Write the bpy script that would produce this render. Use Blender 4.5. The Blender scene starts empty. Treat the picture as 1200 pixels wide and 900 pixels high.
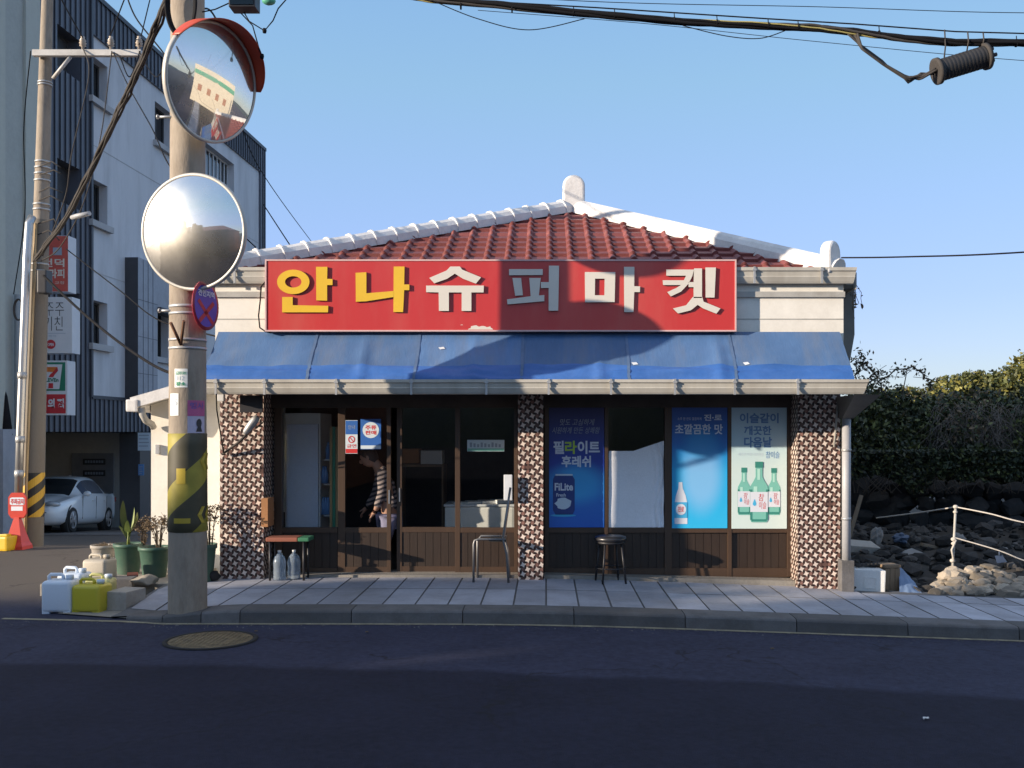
import bpy, bmesh, math, random
from math import sin, cos, pi, radians, sqrt, exp, log, atan2
from mathutils import Vector, Matrix, Quaternion, noise as mnoise

R = random.Random(7)
scene = bpy.context.scene
COL = scene.collection
F, CX, CY, CZ = 1160.0, 640.0, 506.0, 1.72      # focal length in photo pixels, vanishing point, eye height

def X(px, d): return (px - CX) * d / F
def Z(py, d): return CZ + (CY - py) * d / F
def P(px, py, d): return Vector((X(px, d), d, Z(py, d)))

def soft(x): return log(1 + exp(min(30, 2 * x))) / 2 if x < 14 else x
def sm(a, b, x):
    t = max(0., min(1., (x - a) / (b - a))); return t * t * (3 - 2 * t)
def g(x, y):                                     # the lie of the land
    z = -.036 * min(soft(x), 16)
    if y > 14 and x < -1:
        z -= .075 * min(y - 14, 22) * sm(14, 17, y) * sm(-2, -4.5, x)
    return z
def sw(x, y): return g(x, y) + .118 + .003 * (min(y, 11) - 8.88)

# ---------------------------------------------------------------- materials
MATS = {}
def mat(name, col, rough=.7, metal=0., var=.12, scale=5., bump=0., bscale=60., spec=.5, tint=0., dirt=0., dirtcol=(.10, .085, .065),
        dscale=2.5, stretch=None, fine=.06, coat=0., emit=None, trans=0.):
    if name in MATS: return MATS[name]
    m = bpy.data.materials.new(name); m.use_nodes = True
    nt = m.node_tree; N = nt.nodes; L = nt.links
    b = N['Principled BSDF']
    b.inputs['Roughness'].default_value = rough; b.inputs['Metallic'].default_value = metal
    b.inputs['Specular IOR Level'].default_value = spec
    if coat: b.inputs['Coat Weight'].default_value = coat; b.inputs['Coat Roughness'].default_value = .08
    tc = N.new('ShaderNodeTexCoord'); src = tc.outputs['Object']
    if stretch:
        mp = N.new('ShaderNodeMapping'); mp.inputs['Scale'].default_value = stretch; L.new(src, mp.inputs[0]); vsrc = mp.outputs[0]
    else: vsrc = src
    def nz(sc, det=4., rgh=.6, s=None):
        n = N.new('ShaderNodeTexNoise'); n.inputs['Scale'].default_value = sc; n.inputs['Detail'].default_value = det
        n.inputs['Roughness'].default_value = rgh; L.new(s or vsrc, n.inputs['Vector']); return n.outputs['Fac']
    def mth(op, a, c=None, clamp=False):
        n = N.new('ShaderNodeMath'); n.operation = op; n.use_clamp = clamp
        for i, v in enumerate((a, c)):
            if v is None: continue
            if isinstance(v, (int, float)): n.inputs[i].default_value = v
            else: L.new(v, n.inputs[i])
        return n.outputs[0]
    v1 = mth('MULTIPLY', mth('SUBTRACT', nz(scale), .5), var * 4)
    v2 = mth('MULTIPLY', mth('SUBTRACT', nz(scale * 14, 2.), .5), fine * 4)
    f = mth('ADD', mth('ADD', v1, v2), 1.)
    if tint:
        a = N.new('ShaderNodeAttribute'); a.attribute_name = 'tint'
        f = mth('MULTIPLY', f, mth('ADD', mth('MULTIPLY', mth('SUBTRACT', a.outputs['Fac'], .5), 2 * tint), 1.))
    f = mth('MAXIMUM', f, .05)
    vm = N.new('ShaderNodeVectorMath'); vm.operation = 'SCALE'; vm.inputs[0].default_value = col
    L.new(f, vm.inputs['Scale']); out = vm.outputs[0]
    if dirt:
        mx = N.new('ShaderNodeMix'); mx.data_type = 'RGBA'
        d = mth('MULTIPLY', mth('SUBTRACT', nz(dscale, 6., .7), .46), 5., True)
        L.new(mth('MULTIPLY', d, dirt), mx.inputs[0]); L.new(out, mx.inputs[6]); mx.inputs[7].default_value = (*dirtcol, 1)
        out = mx.outputs[2]
    L.new(out, b.inputs['Base Color'])
    if bump:
        bp = N.new('ShaderNodeBump'); bp.inputs['Strength'].default_value = bump; bp.inputs['Distance'].default_value = .01
        L.new(nz(bscale, 5., .65), bp.inputs['Height']); L.new(bp.outputs[0], b.inputs['Normal'])
    if trans: b.inputs['Transmission Weight'].default_value = trans
    if emit: b.inputs['Emission Color'].default_value = (*emit[:3], 1); b.inputs['Emission Strength'].default_value = emit[3]
    m['_'] = 0; del m['_']
    MATS[name] = m; return m

def glass_mat(name, tint=(.86, .9, .88), ior=1.5, rough=.02, refl=1.0):
    m = bpy.data.materials.new(name); m.use_nodes = True; nt = m.node_tree; N = nt.nodes; L = nt.links
    N.remove(N['Principled BSDF']); o = N['Material Output']
    t = N.new('ShaderNodeBsdfTransparent'); t.inputs[0].default_value = (*tint, 1)
    gl = N.new('ShaderNodeBsdfGlossy'); gl.inputs['Roughness'].default_value = rough; gl.inputs[0].default_value = (refl, refl, refl, 1)
    fr = N.new('ShaderNodeFresnel'); ge = N.new('ShaderNodeNewGeometry'); mu = N.new('ShaderNodeMath'); mu.operation = 'MULTIPLY_ADD'; L.new(ge.outputs['Backfacing'], mu.inputs[0]); mu.inputs[1].default_value = 1 / ior - ior; mu.inputs[2].default_value = ior; L.new(mu.outputs[0], fr.inputs[0])
    mx = N.new('ShaderNodeMixShader'); L.new(fr.outputs[0], mx.inputs[0]); L.new(t.outputs[0], mx.inputs[1]); L.new(gl.outputs[0], mx.inputs[2])
    L.new(mx.outputs[0], o.inputs[0]); MATS[name] = m; return m

def grad_mat(name, stops, z0, z1, rough=.45, spot=None):
    """Printed sheet: colours running down the sheet's height, with an optional paler round glow printed on it."""
    m = bpy.data.materials.new(name); m.use_nodes = True; nt = m.node_tree; N = nt.nodes; L = nt.links
    b = N['Principled BSDF']; b.inputs['Roughness'].default_value = rough
    tc = N.new('ShaderNodeTexCoord'); sp = N.new('ShaderNodeSeparateXYZ'); L.new(tc.outputs['Object'], sp.inputs[0])
    mr = N.new('ShaderNodeMapRange'); mr.inputs[1].default_value = z0; mr.inputs[2].default_value = z1; L.new(sp.outputs[2], mr.inputs[0])
    cr = N.new('ShaderNodeValToRGB'); L.new(mr.outputs[0], cr.inputs[0]); e = cr.color_ramp.elements
    while len(e) < len(stops): e.new(.5)
    for i, (p, c) in enumerate(stops): e[i].position = p; e[i].color = (*c, 1)
    out = cr.outputs[0]
    for s in (spot or []):
        (sx, sz, rx, rz, c, st) = s
        mp = N.new('ShaderNodeMapping'); mp.vector_type = 'TEXTURE'; mp.inputs[1].default_value = (sx, 0, sz); mp.inputs[3].default_value = (rx, 1e3, rz)
        L.new(tc.outputs['Object'], mp.inputs[0]); ln = N.new('ShaderNodeVectorMath'); ln.operation = 'LENGTH'; L.new(mp.outputs[0], ln.inputs[0])
        m2 = N.new('ShaderNodeMapRange'); m2.interpolation_type = 'SMOOTHSTEP'; m2.inputs[1].default_value = 1; m2.inputs[2].default_value = .35; m2.inputs[4].default_value = st
        L.new(ln.outputs['Value'], m2.inputs[0]); mx = N.new('ShaderNodeMix'); mx.data_type = 'RGBA'
        L.new(m2.outputs[0], mx.inputs[0]); L.new(out, mx.inputs[6]); mx.inputs[7].default_value = (*c, 1); out = mx.outputs[2]
    L.new(out, b.inputs['Base Color']); MATS[name] = m; return m

M = MATS
# ---------------------------------------------------------------- mesh builder
class MB:
    def __init__(s): s.v = []; s.f = []; s.m = []; s.t = []; s.mi = 0; s.ti = .5; s.sm = False; s.s = []
    def vert(s, p): s.v.append(tuple(p)); return len(s.v) - 1
    def face(s, ids): s.f.append(tuple(ids)); s.m.append(s.mi); s.t.append(s.ti); s.s.append(s.sm)
    def quad(s, a, b, c, d): s.face([s.vert(p) for p in (a, b, c, d)])
    def poly(s, pts): s.face([s.vert(p) for p in pts])
    def box(s, x0, x1, y0, y1, z0, z1, M4=None, ch=0., seg=2):
        """Box, corners chamfered by ch when given."""
        if ch > 0:
            bm = bmesh.new(); bmesh.ops.create_cube(bm, size=1)
            for v in bm.verts: v.co = Vector(((x0 + x1) / 2 + v.co.x * (x1 - x0), (y0 + y1) / 2 + v.co.y * (y1 - y0), (z0 + z1) / 2 + v.co.z * (z1 - z0)))
            bmesh.ops.bevel(bm, geom=bm.edges[:], offset=ch, segments=seg, affect='EDGES', profile=.7 if seg < 3 else .5)
            s.frombm(bm, M4); return
        c = [Vector((x, y, z)) for z in (z0, z1) for y in (y0, y1) for x in (x0, x1)]
        if M4: c = [M4 @ p for p in c]
        i = [s.vert(p) for p in c]
        for q in ((0, 2, 3, 1), (4, 5, 7, 6), (0, 1, 5, 4), (2, 6, 7, 3), (0, 4, 6, 2), (1, 3, 7, 5)): s.face([i[k] for k in q])
    def frombm(s, bm, M4=None):
        bm.verts.index_update(); off = len(s.v)
        for v in bm.verts: s.vert(M4 @ v.co if M4 else v.co)
        for f in bm.faces: s.face([off + v.index for v in f.verts])
        bm.free()
    def tube(s, pts, r, n=8, cap=True):
        pts = [Vector(p) for p in pts]; k = len(pts); rr = r if isinstance(r, (list, tuple)) else [r] * k
        old = s.sm; s.sm = True; rings = []; up = None
        for i, p in enumerate(pts):
            t = (pts[min(i + 1, k - 1)] - pts[max(i - 1, 0)]).normalized()
            if up is None: up = Vector((0, 0, 1)) if abs(t.z) < .9 else Vector((1, 0, 0))
            a = (up - t * up.dot(t)).normalized(); up = a; b = t.cross(a)
            rings.append([s.vert(p + (a * cos(2 * pi * j / n) + b * sin(2 * pi * j / n)) * rr[i]) for j in range(n)])
        for i in range(k - 1):
            for j in range(n):
                s.face([rings[i][j], rings[i][(j + 1) % n], rings[i + 1][(j + 1) % n], rings[i + 1][j]])
        s.sm = old
        if cap: s.face(rings[0][::-1]); s.face(rings[-1])
    def lathe(s, prof, c=(0, 0, 0), n=24, M4=None, a0=0., a1=2 * pi, cap=True):
        c = Vector(c); old = s.sm; s.sm = True; full = abs(a1 - a0 - 2 * pi) < 1e-6; m = n if full else n + 1; rings = []
        for (r, z) in prof:
            ring = []
            for j in range(m):
                a = a0 + (a1 - a0) * j / n; p = Vector((r * cos(a), r * sin(a), z)); ring.append(s.vert((M4 @ p if M4 else p) + c))
            rings.append(ring)
        for i in range(len(prof) - 1):
            for j in range(n):
                k = (j + 1) % m; s.face([rings[i][j], rings[i][k], rings[i + 1][k], rings[i + 1][j]])
        s.sm = old
        if cap and full:
            if prof[0][0] > 1e-4: s.face(rings[0][::-1])
            if prof[-1][0] > 1e-4: s.face(rings[-1])
    def extr(s, pts, vec):
        """Prism: a planar outline pushed along vec."""
        vec = Vector(vec); a = [s.vert(p) for p in pts]; b = [s.vert(Vector(p) + vec) for p in pts]; n = len(pts)
        s.face(a[::-1]); s.face(b)
        for i in range(n): s.face([a[i], a[(i + 1) % n], b[(i + 1) % n], b[i]])
    def ring(s, outer, inner, vec):
        """Prism with a hole: two outlines of equal length."""
        vec = Vector(vec); n = len(outer); A = [s.vert(p) for p in outer]; B = [s.vert(p) for p in inner]
        C = [s.vert(Vector(p) + vec) for p in outer]; D = [s.vert(Vector(p) + vec) for p in inner]
        for i in range(n):
            j = (i + 1) % n
            s.face([A[i], A[j], B[j], B[i]]); s.face([C[i], D[i], D[j], C[j]]); s.face([A[i], C[i], C[j], A[j]]); s.face([B[i], B[j], D[j], D[i]])
    def sphere(s, c, r, sc=(1, 1, 1), n=2, rot=None):
        bm = bmesh.new(); bmesh.ops.create_icosphere(bm, subdivisions=n, radius=r); old = s.sm; s.sm = True
        for v in bm.verts:
            p = Vector((v.co.x * sc[0], v.co.y * sc[1], v.co.z * sc[2])); v.co = (rot @ p if rot else p) + Vector(c)
        s.frombm(bm); s.sm = old
    def grid(s, fn, nu, nv):
        ids = [[s.vert(fn(i / nu, j / nv)) for j in range(nv + 1)] for i in range(nu + 1)]
        for i in range(nu):
            for j in range(nv): s.face([ids[i][j], ids[i + 1][j], ids[i + 1][j + 1], ids[i][j + 1]])
    def build(s, name, mats, parent=None, origin=None, recalc=True):
        if not isinstance(mats, (list, tuple)): mats = [mats]
        me = bpy.data.meshes.new(name); o = bpy.data.objects.new(name, me); COL.objects.link(o)
        base = OR[parent.name] if parent else Vector(origin if origin is not None else (0, 0, 0))
        me.from_pydata([Vector(p) - base for p in s.v], [], s.f)
        for q in mats: me.materials.append(q)
        me.polygons.foreach_set('material_index', s.m); me.polygons.foreach_set('use_smooth', s.s)
        at = me.attributes.new('tint', 'FLOAT', 'FACE'); at.data.foreach_set('value', s.t)
        if recalc and len(s.f) < 60000:
            bm = bmesh.new(); bm.from_mesh(me); bmesh.ops.recalc_face_normals(bm, faces=bm.faces[:]); bm.to_mesh(me); bm.free()
        me.update()
        if parent: o.parent = parent
        else: o.location = base
        OR[o.name] = base
        return o
OR = {}
def tag(o, label=None, cat=None, group=None, kind=None):
    for k, v in (('label', label), ('category', cat), ('group', group), ('kind', kind)):
        if v: o[k] = v
    return o
def thing(name, loc, label, cat, group=None):
    o = bpy.data.objects.new(name, None); COL.objects.link(o); o.location = loc; o.empty_display_size = .2
    OR[o.name] = Vector(loc); tag(o, label, cat, group); return o
def copy_tree(o, parent=None):
    c = o.copy(); COL.objects.link(c); OR[c.name] = OR[o.name]
    if parent: c.parent = parent
    for ch in [k for k in o.children]: copy_tree(ch, c)
    return c
def rotm(loc, ax=0., ay=0., az=0.):
    return Matrix.Translation(Vector(loc)) @ Matrix.Rotation(az, 4, 'Z') @ Matrix.Rotation(ay, 4, 'Y') @ Matrix.Rotation(ax, 4, 'X')
def frame_to(n, up=(0, 0, 1)):
    """Rotation that turns local +Z to n with local Y as near up as it can be."""
    z = Vector(n).normalized(); x = Vector(up).cross(z).normalized(); y = z.cross(x)
    return Matrix(((x.x, y.x, z.x), (x.y, y.y, z.y), (x.z, y.z, z.z)))

_TX = {}
def text_mesh(body, bold=0., shear=0.):
    k = (body, bold, shear)
    if k in _TX: return _TX[k]
    c = bpy.data.curves.new('lettering', 'FONT'); c.body = body; c.offset = bold; c.shear = shear; c.resolution_u = 4
    o = bpy.data.objects.new('lettering', c); COL.objects.link(o)
    dg = bpy.context.evaluated_depsgraph_get(); me = bpy.data.meshes.new_from_object(o.evaluated_get(dg))
    vs = [v.co.copy() for v in me.vertices]; fs = [tuple(p.vertices) for p in me.polygons]
    bpy.data.objects.remove(o); bpy.data.curves.remove(c); bpy.data.meshes.remove(me)
    xs = [v.x for v in vs]; ys = [v.y for v in vs]
    _TX[k] = (vs, fs, min(xs), max(xs), min(ys), max(ys)); return _TX[k]
def add_text(mb, body, fn, x0, x1, y0, y1, bold=.02, shear=0.):
    """Writing stretched into the rectangle x0..x1, y0..y1 of a sheet; fn maps sheet coordinates to a point."""
    vs, fs, a, b, c, d = text_mesh(body, bold, shear); off = len(mb.v)
    for v in vs: mb.vert(fn(x0 + (v.x - a) / (b - a) * (x1 - x0), y0 + (v.y - c) / (d - c) * (y1 - y0)))
    for f in fs: mb.face([off + i for i in f])

def leaf(mb, p, s, rng, asp=.5, flat=0.):
    a = Vector((rng.gauss(0, 1), rng.gauss(0, 1), rng.gauss(0, 1) * (1 - flat))).normalized()
    b = a.cross(Vector((rng.gauss(0, 1), rng.gauss(0, 1), rng.gauss(0, 1)))).normalized() * s * asp
    a *= s; mb.poly((p - a, p + b, p + a, p - b))
def foliage(mb, blobs, n, s, rng, mats=2, shell=.55):
    w = [b[3] * b[4] * b[5] for b in blobs]
    for _ in range(n):
        cx, cy, cz, rx, ry, rz = rng.choices(blobs, w)[0]
        d = Vector((rng.gauss(0, 1), rng.gauss(0, 1), rng.gauss(0, 1))).normalized() * (shell + (1 - shell) * rng.random()) * rng.choice((1, 1, 1, .9, 1.12))
        p = Vector((cx + d.x * rx, cy + d.y * ry, cz + d.z * rz))
        k = mnoise.noise(p * 1.7) + mnoise.noise(p * .6)
        if k < -.25 and rng.random() < .75: continue
        mb.mi = rng.randrange(mats); mb.ti = max(0, min(1, .5 + .35 * k + rng.uniform(-.25, .25)))
        leaf(mb, p, s * rng.uniform(.6, 1.3), rng)
# ---------------------------------------------------------------- materials in use
mat('concrete', (.36, .335, .30), .85, var=.16, scale=3, bump=.35, bscale=35, dirt=.35, dirtcol=(.16, .13, .10), dscale=4)
mat('pole_concrete', (.30, .255, .205), .88, var=.16, scale=2.2, bump=.5, bscale=45, dirt=.55, dirtcol=(.15, .115, .085), dscale=5, stretch=(1, 1, .35))
mat('kerb_stone', (.125, .122, .125), .9, var=.18, scale=4, bump=.5, bscale=50, dirt=.5, dirtcol=(.07, .065, .06), dscale=5, tint=.3)
mat('slab', (.335, .345, .395), .85, var=.14, scale=2.5, bump=.4, bscale=60, tint=.22, dirt=.35, dirtcol=(.14, .13, .12), dscale=2)
mat('joint', (.12, .12, .125), .95, var=.2, bump=.3)
mat('step_concrete', (.27, .25, .22), .9, var=.2, scale=4, bump=.5, bscale=40, dirt=.5, dscale=4)
mat('yellow_paint', (.27, .245, .17), .8, var=.25, scale=6, bump=.3, dirt=.85, dirtcol=(.12, .11, .09), dscale=7)
mat('white_road_paint', (.35, .35, .36), .8, var=.2, scale=5, dirt=.6, dirtcol=(.08, .08, .08), dscale=6)
mat('cream_wall', (.76, .73, .66), .75, var=.05, scale=3, bump=.15, bscale=50, dirt=.28, dirtcol=(.42, .38, .31), dscale=1.6, fine=.02)
mat('trim_paint', (.40, .39, .36), .55, var=.08, scale=5, dirt=.45, dirtcol=(.22, .2, .17), dscale=4)
mat('gutter_paint', (.46, .44, .39), .5, var=.07, scale=4, dirt=.4, dirtcol=(.25, .22, .18), dscale=3.5, stretch=(1, 1, .3))
mat('gutter_dark', (.17, .165, .15), .6, var=.15, scale=6, dirt=.4)
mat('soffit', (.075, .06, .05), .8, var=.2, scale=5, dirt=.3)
mat('roof_red', (.20, .050, .045), .55, var=.14, scale=3.5, bump=.5, bscale=160, fine=.12, dirt=.35, dirtcol=(.16, .045, .045), dscale=2.2, tint=.15)
mat('roof_white', (.66, .65, .64), .6, var=.08, scale=4, bump=.4, bscale=25, dirt=.4, dirtcol=(.40, .39, .38), dscale=5)
mat('tile_white', (.66, .56, .49), .4, var=.06, scale=8, tint=.22, dirt=.25, dirtcol=(.4, .33, .27), dscale=2)
mat('tile_dark', (.022, .011, .010), .4, var=.2, scale=8, tint=.7)
mat('tile_red', (.18, .092, .073), .5, var=.2, scale=8, tint=.5)
mat('grout', (.11, .062, .052), .95, var=.25, scale=4)
mat('sign_red', (.50, .035, .035), .38, var=.05, scale=1.2, dirt=.32, dirtcol=(.52, .14, .11), dscale=1.1, stretch=(1, 1, .25), fine=.01)
mat('sign_edge', (.62, .42, .40), .45, var=.08)
mat('letter_yellow', (.72, .45, .03), .45, var=.05, fine=.02)
mat('letter_white', (.66, .62, .55), .45, var=.05, fine=.02, dirt=.2, dirtcol=(.45, .4, .33))
mat('letter_side', (.16, .06, .04), .6)
mat('brown_frame', (.062, .036, .022), .45, var=.15, scale=5, bump=.1, bscale=60, stretch=(1, 1, .15), dirt=.3, dirtcol=(.05, .032, .02))
mat('brown_panel', (.030, .018, .012), .5, var=.25, scale=8, bump=.15, bscale=60, stretch=(1, 1, .1), dirt=.35, dirtcol=(.035, .025, .018))
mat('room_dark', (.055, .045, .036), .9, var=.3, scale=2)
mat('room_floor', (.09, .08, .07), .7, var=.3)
mat('black_rubber', (.018, .018, .02), .6, var=.2)
mat('black_metal', (.03, .03, .034), .45, metal=.3, var=.2)
mat('steel', (.52, .53, .54), .35, metal=.85, var=.1, dirt=.3, dirtcol=(.3, .27, .22))
mat('galvanised', (.42, .43, .44), .5, metal=.5, var=.15, scale=8, dirt=.3, dirtcol=(.28, .25, .21))
mat('rust', (.16, .075, .04), .85, var=.3, scale=12, bump=.5)
mat('pipe_grey', (.36, .37, .39), .5, var=.06, dirt=.25)
mat('white_plastic', (.68, .70, .72), .4, var=.04, dirt=.15, fine=.02)
mat('styrofoam', (.72, .72, .70), .85, var=.04, bump=.3, bscale=120, dirt=.3, dirtcol=(.45, .43, .4))
mat('old_wood', (.23, .16, .10), .85, var=.25, scale=6, bump=.4, stretch=(1, 1, .2))
mat('cardboard', (.36, .17, .07), .85, var=.12)
mat('cable', (.010, .010, .012), .8, var=.2, spec=.15)
mat('cable_grey', (.06, .055, .052), .8, var=.2, spec=.2)
mat('cable_yellow', (.38, .33, .12), .6)
mat('white_paper', (.68, .68, .67), .7, var=.05)
mat('white_cloth', (.70, .70, .70), .85, var=.05, bump=.2)
mat('dark_rock', (.019, .0185, .019), .95, var=.4, scale=3, bump=.9, bscale=14, tint=.7)
mat('rubble_mix', (.042, .039, .037), .95, var=.45, scale=4, bump=.8, bscale=18, tint=.9)
mat('pale_stone', (.27, .235, .19), .9, var=.25, scale=6, bump=.7, bscale=22, tint=.5, dirt=.4, dirtcol=(.17, .13, .09), dscale=6)
mat('soil', (.032, .027, .022), .95, var=.35, scale=3, bump=.8, bscale=12)
mat('leaf_dark', (.026, .037, .015), .6, var=.35, scale=1.2, tint=.8)
mat('leaf_olive', (.075, .085, .022), .6, var=.3, scale=1.2, tint=.8)
mat('leaf_yellow', (.16, .15, .035), .6, var=.3, tint=.6)
mat('leaf_bright', (.15, .19, .04), .5, var=.2, tint=.5)
mat('leaf_dead', (.15, .105, .06), .8, var=.3, tint=.6)
mat('bark', (.085, .065, .05), .9, var=.3, scale=9, bump=.8, bscale=25)
mat('pot_green', (.045, .105, .075), .55, var=.1, dirt=.4, dirtcol=(.12, .12, .09))
mat('orange_paint', (.55, .10, .03), .4, var=.08)
mat('hood_red', (.40, .035, .035), .45, var=.1)
mat('sticker_white', (.66, .68, .66), .5, var=.05)
mat('sticker_green', (.03, .26, .14), .5)
mat('ink', (.03, .03, .035), .6)
glass_mat('shop_glass', tint=(.90, .92, .91), rough=.015)
glass_mat('dark_glass', tint=(.30, .33, .36), rough=.03)

def road_mat():
    m = mat('asphalt', (.0215, .0232, .043), .92, var=.2, scale=1.3, bump=.8, bscale=120, fine=.24, spec=.25)
    nt = m.node_tree; N = nt.nodes; L = nt.links; b = N['Principled BSDF']; lk = b.inputs['Base Color'].links[0]; src = lk.from_socket
    tc = N.new('ShaderNodeTexCoord'); sp = N.new('ShaderNodeSeparateXYZ'); L.new(tc.outputs['Object'], sp.inputs[0])
    nz = N.new('ShaderNodeTexNoise'); nz.inputs['Scale'].default_value = 1.1; nz.inputs['Detail'].default_value = 5; L.new(tc.outputs['Object'], nz.inputs['Vector'])
    def mth(op, a, c, clamp=False):
        n = N.new('ShaderNodeMath'); n.operation = op; n.use_clamp = clamp
        for i, v in enumerate((a, c)):
            if isinstance(v, (int, float)): n.inputs[i].default_value = v
            else: L.new(v, n.inputs[i])
        return n.outputs[0]
    # older, paler strip of asphalt beside the kerb: a seam runs along y = 7.0 - .06 x
    e = mth('ADD', sp.outputs[1], mth('MULTIPLY', sp.outputs[0], .075))
    e = mth('ADD', e, mth('MULTIPLY', mth('SUBTRACT', nz.outputs['Fac'], .5), .28))
    k = mth('MULTIPLY', mth('SUBTRACT', e, 7.02), 9., True)
    mx = N.new('ShaderNodeMix'); mx.data_type = 'RGBA'; mx.blend_type = 'MULTIPLY'; mx.inputs[0].default_value = 1
    c = N.new('ShaderNodeMix'); c.data_type = 'RGBA'; L.new(k, c.inputs[0]); c.inputs[6].default_value = (.72, .72, .75, 1); c.inputs[7].default_value = (1.55, 1.55, 1.48, 1)
    L.new(src, mx.inputs[6]); L.new(c.outputs[2], mx.inputs[7])
    # the side street beyond is blended towards a paler brown
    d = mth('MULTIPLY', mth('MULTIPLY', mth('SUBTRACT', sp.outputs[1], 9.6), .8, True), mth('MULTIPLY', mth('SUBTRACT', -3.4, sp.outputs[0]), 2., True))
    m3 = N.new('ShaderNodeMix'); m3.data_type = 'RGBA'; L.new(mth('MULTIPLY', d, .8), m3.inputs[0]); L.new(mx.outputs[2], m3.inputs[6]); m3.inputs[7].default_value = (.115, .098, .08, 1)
    # hairline cracks and oil spots
    wp = N.new('ShaderNodeVectorMath'); wp.operation = 'ADD'; ns = N.new('ShaderNodeTexNoise'); ns.inputs['Scale'].default_value = 2.2; ns.inputs['Detail'].default_value = 6; L.new(tc.outputs['Object'], ns.inputs['Vector'])
    sc = N.new('ShaderNodeVectorMath'); sc.operation = 'SCALE'; sc.inputs['Scale'].default_value = .9; L.new(ns.outputs['Color'], sc.inputs[0]); L.new(tc.outputs['Object'], wp.inputs[0]); L.new(sc.outputs[0], wp.inputs[1])
    vo = N.new('ShaderNodeTexVoronoi'); vo.feature = 'DISTANCE_TO_EDGE'; vo.inputs['Scale'].default_value = .42; L.new(wp.outputs[0], vo.inputs['Vector'])
    ck = mth('MULTIPLY', mth('SUBTRACT', 1., mth('MULTIPLY', vo.outputs['Distance'], 110.), True), mth('MULTIPLY', mth('SUBTRACT', nz.outputs['Fac'], .47), 9., True), True)
    n2 = N.new('ShaderNodeTexNoise'); n2.inputs['Scale'].default_value = .9; n2.inputs['Detail'].default_value = 7; n2.inputs['Roughness'].default_value = .75; L.new(wp.outputs[0], n2.inputs['Vector'])
    oil = mth('MULTIPLY', mth('MULTIPLY', mth('SUBTRACT', n2.outputs['Fac'], .60), 8., True), .4)
    m4 = N.new('ShaderNodeMix'); m4.data_type = 'RGBA'; L.new(mth('MAXIMUM', mth('MULTIPLY', ck, .8), oil), m4.inputs[0]); L.new(m3.outputs[2], m4.inputs[6]); m4.inputs[7].default_value = (.012, .012, .014, 1)
    L.new(m4.outputs[2], b.inputs['Base Color'])
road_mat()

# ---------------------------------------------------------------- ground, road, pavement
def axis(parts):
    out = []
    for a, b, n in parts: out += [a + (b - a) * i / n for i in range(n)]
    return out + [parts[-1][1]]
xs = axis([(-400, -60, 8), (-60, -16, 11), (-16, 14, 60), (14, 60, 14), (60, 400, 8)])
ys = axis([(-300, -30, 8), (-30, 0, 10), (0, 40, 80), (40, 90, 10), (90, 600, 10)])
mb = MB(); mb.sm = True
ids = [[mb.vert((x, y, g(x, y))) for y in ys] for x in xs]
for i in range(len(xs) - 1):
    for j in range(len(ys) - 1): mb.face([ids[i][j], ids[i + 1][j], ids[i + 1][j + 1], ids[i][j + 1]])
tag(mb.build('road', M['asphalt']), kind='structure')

def patch(name, m, x0, x1, y0, y1, dz, nx=40, ny=6, fn=None, fz=g):
    mb = MB(); mb.sm = True
    def f(u, v):
        x = x0 + (x1 - x0) * u; y = y0 + (y1 - y0) * v
        if fn: x, y = fn(x, y, u, v)
        return (x, y, fz(x, y) + dz)
    mb.grid(f, nx, ny); return tag(mb.build(name, m), kind='structure')
patch('dirt_ground', M['soil'], 3.1, 45, 10.56, 70, .03, 60, 50)

KX = axis([(-3.85, -2.75, 12), (-2.75, 45, 120)])
def kerb_y(x): return 8.88 + (0.0 if x > -3.5 else .5 * (-3.5 - x))
def kerb_h(x): return .118 * (.25 + .75 * sm(-4.0, -2.75, x))
mb = MB(); x = -3.85; step = 1.0; j = [-3.85, -3.45, -3.1, -2.75] + [-2.75 + k for k in range(1, 46)]
for a, b in zip(j[:-1], j[1:]):
    mb.ti = R.random(); n = 4
    for i in range(n):
        s0 = a + .004 + (b - a - .008) * i / n; s1 = a + .004 + (b - a - .008) * (i + 1) / n
        pr = []
        for s in (s0, s1):
            y0 = kerb_y(s); h = kerb_h(s); zg = g(s, y0); W = .30
            pr.append([(s, y0, zg - .08), (s, y0 + .012, zg + h - .022), (s, y0 + .022, zg + h - .008), (s, y0 + .042, zg + h), (s, y0 + W, zg + h + .004), (s, y0 + W, zg - .08)])
        for k in range(5): mb.quad(pr[0][k], pr[1][k], pr[1][k + 1], pr[0][k + 1])
        if i == 0: mb.poly(pr[0])
        if i == n - 1: mb.poly(pr[1])
tag(mb.build('kerb', M['kerb_stone']), kind='structure')

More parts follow.
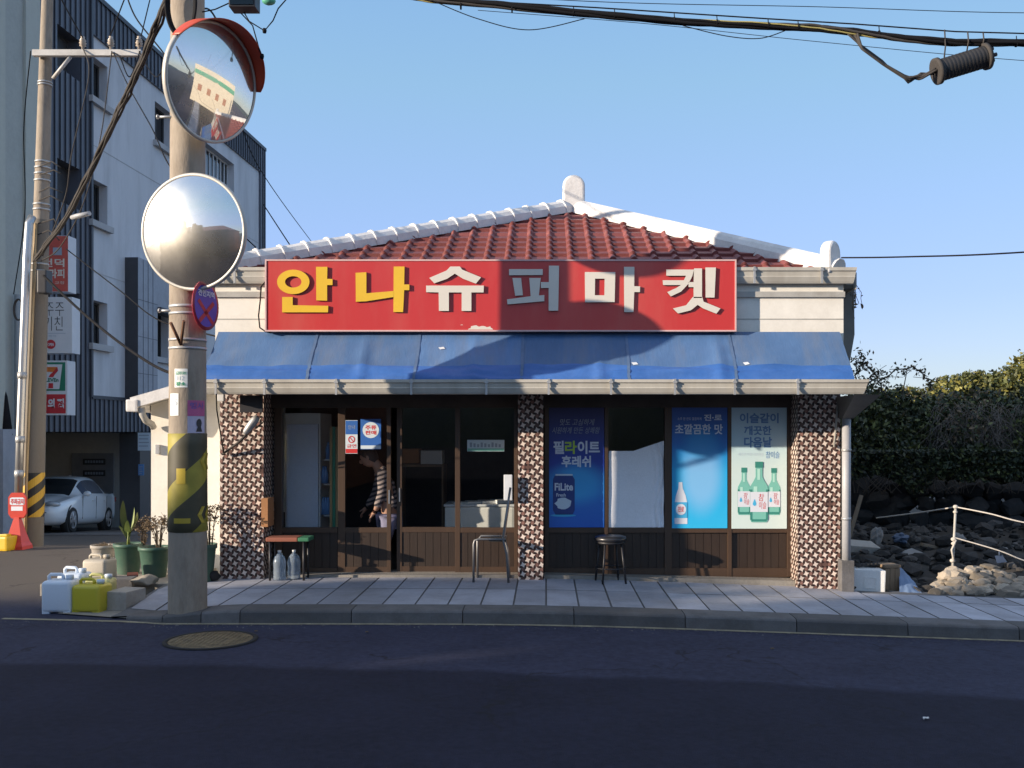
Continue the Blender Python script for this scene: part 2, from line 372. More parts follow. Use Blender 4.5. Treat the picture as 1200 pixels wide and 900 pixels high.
# paving slabs, real joints between them
def pz(x, y): return sw(x, y) - .118 * (1 - (.25 + .75 * sm(-4.0, -2.75, x))) * (1 - sm(9.2, 10.3, y))
mb = MB(); mb.mi = 1
def base(u, v):
    x = -4.0 + 49 * u; return (x, 9.1 + 1.75 * v, pz(x, 9.1 + 1.75 * v) - .009)
mb.grid(base, 160, 8)
for k in range(8): a, b = Vector(base(0, k / 8)), Vector(base(0, (k + 1) / 8)); mb.quad(a, b, b - Vector((0, 0, .2)), a - Vector((0, 0, .2)))
mb.mi = 0; TW = .3045
rows = [9.19, 10.10, 10.86]
for k in range(-13, 146):
    for r in range(2):
        x0 = k * TW + .003 + .02 * 0; x1 = x0 + TW - .006; y0 = rows[r] + .003; y1 = rows[r + 1] - .003
        if x0 > 3.25 and r == 1: y1 = 10.56
        if x1 < -3.9 + (y0 - 9.2) * .05: continue
        y0a = max(y0, kerb_y(x0) + .305); y0b = max(y0, kerb_y(x1) + .305)
        if y0a > y1 - .05: continue
        mb.ti = max(0, min(1, R.gauss(.5, .28))); dz = R.uniform(-.0015, .0015)
        t = [(x0, y0a, pz(x0, y0a) + dz), (x1, y0b, pz(x1, y0b) + dz), (x1, y1, pz(x1, y1) + dz), (x0, y1, pz(x0, y1) + dz)]
        cx = (x0 + x1) / 2; cy = (y0a + y1) / 2
        inn = [(p[0] + (.006 if p[0] < cx else -.006), p[1] + (.006 if p[1] < cy else -.006), p[2]) for p in t]
        mb.poly(inn)
        mb.mi = 1
        for i in range(4):
            q = (i + 1) % 4; mb.quad((t[i][0], t[i][1], t[i][2] - .009), (t[q][0], t[q][1], t[q][2] - .009), inn[q], inn[i])
        mb.mi = 0
tag(mb.build('pavement', [M['slab'], M['joint']]), kind='structure')

# worn yellow line along the kerb and out across the mouth of the side street
def yl(x, y, u, v): 
    yy = kerb_y(max(x, -3.7)) + (.07 if x > -3.7 else .07 + (-3.7 - x) * .12); return x, yy - .135 + .065 * v
mb = MB()
def f(u, v):
    x = -5.0 + 50 * u; x, y = yl(x, 0, u, v); return (x, y, g(x, y) + .004)
mb.grid(f, 220, 1); tag(mb.build('road_marking', M['yellow_paint']), kind='structure')
# low concrete apron behind the line where the kerb dies away
patch('pavement', M['step_concrete'], -4.6, -3.55, 8.98, 9.9, .012, 14, 6, fn=lambda x, y, u, v: (x, y + .34 * (1 - u) * (1 - v)))
mb = MB(); mb.box(-5.3, -3.86, 10.36, 11.62, -.2, .128, ch=.015); tag(mb.build('pavement', M['step_concrete']), kind='structure')
# pale kerb line and parking line far down the side street
patch('side_kerb', M['white_road_paint'], -16, -9.4, 22.6, 22.85, .03, 8, 1)
patch('road_marking', M['white_road_paint'], -16, -9.8, 24.5, 24.62, .012, 8, 1)

# manhole cover
c = P(246, 750, 8.13); gz = g(c.x, 8.15)
t = thing('manhole_cover', (c.x, 8.15, gz), 'round rusty iron manhole cover set in the road in front of the mirror pole', 'manhole')
mb = MB(); mb.lathe([(.375, .002), (.375, .012), (.337, .012), (.337, .004)], (c.x, 8.15, gz), 40, cap=False)
mb.build('rim', M['dark_rock'], t)
mb = MB(); mb.lathe([(0, .009), (.334, .009), (.334, .0)], (c.x, 8.15, gz), 40)
for i in range(-8, 9):
    for k in range(-8, 9):
        x = i * .04; y = k * .04
        if x * x + y * y < .315 ** 2:
            a = .012; w = .005; d = .7854 if (i + k) % 2 else -.7854
            mb.box(-a, a, -w, w, .009, .0135, Matrix.Translation((c.x + x, 8.15 + y, gz)) @ Matrix.Rotation(d, 4, 'Z'))
mat('iron', (.22, .165, .095), .8, metal=.2, var=.35, scale=9, bump=.5, dirt=.5, dirtcol=(.07, .06, .05), dscale=12)
mb.build('lid', M['iron'], t)

# grit and leaf scraps gathered along the kerb
mb = MB(); rg = random.Random(77)
for k in range(900):
    x = rg.uniform(-5, 9); y = kerb_y(max(x, -3.8)) - abs(rg.gauss(0, .10)) - .01; s_ = rg.uniform(.003, .010); z = g(x, y) + s_ * .5; mb.ti = rg.random()
    a = [Vector((x + s_ * rg.uniform(.6, 1.2) * cos(q * 1.57 + .5), y + s_ * rg.uniform(.6, 1.2) * sin(q * 1.57 + .5), z - s_ * .5)) for q in range(4)]; tp = Vector((x, y, z + s_ * .4))
    for q in range(4): mb.poly([a[q], a[(q + 1) % 4], tp])
tag(mb.build('grit', M['kerb_stone'], recalc=False), kind='stuff')

# ---------------------------------------------------------------- the shop
DW, DG, DS, DF, DU = 10.75, 11.085, 10.5, 10.0, 10.62
WL, WR = -3.55, 3.19
shop = thing('shop_building', (0, 13.5, .12), 'single storey shop with red tiled hip roof, cream upper wall and chequered tile pillars', 'shop')
# walls
mb = MB(); zt = 3.38; zb = 2.62
mb.box(WL, WR, DU, DU + .4, zb, zt)                         # cream band above the awning
mb.box(WL - .0, WL + .14, DW + .25, 16.6, -.4, zt); mb.box(WR - .14, WR, DW + .25, 16.6, -.6, zt)
mb.box(WL, WR, 16.6, 16.8, -.4, zt)
mb.build('wall', M['cream_wall'], shop)
mb = MB(); zz = Z(374, DU)
mb.box(WL + .002, WR - .002, DU - .003, DU + .01, zz - .006, zz + .006); mb.build('wall_joint', M['trim_paint'], shop)
mb = MB(); mb.box(WL - .01, WR + .01, DU - .025, DU + .02, Z(348.5, DU), Z(342, DU)); mb.build('wall_trim', M['trim_paint'], shop)
# lintel and ceiling over the recessed front
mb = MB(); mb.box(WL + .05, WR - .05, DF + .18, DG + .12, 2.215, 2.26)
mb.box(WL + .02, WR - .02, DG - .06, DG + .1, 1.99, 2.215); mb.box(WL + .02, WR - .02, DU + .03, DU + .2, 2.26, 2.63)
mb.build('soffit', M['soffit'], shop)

# pillars clad in two-colour mosaic: pale pinwheel stars on small dark squares
LT_ = .0505
def mosaic(mb, fn, W, H, off=(0, 0)):
    st_ = []
    for k in range(4):
        a = k * pi / 2 + .30; st_ += [(.68 * cos(a), .68 * sin(a)), (.34 * cos(a + .80), .34 * sin(a + .80))]
    def sq(c, h, m, hh):
        p = [(c[0] - h, c[1] - h), (c[0] + h, c[1] - h), (c[0] + h, c[1] + h), (c[0] - h, c[1] + h)]
        p = [(max(.001, min(W - .001, x)), max(.001, min(H - .001, y))) for x, y in p]
        if p[1][0] - p[0][0] < .003 or p[2][1] - p[1][1] < .003: return
        mb.mi = m; mb.ti = R.random(); mb.poly([fn(x, y, hh) for x, y in p])
    for i in range(-1, int(W / LT_) + 2):
        for k in range(-1, int(H / LT_) + 2):
            c = ((i + off[0] + .004 * R.gauss(0, 1)) * LT_, (k + off[1] + .004 * R.gauss(0, 1)) * LT_)
            if (i + k) % 2 == 0:
                pts = [(max(.001, min(W - .001, c[0] + x * LT_)), max(.001, min(H - .001, c[1] + y * LT_))) for x, y in st_]
                if max(p[0] for p in pts) - min(p[0] for p in pts) > .012 and max(p[1] for p in pts) - min(p[1] for p in pts) > .012 and R.random() > .006:
                    mb.mi = 0; mb.ti = R.random(); mb.poly([fn(x, y, .0045) for x, y in pts])
            elif R.random() > .01: sq(c, .30 * LT_, 2, .0035)
            if R.random() > .01: sq((c[0] + .5 * LT_, c[1] + .5 * LT_), .205 * LT_, 1, .004)
def pillar(px0, px1, lab, sidew=.42):
    x0, x1 = X(px0, DW), X(px1, DW); z0 = -.25; z1 = 2.225
    zt0 = sw((x0 + x1) / 2, DW) - .02
    mb = MB(); mb.box(x0 + .004, x1 - .004, DW + .004, DW + sidew, z0, z1); p = mb.build('pillar', M['grout'], shop); tag(p, lab)
    mb = MB(); o = (R.randrange(10), R.randrange(10)); H = z1 - zt0
    o = (o[0] / 10, o[1] / 10)
    mosaic(mb, lambda u, v, h: (x0 + u, DW + .004 - h, zt0 + v), x1 - x0, H, o)
    mosaic(mb, lambda u, v, h: (x0 + .004 - h, DW + u, zt0 + v), sidew, H, o)
    mosaic(mb, lambda u, v, h: (x1 - .004 + h, DW + u, zt0 + v), sidew, H, o)
    mb.build('mosaic', [M['tile_white'], M['tile_dark'], M['tile_red']], p)
pillar(257.5, 309, 'mosaic pillar at the pot plant end of the shop front')
pillar(607, 637, 'narrow mosaic pillar between door and posters')
pillar(935, 985, 'mosaic pillar beside the downpipe')

# concrete sill
mb = MB()
for a, b in ((310, 606.5), (637.5, 934.5)):
    xa, xb = X(a, DW), X(b, DW)
    pts = [(xa, DW + .06, -.3), (xa, DW + .06, .155), (xa, DG + .05, .17), (xa, DG + .05, -.3)]
    za = .15 - .036 * 0; zb2 = .15 if b < 700 else .085
    mb.extr([(xa, DW + .1, -.3), (xb, DW + .1, -.3), (xb, DW + .1, zb2), (xa, DW + .1, za)], (0, .45, 0))
mb.build('door_sill', M['step_concrete'], shop)

# storefront frames, panels and panes
def fx(px): return X(px, DG)
def fz(py): return Z(py, DG)
mb = MB()
for a, b in ((638, 643), (708.3, 712.7), (778.5, 787), (852.3, 857), (922, 935)):
    mb.box(fx(a), fx(b), DG - .03, DG + .05, .1, 2.05, ch=.004)
for a, b in ((643, 708.3), (712.7, 778.5), (787, 852.3), (857, 922)):
    mb.box(fx(a), fx(b), DG - .024, DG + .044, fz(624), fz(618)); mb.box(fx(a), fx(b), DG - .024, DG + .044, fz(676), fz(665.5)); mb.box(fx(a), fx(b), DG - .024, DG + .044, fz(474), 2.05)
mb.build('window_frame', M['brown_frame'], shop)
mb = MB(); mb.box(fx(322), fx(331), DG - .03, DG + .05, .1, 2.05, ch=.004)
for a, b in ((331, 396),): mb.box(fx(a), fx(b), DG - .024, DG + .044, fz(624), fz(618)); mb.box(fx(a), fx(b), DG - .024, DG + .044, fz(676), fz(665.5)); mb.box(fx(a), fx(b), DG - .024, DG + .044, fz(474), 2.05)
mb.build('window_frame', M['brown_frame'], shop)
def wood_panel(parent, a, b, y0=624, y1=665.5, d=DG):
    mb = MB(); xa, xb = fx(a), fx(b); n = max(3, round((xb - xa) / .085)); w = (xb - xa) / n
    for i in range(n): mb.box(xa + i * w + .0025, xa + (i + 1) * w - .0025, d + .002, d + .02, fz(y1), fz(y0))
    mb.box(xa, xb, d + .012, d + .026, fz(y1), fz(y0)); return mb.build('wood_panel', M['brown_panel'], parent)
for a, b in ((331, 396), (643, 708.3), (712.7, 778.5), (787, 852.3), (857, 922)):
    wood_panel(shop, a, b)
    mb = MB(); mb.quad((fx(a), DG + .014, fz(618)), (fx(b), DG + .014, fz(618)), (fx(b), DG + .014, fz(474)), (fx(a), DG + .014, fz(474))); tag(mb.build('window_pane', M['shop_glass'], shop), None)
# sliding doors, the second standing a little open
def door(a, b, sl, sr, d):
    mb = MB()
    mb.box(fx(a), fx(sl), d - .02, d + .02, fz(672), 2.0, ch=.003); mb.box(fx(sr), fx(b), d - .02, d + .02, fz(672), 2.0, ch=.003)
    for y0, y1 in ((624, 618), (672, 664)): mb.box(fx(sl), fx(sr), d - .018, d + .018, fz(y0), fz(y1))
    mb.box(fx(sl), fx(sr), d - .018, d + .018, fz(478), 2.0)
    t = mb.build('door', M['brown_frame'], shop); wood_panel(t, sl, sr, 624, 664, d - .012)
    mb = MB(); mb.quad((fx(sl), d, fz(618)), (fx(sr), d, fz(618)), (fx(sr), d, fz(478)), (fx(sl), d, fz(478))); mb.build('pane', M['shop_glass'], t)
    return t
d1 = door(396.5, 458.3, 404.8, 453.6, DG - .0)
d2 = door(464.5, 538.5, 470.6, 534.5, DG + .045)
d3 = door(533.5, 606.8, 539.3, 602.5, DG - .0)
mb = MB(); mb.box(fx(467.2), fx(468.6), DG + .015, DG + .026, fz(588), fz(572)); mb.build('handle', M['steel'], d2)
mb = MB(); mb.box(fx(457.2), fx(455.6), DG - .03, DG - .02, fz(590), fz(574)); mb.build('handle', M['steel'], d1)

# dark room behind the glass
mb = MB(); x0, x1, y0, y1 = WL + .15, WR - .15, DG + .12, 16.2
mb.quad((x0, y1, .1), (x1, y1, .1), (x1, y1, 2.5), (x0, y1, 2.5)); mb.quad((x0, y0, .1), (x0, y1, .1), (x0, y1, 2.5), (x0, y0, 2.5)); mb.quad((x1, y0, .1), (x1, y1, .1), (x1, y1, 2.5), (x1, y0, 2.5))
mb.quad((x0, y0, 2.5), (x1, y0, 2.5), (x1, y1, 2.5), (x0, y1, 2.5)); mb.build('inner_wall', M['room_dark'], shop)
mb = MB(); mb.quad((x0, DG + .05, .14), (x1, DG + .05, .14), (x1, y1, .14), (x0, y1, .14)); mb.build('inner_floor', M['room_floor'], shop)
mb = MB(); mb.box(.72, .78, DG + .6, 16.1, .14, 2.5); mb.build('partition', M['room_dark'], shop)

# roof
EY, EZ = 10.56, 3.405; AP = Vector((.37, 13.4, 4.70)); EL, ER = -3.62, 3.16; EB = 17.1
def tile_face(o, ux, vv, W0, W1, L, clip, res=.026):
    """Pressed tile sheet: ribs up the slope every 235 mm, a step every 275 mm."""
    o = Vector(o); ux = Vector(ux).normalized(); vv = Vector(vv).normalized(); n = ux.cross(vv).normalized()
    if n.z < 0: n = -n
    bm = bmesh.new(); PU, PV = .235, .245
    us = []; k = int(W0 / PU) - 1
    while k * PU < W1:
        us += [k * PU + q * PU for q in (0, .07, .14, .20, .27, .34, .5, .75)]; k += 1
    hu = lambda u: .034 * max(0, sin(pi * min(1, ((u / PU) % 1) / .34)))
    vs = []
    for k in range(int(L / PV) + 1): vs += [k * PV, k * PV + .03, k * PV + .14, k * PV + PV - .004]
    ids = [[bm.verts.new(o + ux * u + vv * (v - .25 * hu(u)) + n * (hu(u) + .034 * (1 - (v % PV) / PV))) for v in vs] for u in us]
    for i in range(len(us) - 1):
        for j in range(len(vs) - 1): bm.faces.new((ids[i][j], ids[i + 1][j], ids[i + 1][j + 1], ids[i][j + 1]))
    for (p, nn) in clip:
        bmesh.ops.bisect_plane(bm, geom=bm.verts[:] + bm.edges[:] + bm.faces[:], plane_co=Vector(p), plane_no=Vector(nn), clear_outer=True, dist=1e-5)
    mb.frombm(bm)
def hip_n(a, b, out):
    d = Vector(b) - Vector(a); n = Vector((-d.y, d.x, 0)).normalized()
    return n if n.dot(Vector(out)) > 0 else -n
mb = MB(); mb.ti = .5; mb.sm = False
cL, cR = Vector((EL, EY, EZ)), Vector((ER, EY, EZ)); A2 = Vector((AP.x, 14.6, AP.z)); bL, bR = Vector((EL, EB, EZ)), Vector((ER, EB, EZ))
tile_face((0, EY, EZ), (1, 0, 0), (0, AP.y - EY, AP.z - EZ), EL - .1, ER + .1, 3.7, [(cL, hip_n(cL, AP, (-1, 0, 0))), (cR, hip_n(cR, AP, (1, 0, 0)))])
tile_face((ER, 13, EZ), (0, 1, 0), (AP.x - ER, 0, AP.z - EZ), -3.2, 7.6, 3.2, [(cR, hip_n(cR, AP, (0, -1, 0))), (bR, hip_n(bR, A2, (0, 1, 0))), (AP, (-1, 0, 0))])
tile_face((EL, 13, EZ), (0, 1, 0), (AP.x - EL, 0, AP.z - EZ), -3.2, 7.6, 4.3, [(cL, hip_n(cL, AP, (0, -1, 0))), (bL, hip_n(bL, A2, (0, 1, 0))), (AP, (1, 0, 0))])
mb.quad(bL, bR, A2, A2 + Vector((0, .001, 0)))
roof = mb.build('roof', M['roof_red'], shop, recalc=False)
mb = MB(); mb.box(EL + .1, ER - .1, EY + .12, EB - .1, 3.375, 3.395); mb.build('eaves_board', M['gutter_dark'], roof)

def hip_cap(a, b, name='ridge_cap', w=.125, h=.115, collars=True):
    a, b = Vector(a), Vector(b); d = (b - a).normalized(); side = d.cross(Vector((0, 0, 1))).normalized(); up = side.cross(d).normalized(); L = (b - a).length
    mb = MB(); mb.sm = False; prof = [(-w, -.06), (-w * 1.0, .03), (-w * .72, h * .72), (-w * .32, h), (w * .32, h), (w * .72, h * .72), (w, .03), (w, -.06)]
    st = []; q = 0; P1 = .285; k = 0
    while q < L:
        for dq, s in ((0, 1.16), (.020, 1.16), (.026, 1.0), (.16, .98), (.279, 1.0)):
            if q + dq < L: st.append((q + dq, s if collars else 1))
        q += P1
    st.append((L, 1)); pv = None
    for (t, s) in st:
        jit = .006 * sin(t * 9 + a.x); ring = [mb.vert(a + d * t + side * (x * (1 + (s - 1) * .6) + jit) + up * (z * s if z > 0 else z)) for x, z in prof]
        if pv:
            for i in range(len(prof) - 1): mb.face([pv[i], pv[i + 1], ring[i + 1], ring[i]])
        else: mb.face(ring)
        pv = ring
    mb.face(pv); return mb.build(name, M['roof_white'], roof)
up = Vector((0, 0, .05))
hip_cap(cL + up + Vector((-.02, .02, 0)), AP + up); hip_cap(cR + up + Vector((-.02, .06, 0)), AP + up, w=.135, h=.12, collars=False); hip_cap(AP + up + Vector((0, -.05, .06)), A2 + up + Vector((0, 0, .06)))
def finial(c, ang, w=.30, h=.46, th=.16):
    mb = MB(); n = 12; pts = [(-w / 2 * 1.12, 0), (w / 2 * 1.12, 0), (w / 2, h * .28)]; r = w / 2
    pts += [(r * cos(pi * i / n), h - r + r * sin(pi * i / n)) for i in range(n + 1)] + [(-w / 2, h * .28)]
    T = rotm(c, 0, 0, ang); a = [T @ Vector((x, -th / 2, z)) for x, z in pts]; mb.extr(a, T.to_3x3() @ Vector((0, th, 0)))
    o = mb.build('roof_finial', M['roof_white'], roof); bv = o.modifiers.new('soften', 'BEVEL'); bv.width = .035; bv.segments = 3; bv.limit_method = 'ANGLE'; bv.angle_limit = radians(50)
finial(AP + Vector((0, -.10, .0)), 0)
finial(cR + Vector((-.10, .10, .0)), radians(50), w=.28, h=.37, th=.13)
finial(cL + Vector((-.02, .06, .0)), radians(-57), w=.29, h=.36, th=.18)

# gutters
def gutter(x0, x1, y, zt_, zb_, name, depth=.16, ret=None, bev=0.):
    h = zt_ - zb_; pr = [(0, h), (0, h * .80), (.014, h * .72), (.020, h * .46), (.010, h * .40), (.026, h * .12), (.036, 0), (depth, 0), (depth, h), (depth - .01, h), (depth - .01, .012), (.046, .012), (.012, h)]
    mb = MB(); a = [mb.vert((x0, y + p[0], zb_ + p[1])) for p in pr]; b = [mb.vert((x1 - bev * (1 - p[1] / h), y + p[0], zb_ + p[1])) for p in pr]; n = len(pr)
    for i in range(n): mb.face([a[i], a[(i + 1) % n], b[(i + 1) % n], b[i]])
    mb.face(a[::-1]); mb.face(b); return mb.build(name, M['gutter_paint'], shop)
ug = gutter(EL - .08, X(1004.5, 10.52), 10.52, Z(313, 10.52), Z(331.5, 10.52), 'gutter', .095, bev=.03)
lg = gutter(-3.57, X(1019, DF), DF, Z(444.5, DF), Z(461.5, DF), 'gutter', .17, bev=.05)
for py0, py1, d, pxs, gg in ((444, 462.5, DF, (253, 310, 394, 482, 570, 643, 716, 791, 861, 935), lg), (312.5, 332, 10.52, (262, 275, 884, 963), ug)):
    for p in pxs:
        mb = MB(); x = X(p, d); mb.box(x - .011, x + .011, d - .012, d + .004, Z(py1, d), Z(py0, d)); mb.box(x - .02, x + .02, d - .018, d - .006, Z(py0 + 5, d), Z(py0 + 2.5, d))
        mb.build('gutter_clip', M['galvanised'], gg)
# side eaves: soffit boards and side gutter
for xw, xe in ((WR, ER), (WL, EL)):
    s = 1 if xw > 0 else -1
    mb = MB(); xo = xw + s * .13
    mb.box(min(xw, xo), max(xw, xo), EY + .14, EB, 3.27, 3.31)
    mb.build('side_soffit', M['gutter_dark'], shop)
    mb = MB(); mb.box(min(xo, xo + s * .012), max(xo, xo + s * .012), EY + .06, EB, 3.25, 3.43); mb.build('side_gutter', M['trim_paint'], shop)
# return of the eaves on the lot side, ragged underside
# downpipe with hopper
dp = MB(); xd = X(990.5, 10.7)
dp.tube([(xd, 10.66, Z(488, 10.7)), (xd, 10.66, Z(660, 10.7))], .047, 14)
o = dp.build('downpipe', M['pipe_grey'], shop)
mb = MB()
for y in (529, 609): mb.lathe([(.052, 0), (.052, .03)], (xd, 10.66, Z(y, 10.7)), 14)
mb.build('pipe_collar', M['galvanised'], o)
mb = MB(); z0, z1 = Z(490, 10.5), Z(464, 10.4)
def hop(x0, x1, y0, y1, z): return [(x0, y0, z), (x1, y0, z), (x1, y1, z), (x0, y1, z)]
a = hop(xd - .06, xd + .06, 10.60, 10.72, z0); b = hop(xd - .10, xd + .17, 10.05, 10.70, z1)
i0 = [mb.vert(p) for p in a]; i1 = [mb.vert(p) for p in b]
for i in range(4): mb.face([i0[i], i0[(i + 1) % 4], i1[(i + 1) % 4], i1[i]])
mb.face(i0); mb.face(i1); mb.build('hopper', M['gutter_dark'], o)
mb = MB(); mb.box(xd - .07, xd + .065, 10.59, 10.74, -.2, Z(657, 10.6), ch=.006); mb.build('pipe_base', M['kerb_stone'], o)
mb = MB(); mb.extr([P(984.5, 333, 10.95), P(1001, 333, 10.95), P(1001.5, 392, 10.95), P(997, 418, 10.95), P(993, 440, 10.95), P(984.5, 440, 10.95)], (0, 4.5, 0)); cl_ = mb.build('side_cladding', M['gutter_dark'], shop)
# loose white rod on the end pillar
mb = MB(); mb.tube([P(977.5, 524, 10.72), P(982, 470, 10.70)], .012, 6); mb.build('rod', M['trim_paint'], shop)

# ---------------------------------------------------------------- awning
t = thing('awning', (0, 10.3, 2.3), 'faded blue tarpaulin awning sloping over the shop front under the red sign', 'awning')
m = mat('awning_cloth', (.066, .142, .29), .65, var=.10, scale=1.3, bump=.3, bscale=30, dirt=.5, dirtcol=(.13, .165, .23), dscale=1.6, stretch=(2.6, .5, .5), fine=.06, tint=.28)
mat('awning_hem', (.030, .115, .36), .55, var=.12, scale=2, bump=.2, bscale=30, dirt=.25, dirtcol=(.10, .2, .46))
prof = [(10.60, 2.79), (10.21, 2.405), (10.15, 2.335), (10.10, 2.258), (10.09, 2.225)]
def aw(u, v, lo, hi, n):
    x = X(256, 10.6) + (X(984, 10.6) - X(256, 10.6)) * u
    q = lo + (hi - lo) * v; i = min(int(q), len(prof) - 2); f = q - i
    y = prof[i][0] + (prof[i + 1][0] - prof[i][0]) * f; z = prof[i][1] + (prof[i + 1][1] - prof[i][1]) * f
    sag = 0
    for k in (-1.9, -.75, .55, 1.8): sag += .016 * exp(-((x - k) / .05) ** 2)
    w = mnoise.noise(Vector((x * 1.1, q * 1.2, 0))) * .030 + mnoise.noise(Vector((x * 3.2 + q * 2, q * 3, 3))) * .014 + mnoise.noise(Vector((x * 9 + q * 5, q * 4, 7))) * .005
    env = min(1, q * 1.5) if q < 2 else 1
    x += .01 * mnoise.noise(Vector((x * 2, q, 9)))
    return (x, y - .6 * (w + sag) * env, z + (w + sag) * env)
seam = [0, .16, .325, .49, .655, .82, 1.]; tt = [.55, .40, .78, .30, .62, .48]
for nm, lo, hi, nv, mt_ in (('canopy', 0, 1, 14, m), ('valance', 1, 4, 10, M['awning_hem'])):
    mb = MB(); mb.sm = True
    for k in range(6):
        mb.ti = tt[k] if lo == 0 else .35 + .4 * tt[k]; a, b = seam[k], seam[k + 1]; mb.grid(lambda u, v: aw(a + (b - a) * u, v, lo, hi, 0), 26, nv)
    o_ = mb.build(nm, mt_, t, recalc=False)
    bm = bmesh.new(); bm.from_mesh(o_.data); bmesh.ops.remove_doubles(bm, verts=bm.verts[:], dist=.0008); bm.to_mesh(o_.data); bm.free()
mb = MB(); mb.sm = True
for q in seam[1:-1]:
    off = len(mb.v); mb.grid(lambda u, v: Vector(aw(q - .0022 + .0044 * u, v, 0, 3.9, 0)) + Vector((0, -.004, .004)), 2, 24)
mb.build('seam_tape', mat('awning_seam', (.085, .145, .26), .6, var=.2), t, recalc=False)
mb = MB()
for u in (0, 1):
    e = [Vector(aw(u, v / 6, 0, 4, 0)) for v in range(7)]; mb.poly(e + [Vector((e[0].x, 10.61, 2.24))])
mb.build('side_flap', m, t)
mb = MB()
for xx in (-1.9, -.75, .55, 1.8): mb.tube([(xx, 10.59, 2.74), (xx, 10.19, 2.37), (xx, 10.12, 2.25)], .012, 6)
mb.build('support_rod', M['galvanised'], t)
# two pale repair patches
mb = MB()
for px, py, d in ((517, 412.5, 10.37), (744, 428, 10.17), (876, 428, 10.17)):
    u0 = (X(px, d) - X(256, 10.6)) / (X(984, 10.6) - X(256, 10.6)); v0 = .52 if py < 420 else .95
    mb.poly([Vector(aw(u0 + a, v0 + b, 0, 1, 0)) + Vector((0, -.004, .005)) for a, b in ((-.005, -.02), (.003, -.035), (.006, .02), (-.002, .04))])
mb.build('repair_patch', M['white_plastic'], t)

# ---------------------------------------------------------------- big sign
sx0, sx1, sz0, sz1 = X(310.5, DS), X(863, DS), Z(388.5, DS), Z(304, DS)
sg = thing('shop_sign', ((sx0 + sx1) / 2, DS + .03, sz0), 'long red signboard with raised yellow and white lettering above the blue awning', 'sign')
mb = MB(); mb.box(sx0 + .012, sx1 - .012, DS + .004, DS + .092, sz0 + .012, sz1 - .012); mb.build('panel', M['sign_red'], sg)
mb = MB(); e = .016
mb.box(sx0, sx1, DS - .004, DS + .098, sz0, sz0 + e); mb.box(sx0, sx1, DS - .004, DS + .098, sz1 - e, sz1)
mb.box(sx0, sx0 + e, DS - .004, DS + .098, sz0 + e, sz1 - e); mb.box(sx1 - e, sx1, DS - .004, DS + .098, sz0 + e, sz1 - e); mb.build('frame', M['sign_edge'], sg)
def LA(pts): return [(240 + x / 3, 190 + y / 3) for x, y in pts]
def LC(pts): return [(560 + x / 3.75, 290 + y / 3.75) for x, y in pts]
def bar(x0, y0, x1, y1): return [(x0, y0), (x1, y0), (x1, y1), (x0, y1)]
def ell(cx, cy, rx, ry, n=36): return [(cx + rx * cos(2 * pi * i / n), cy + ry * sin(2 * pi * i / n)) for i in range(n)]
letters = [
 ('letter_yellow', [('r', LA(ell(311, 421, 57, 43)), LA(ell(311, 421, 29, 20))), ('p', LA([(391, 368), (431, 368), (430, 410), (449, 411), (449, 432), (430, 432), (430, 487), (392, 486)])),
   ('p', LA([(272, 474), (309, 474), (309, 503), (434, 505), (433, 528), (272, 528)]))]),
 ('letter_yellow', [('p', LA([(530, 389), (568, 387), (568, 461), (664, 453), (664, 474), (568, 489), (531, 491)])), ('p', LA([(664, 367), (702, 367), (701, 430), (719, 430), (719, 450), (701, 450), (697, 527), (663, 527)]))]),
 ('letter_white', [('p', LA([(863, 367), (897, 367), (905, 378), (971, 405), (953, 427), (908, 410), (879, 392), (852, 410), (807, 426), (789, 407), (850, 381)])),
   ('p', LA([(778, 434), (981, 434), (980, 458), (937, 458), (937, 523), (903, 523), (903, 458), (858, 458), (858, 523), (823, 523), (822, 458), (778, 457)]))]),
 ('letter_white', [('p', LC([(137, 95), (285, 95), (285, 121), (137, 122)])), ('p', LC([(152, 134), (190, 134), (198, 210), (164, 212)])), ('p', LC([(226, 134), (276, 134), (268, 211), (292, 209), (292, 236), (130, 250), (128, 228), (232, 214)])),
   ('p', LC([(312, 80), (357, 80), (353, 278), (311, 278), (311, 178), (277, 178), (277, 152), (312, 152)]))]),
 ('letter_white', [('r', LC([(470, 108), (604, 108), (601, 240), (471, 241)]), LC([(515, 137), (557, 137), (556, 210), (514, 210)])), ('p', LC([(642, 85), (688, 85), (687, 170), (713, 171), (712, 196), (687, 196), (684, 284), (643, 284)]))]),
 ('letter_white', [('p', LC([(828, 97), (950, 97), (942, 127), (925, 160), (893, 194), (848, 215), (832, 196), (872, 178), (893, 165), (814, 165), (812, 144), (905, 144), (915, 124), (828, 124)])),
   ('p', LC([(950, 92), (985, 92), (985, 222), (948, 222), (948, 174), (926, 174), (926, 152), (948, 152)])), ('p', LC([(1000, 88), (1046, 88), (1040, 220), (1001, 220)])),
   ('p', LC([(945, 217), (986, 217), (992, 238), (1066, 268), (1048, 291), (990, 268), (966, 252), (936, 276), (880, 290), (857, 268), (915, 254)]))])]
for mt, shp in letters:
    mb = MB(); q = lambda pts: [P(x, y, DS - .018) for x, y in pts]
    for s in shp:
        if s[0] == 'p': mb.extr(q(s[1]), (0, .024, 0))
        else: mb.ring(q(s[1]), q(s[2]), (0, .024, 0))
    n = len(mb.f)
    o = mb.build('letter', [M[mt], M['letter_side']], sg)
    for p in o.data.polygons:
        if abs(p.normal.y) < .5: p.material_index = 1
mb = MB()
for c in ((563, 386.2, 26), (541, 381, 3)):
    a = []
    for k in range(14):
        an = pi * k / 13; a.append(P(c[0] + c[2] * cos(an) * (1 + .2 * R.random()) * .5, c[1] - sin(an) * c[2] * .12 * (1 + R.random()), DS + .0028))
    mb.poly(a)
mb.build('bird_droppings', M['letter_white'], sg)
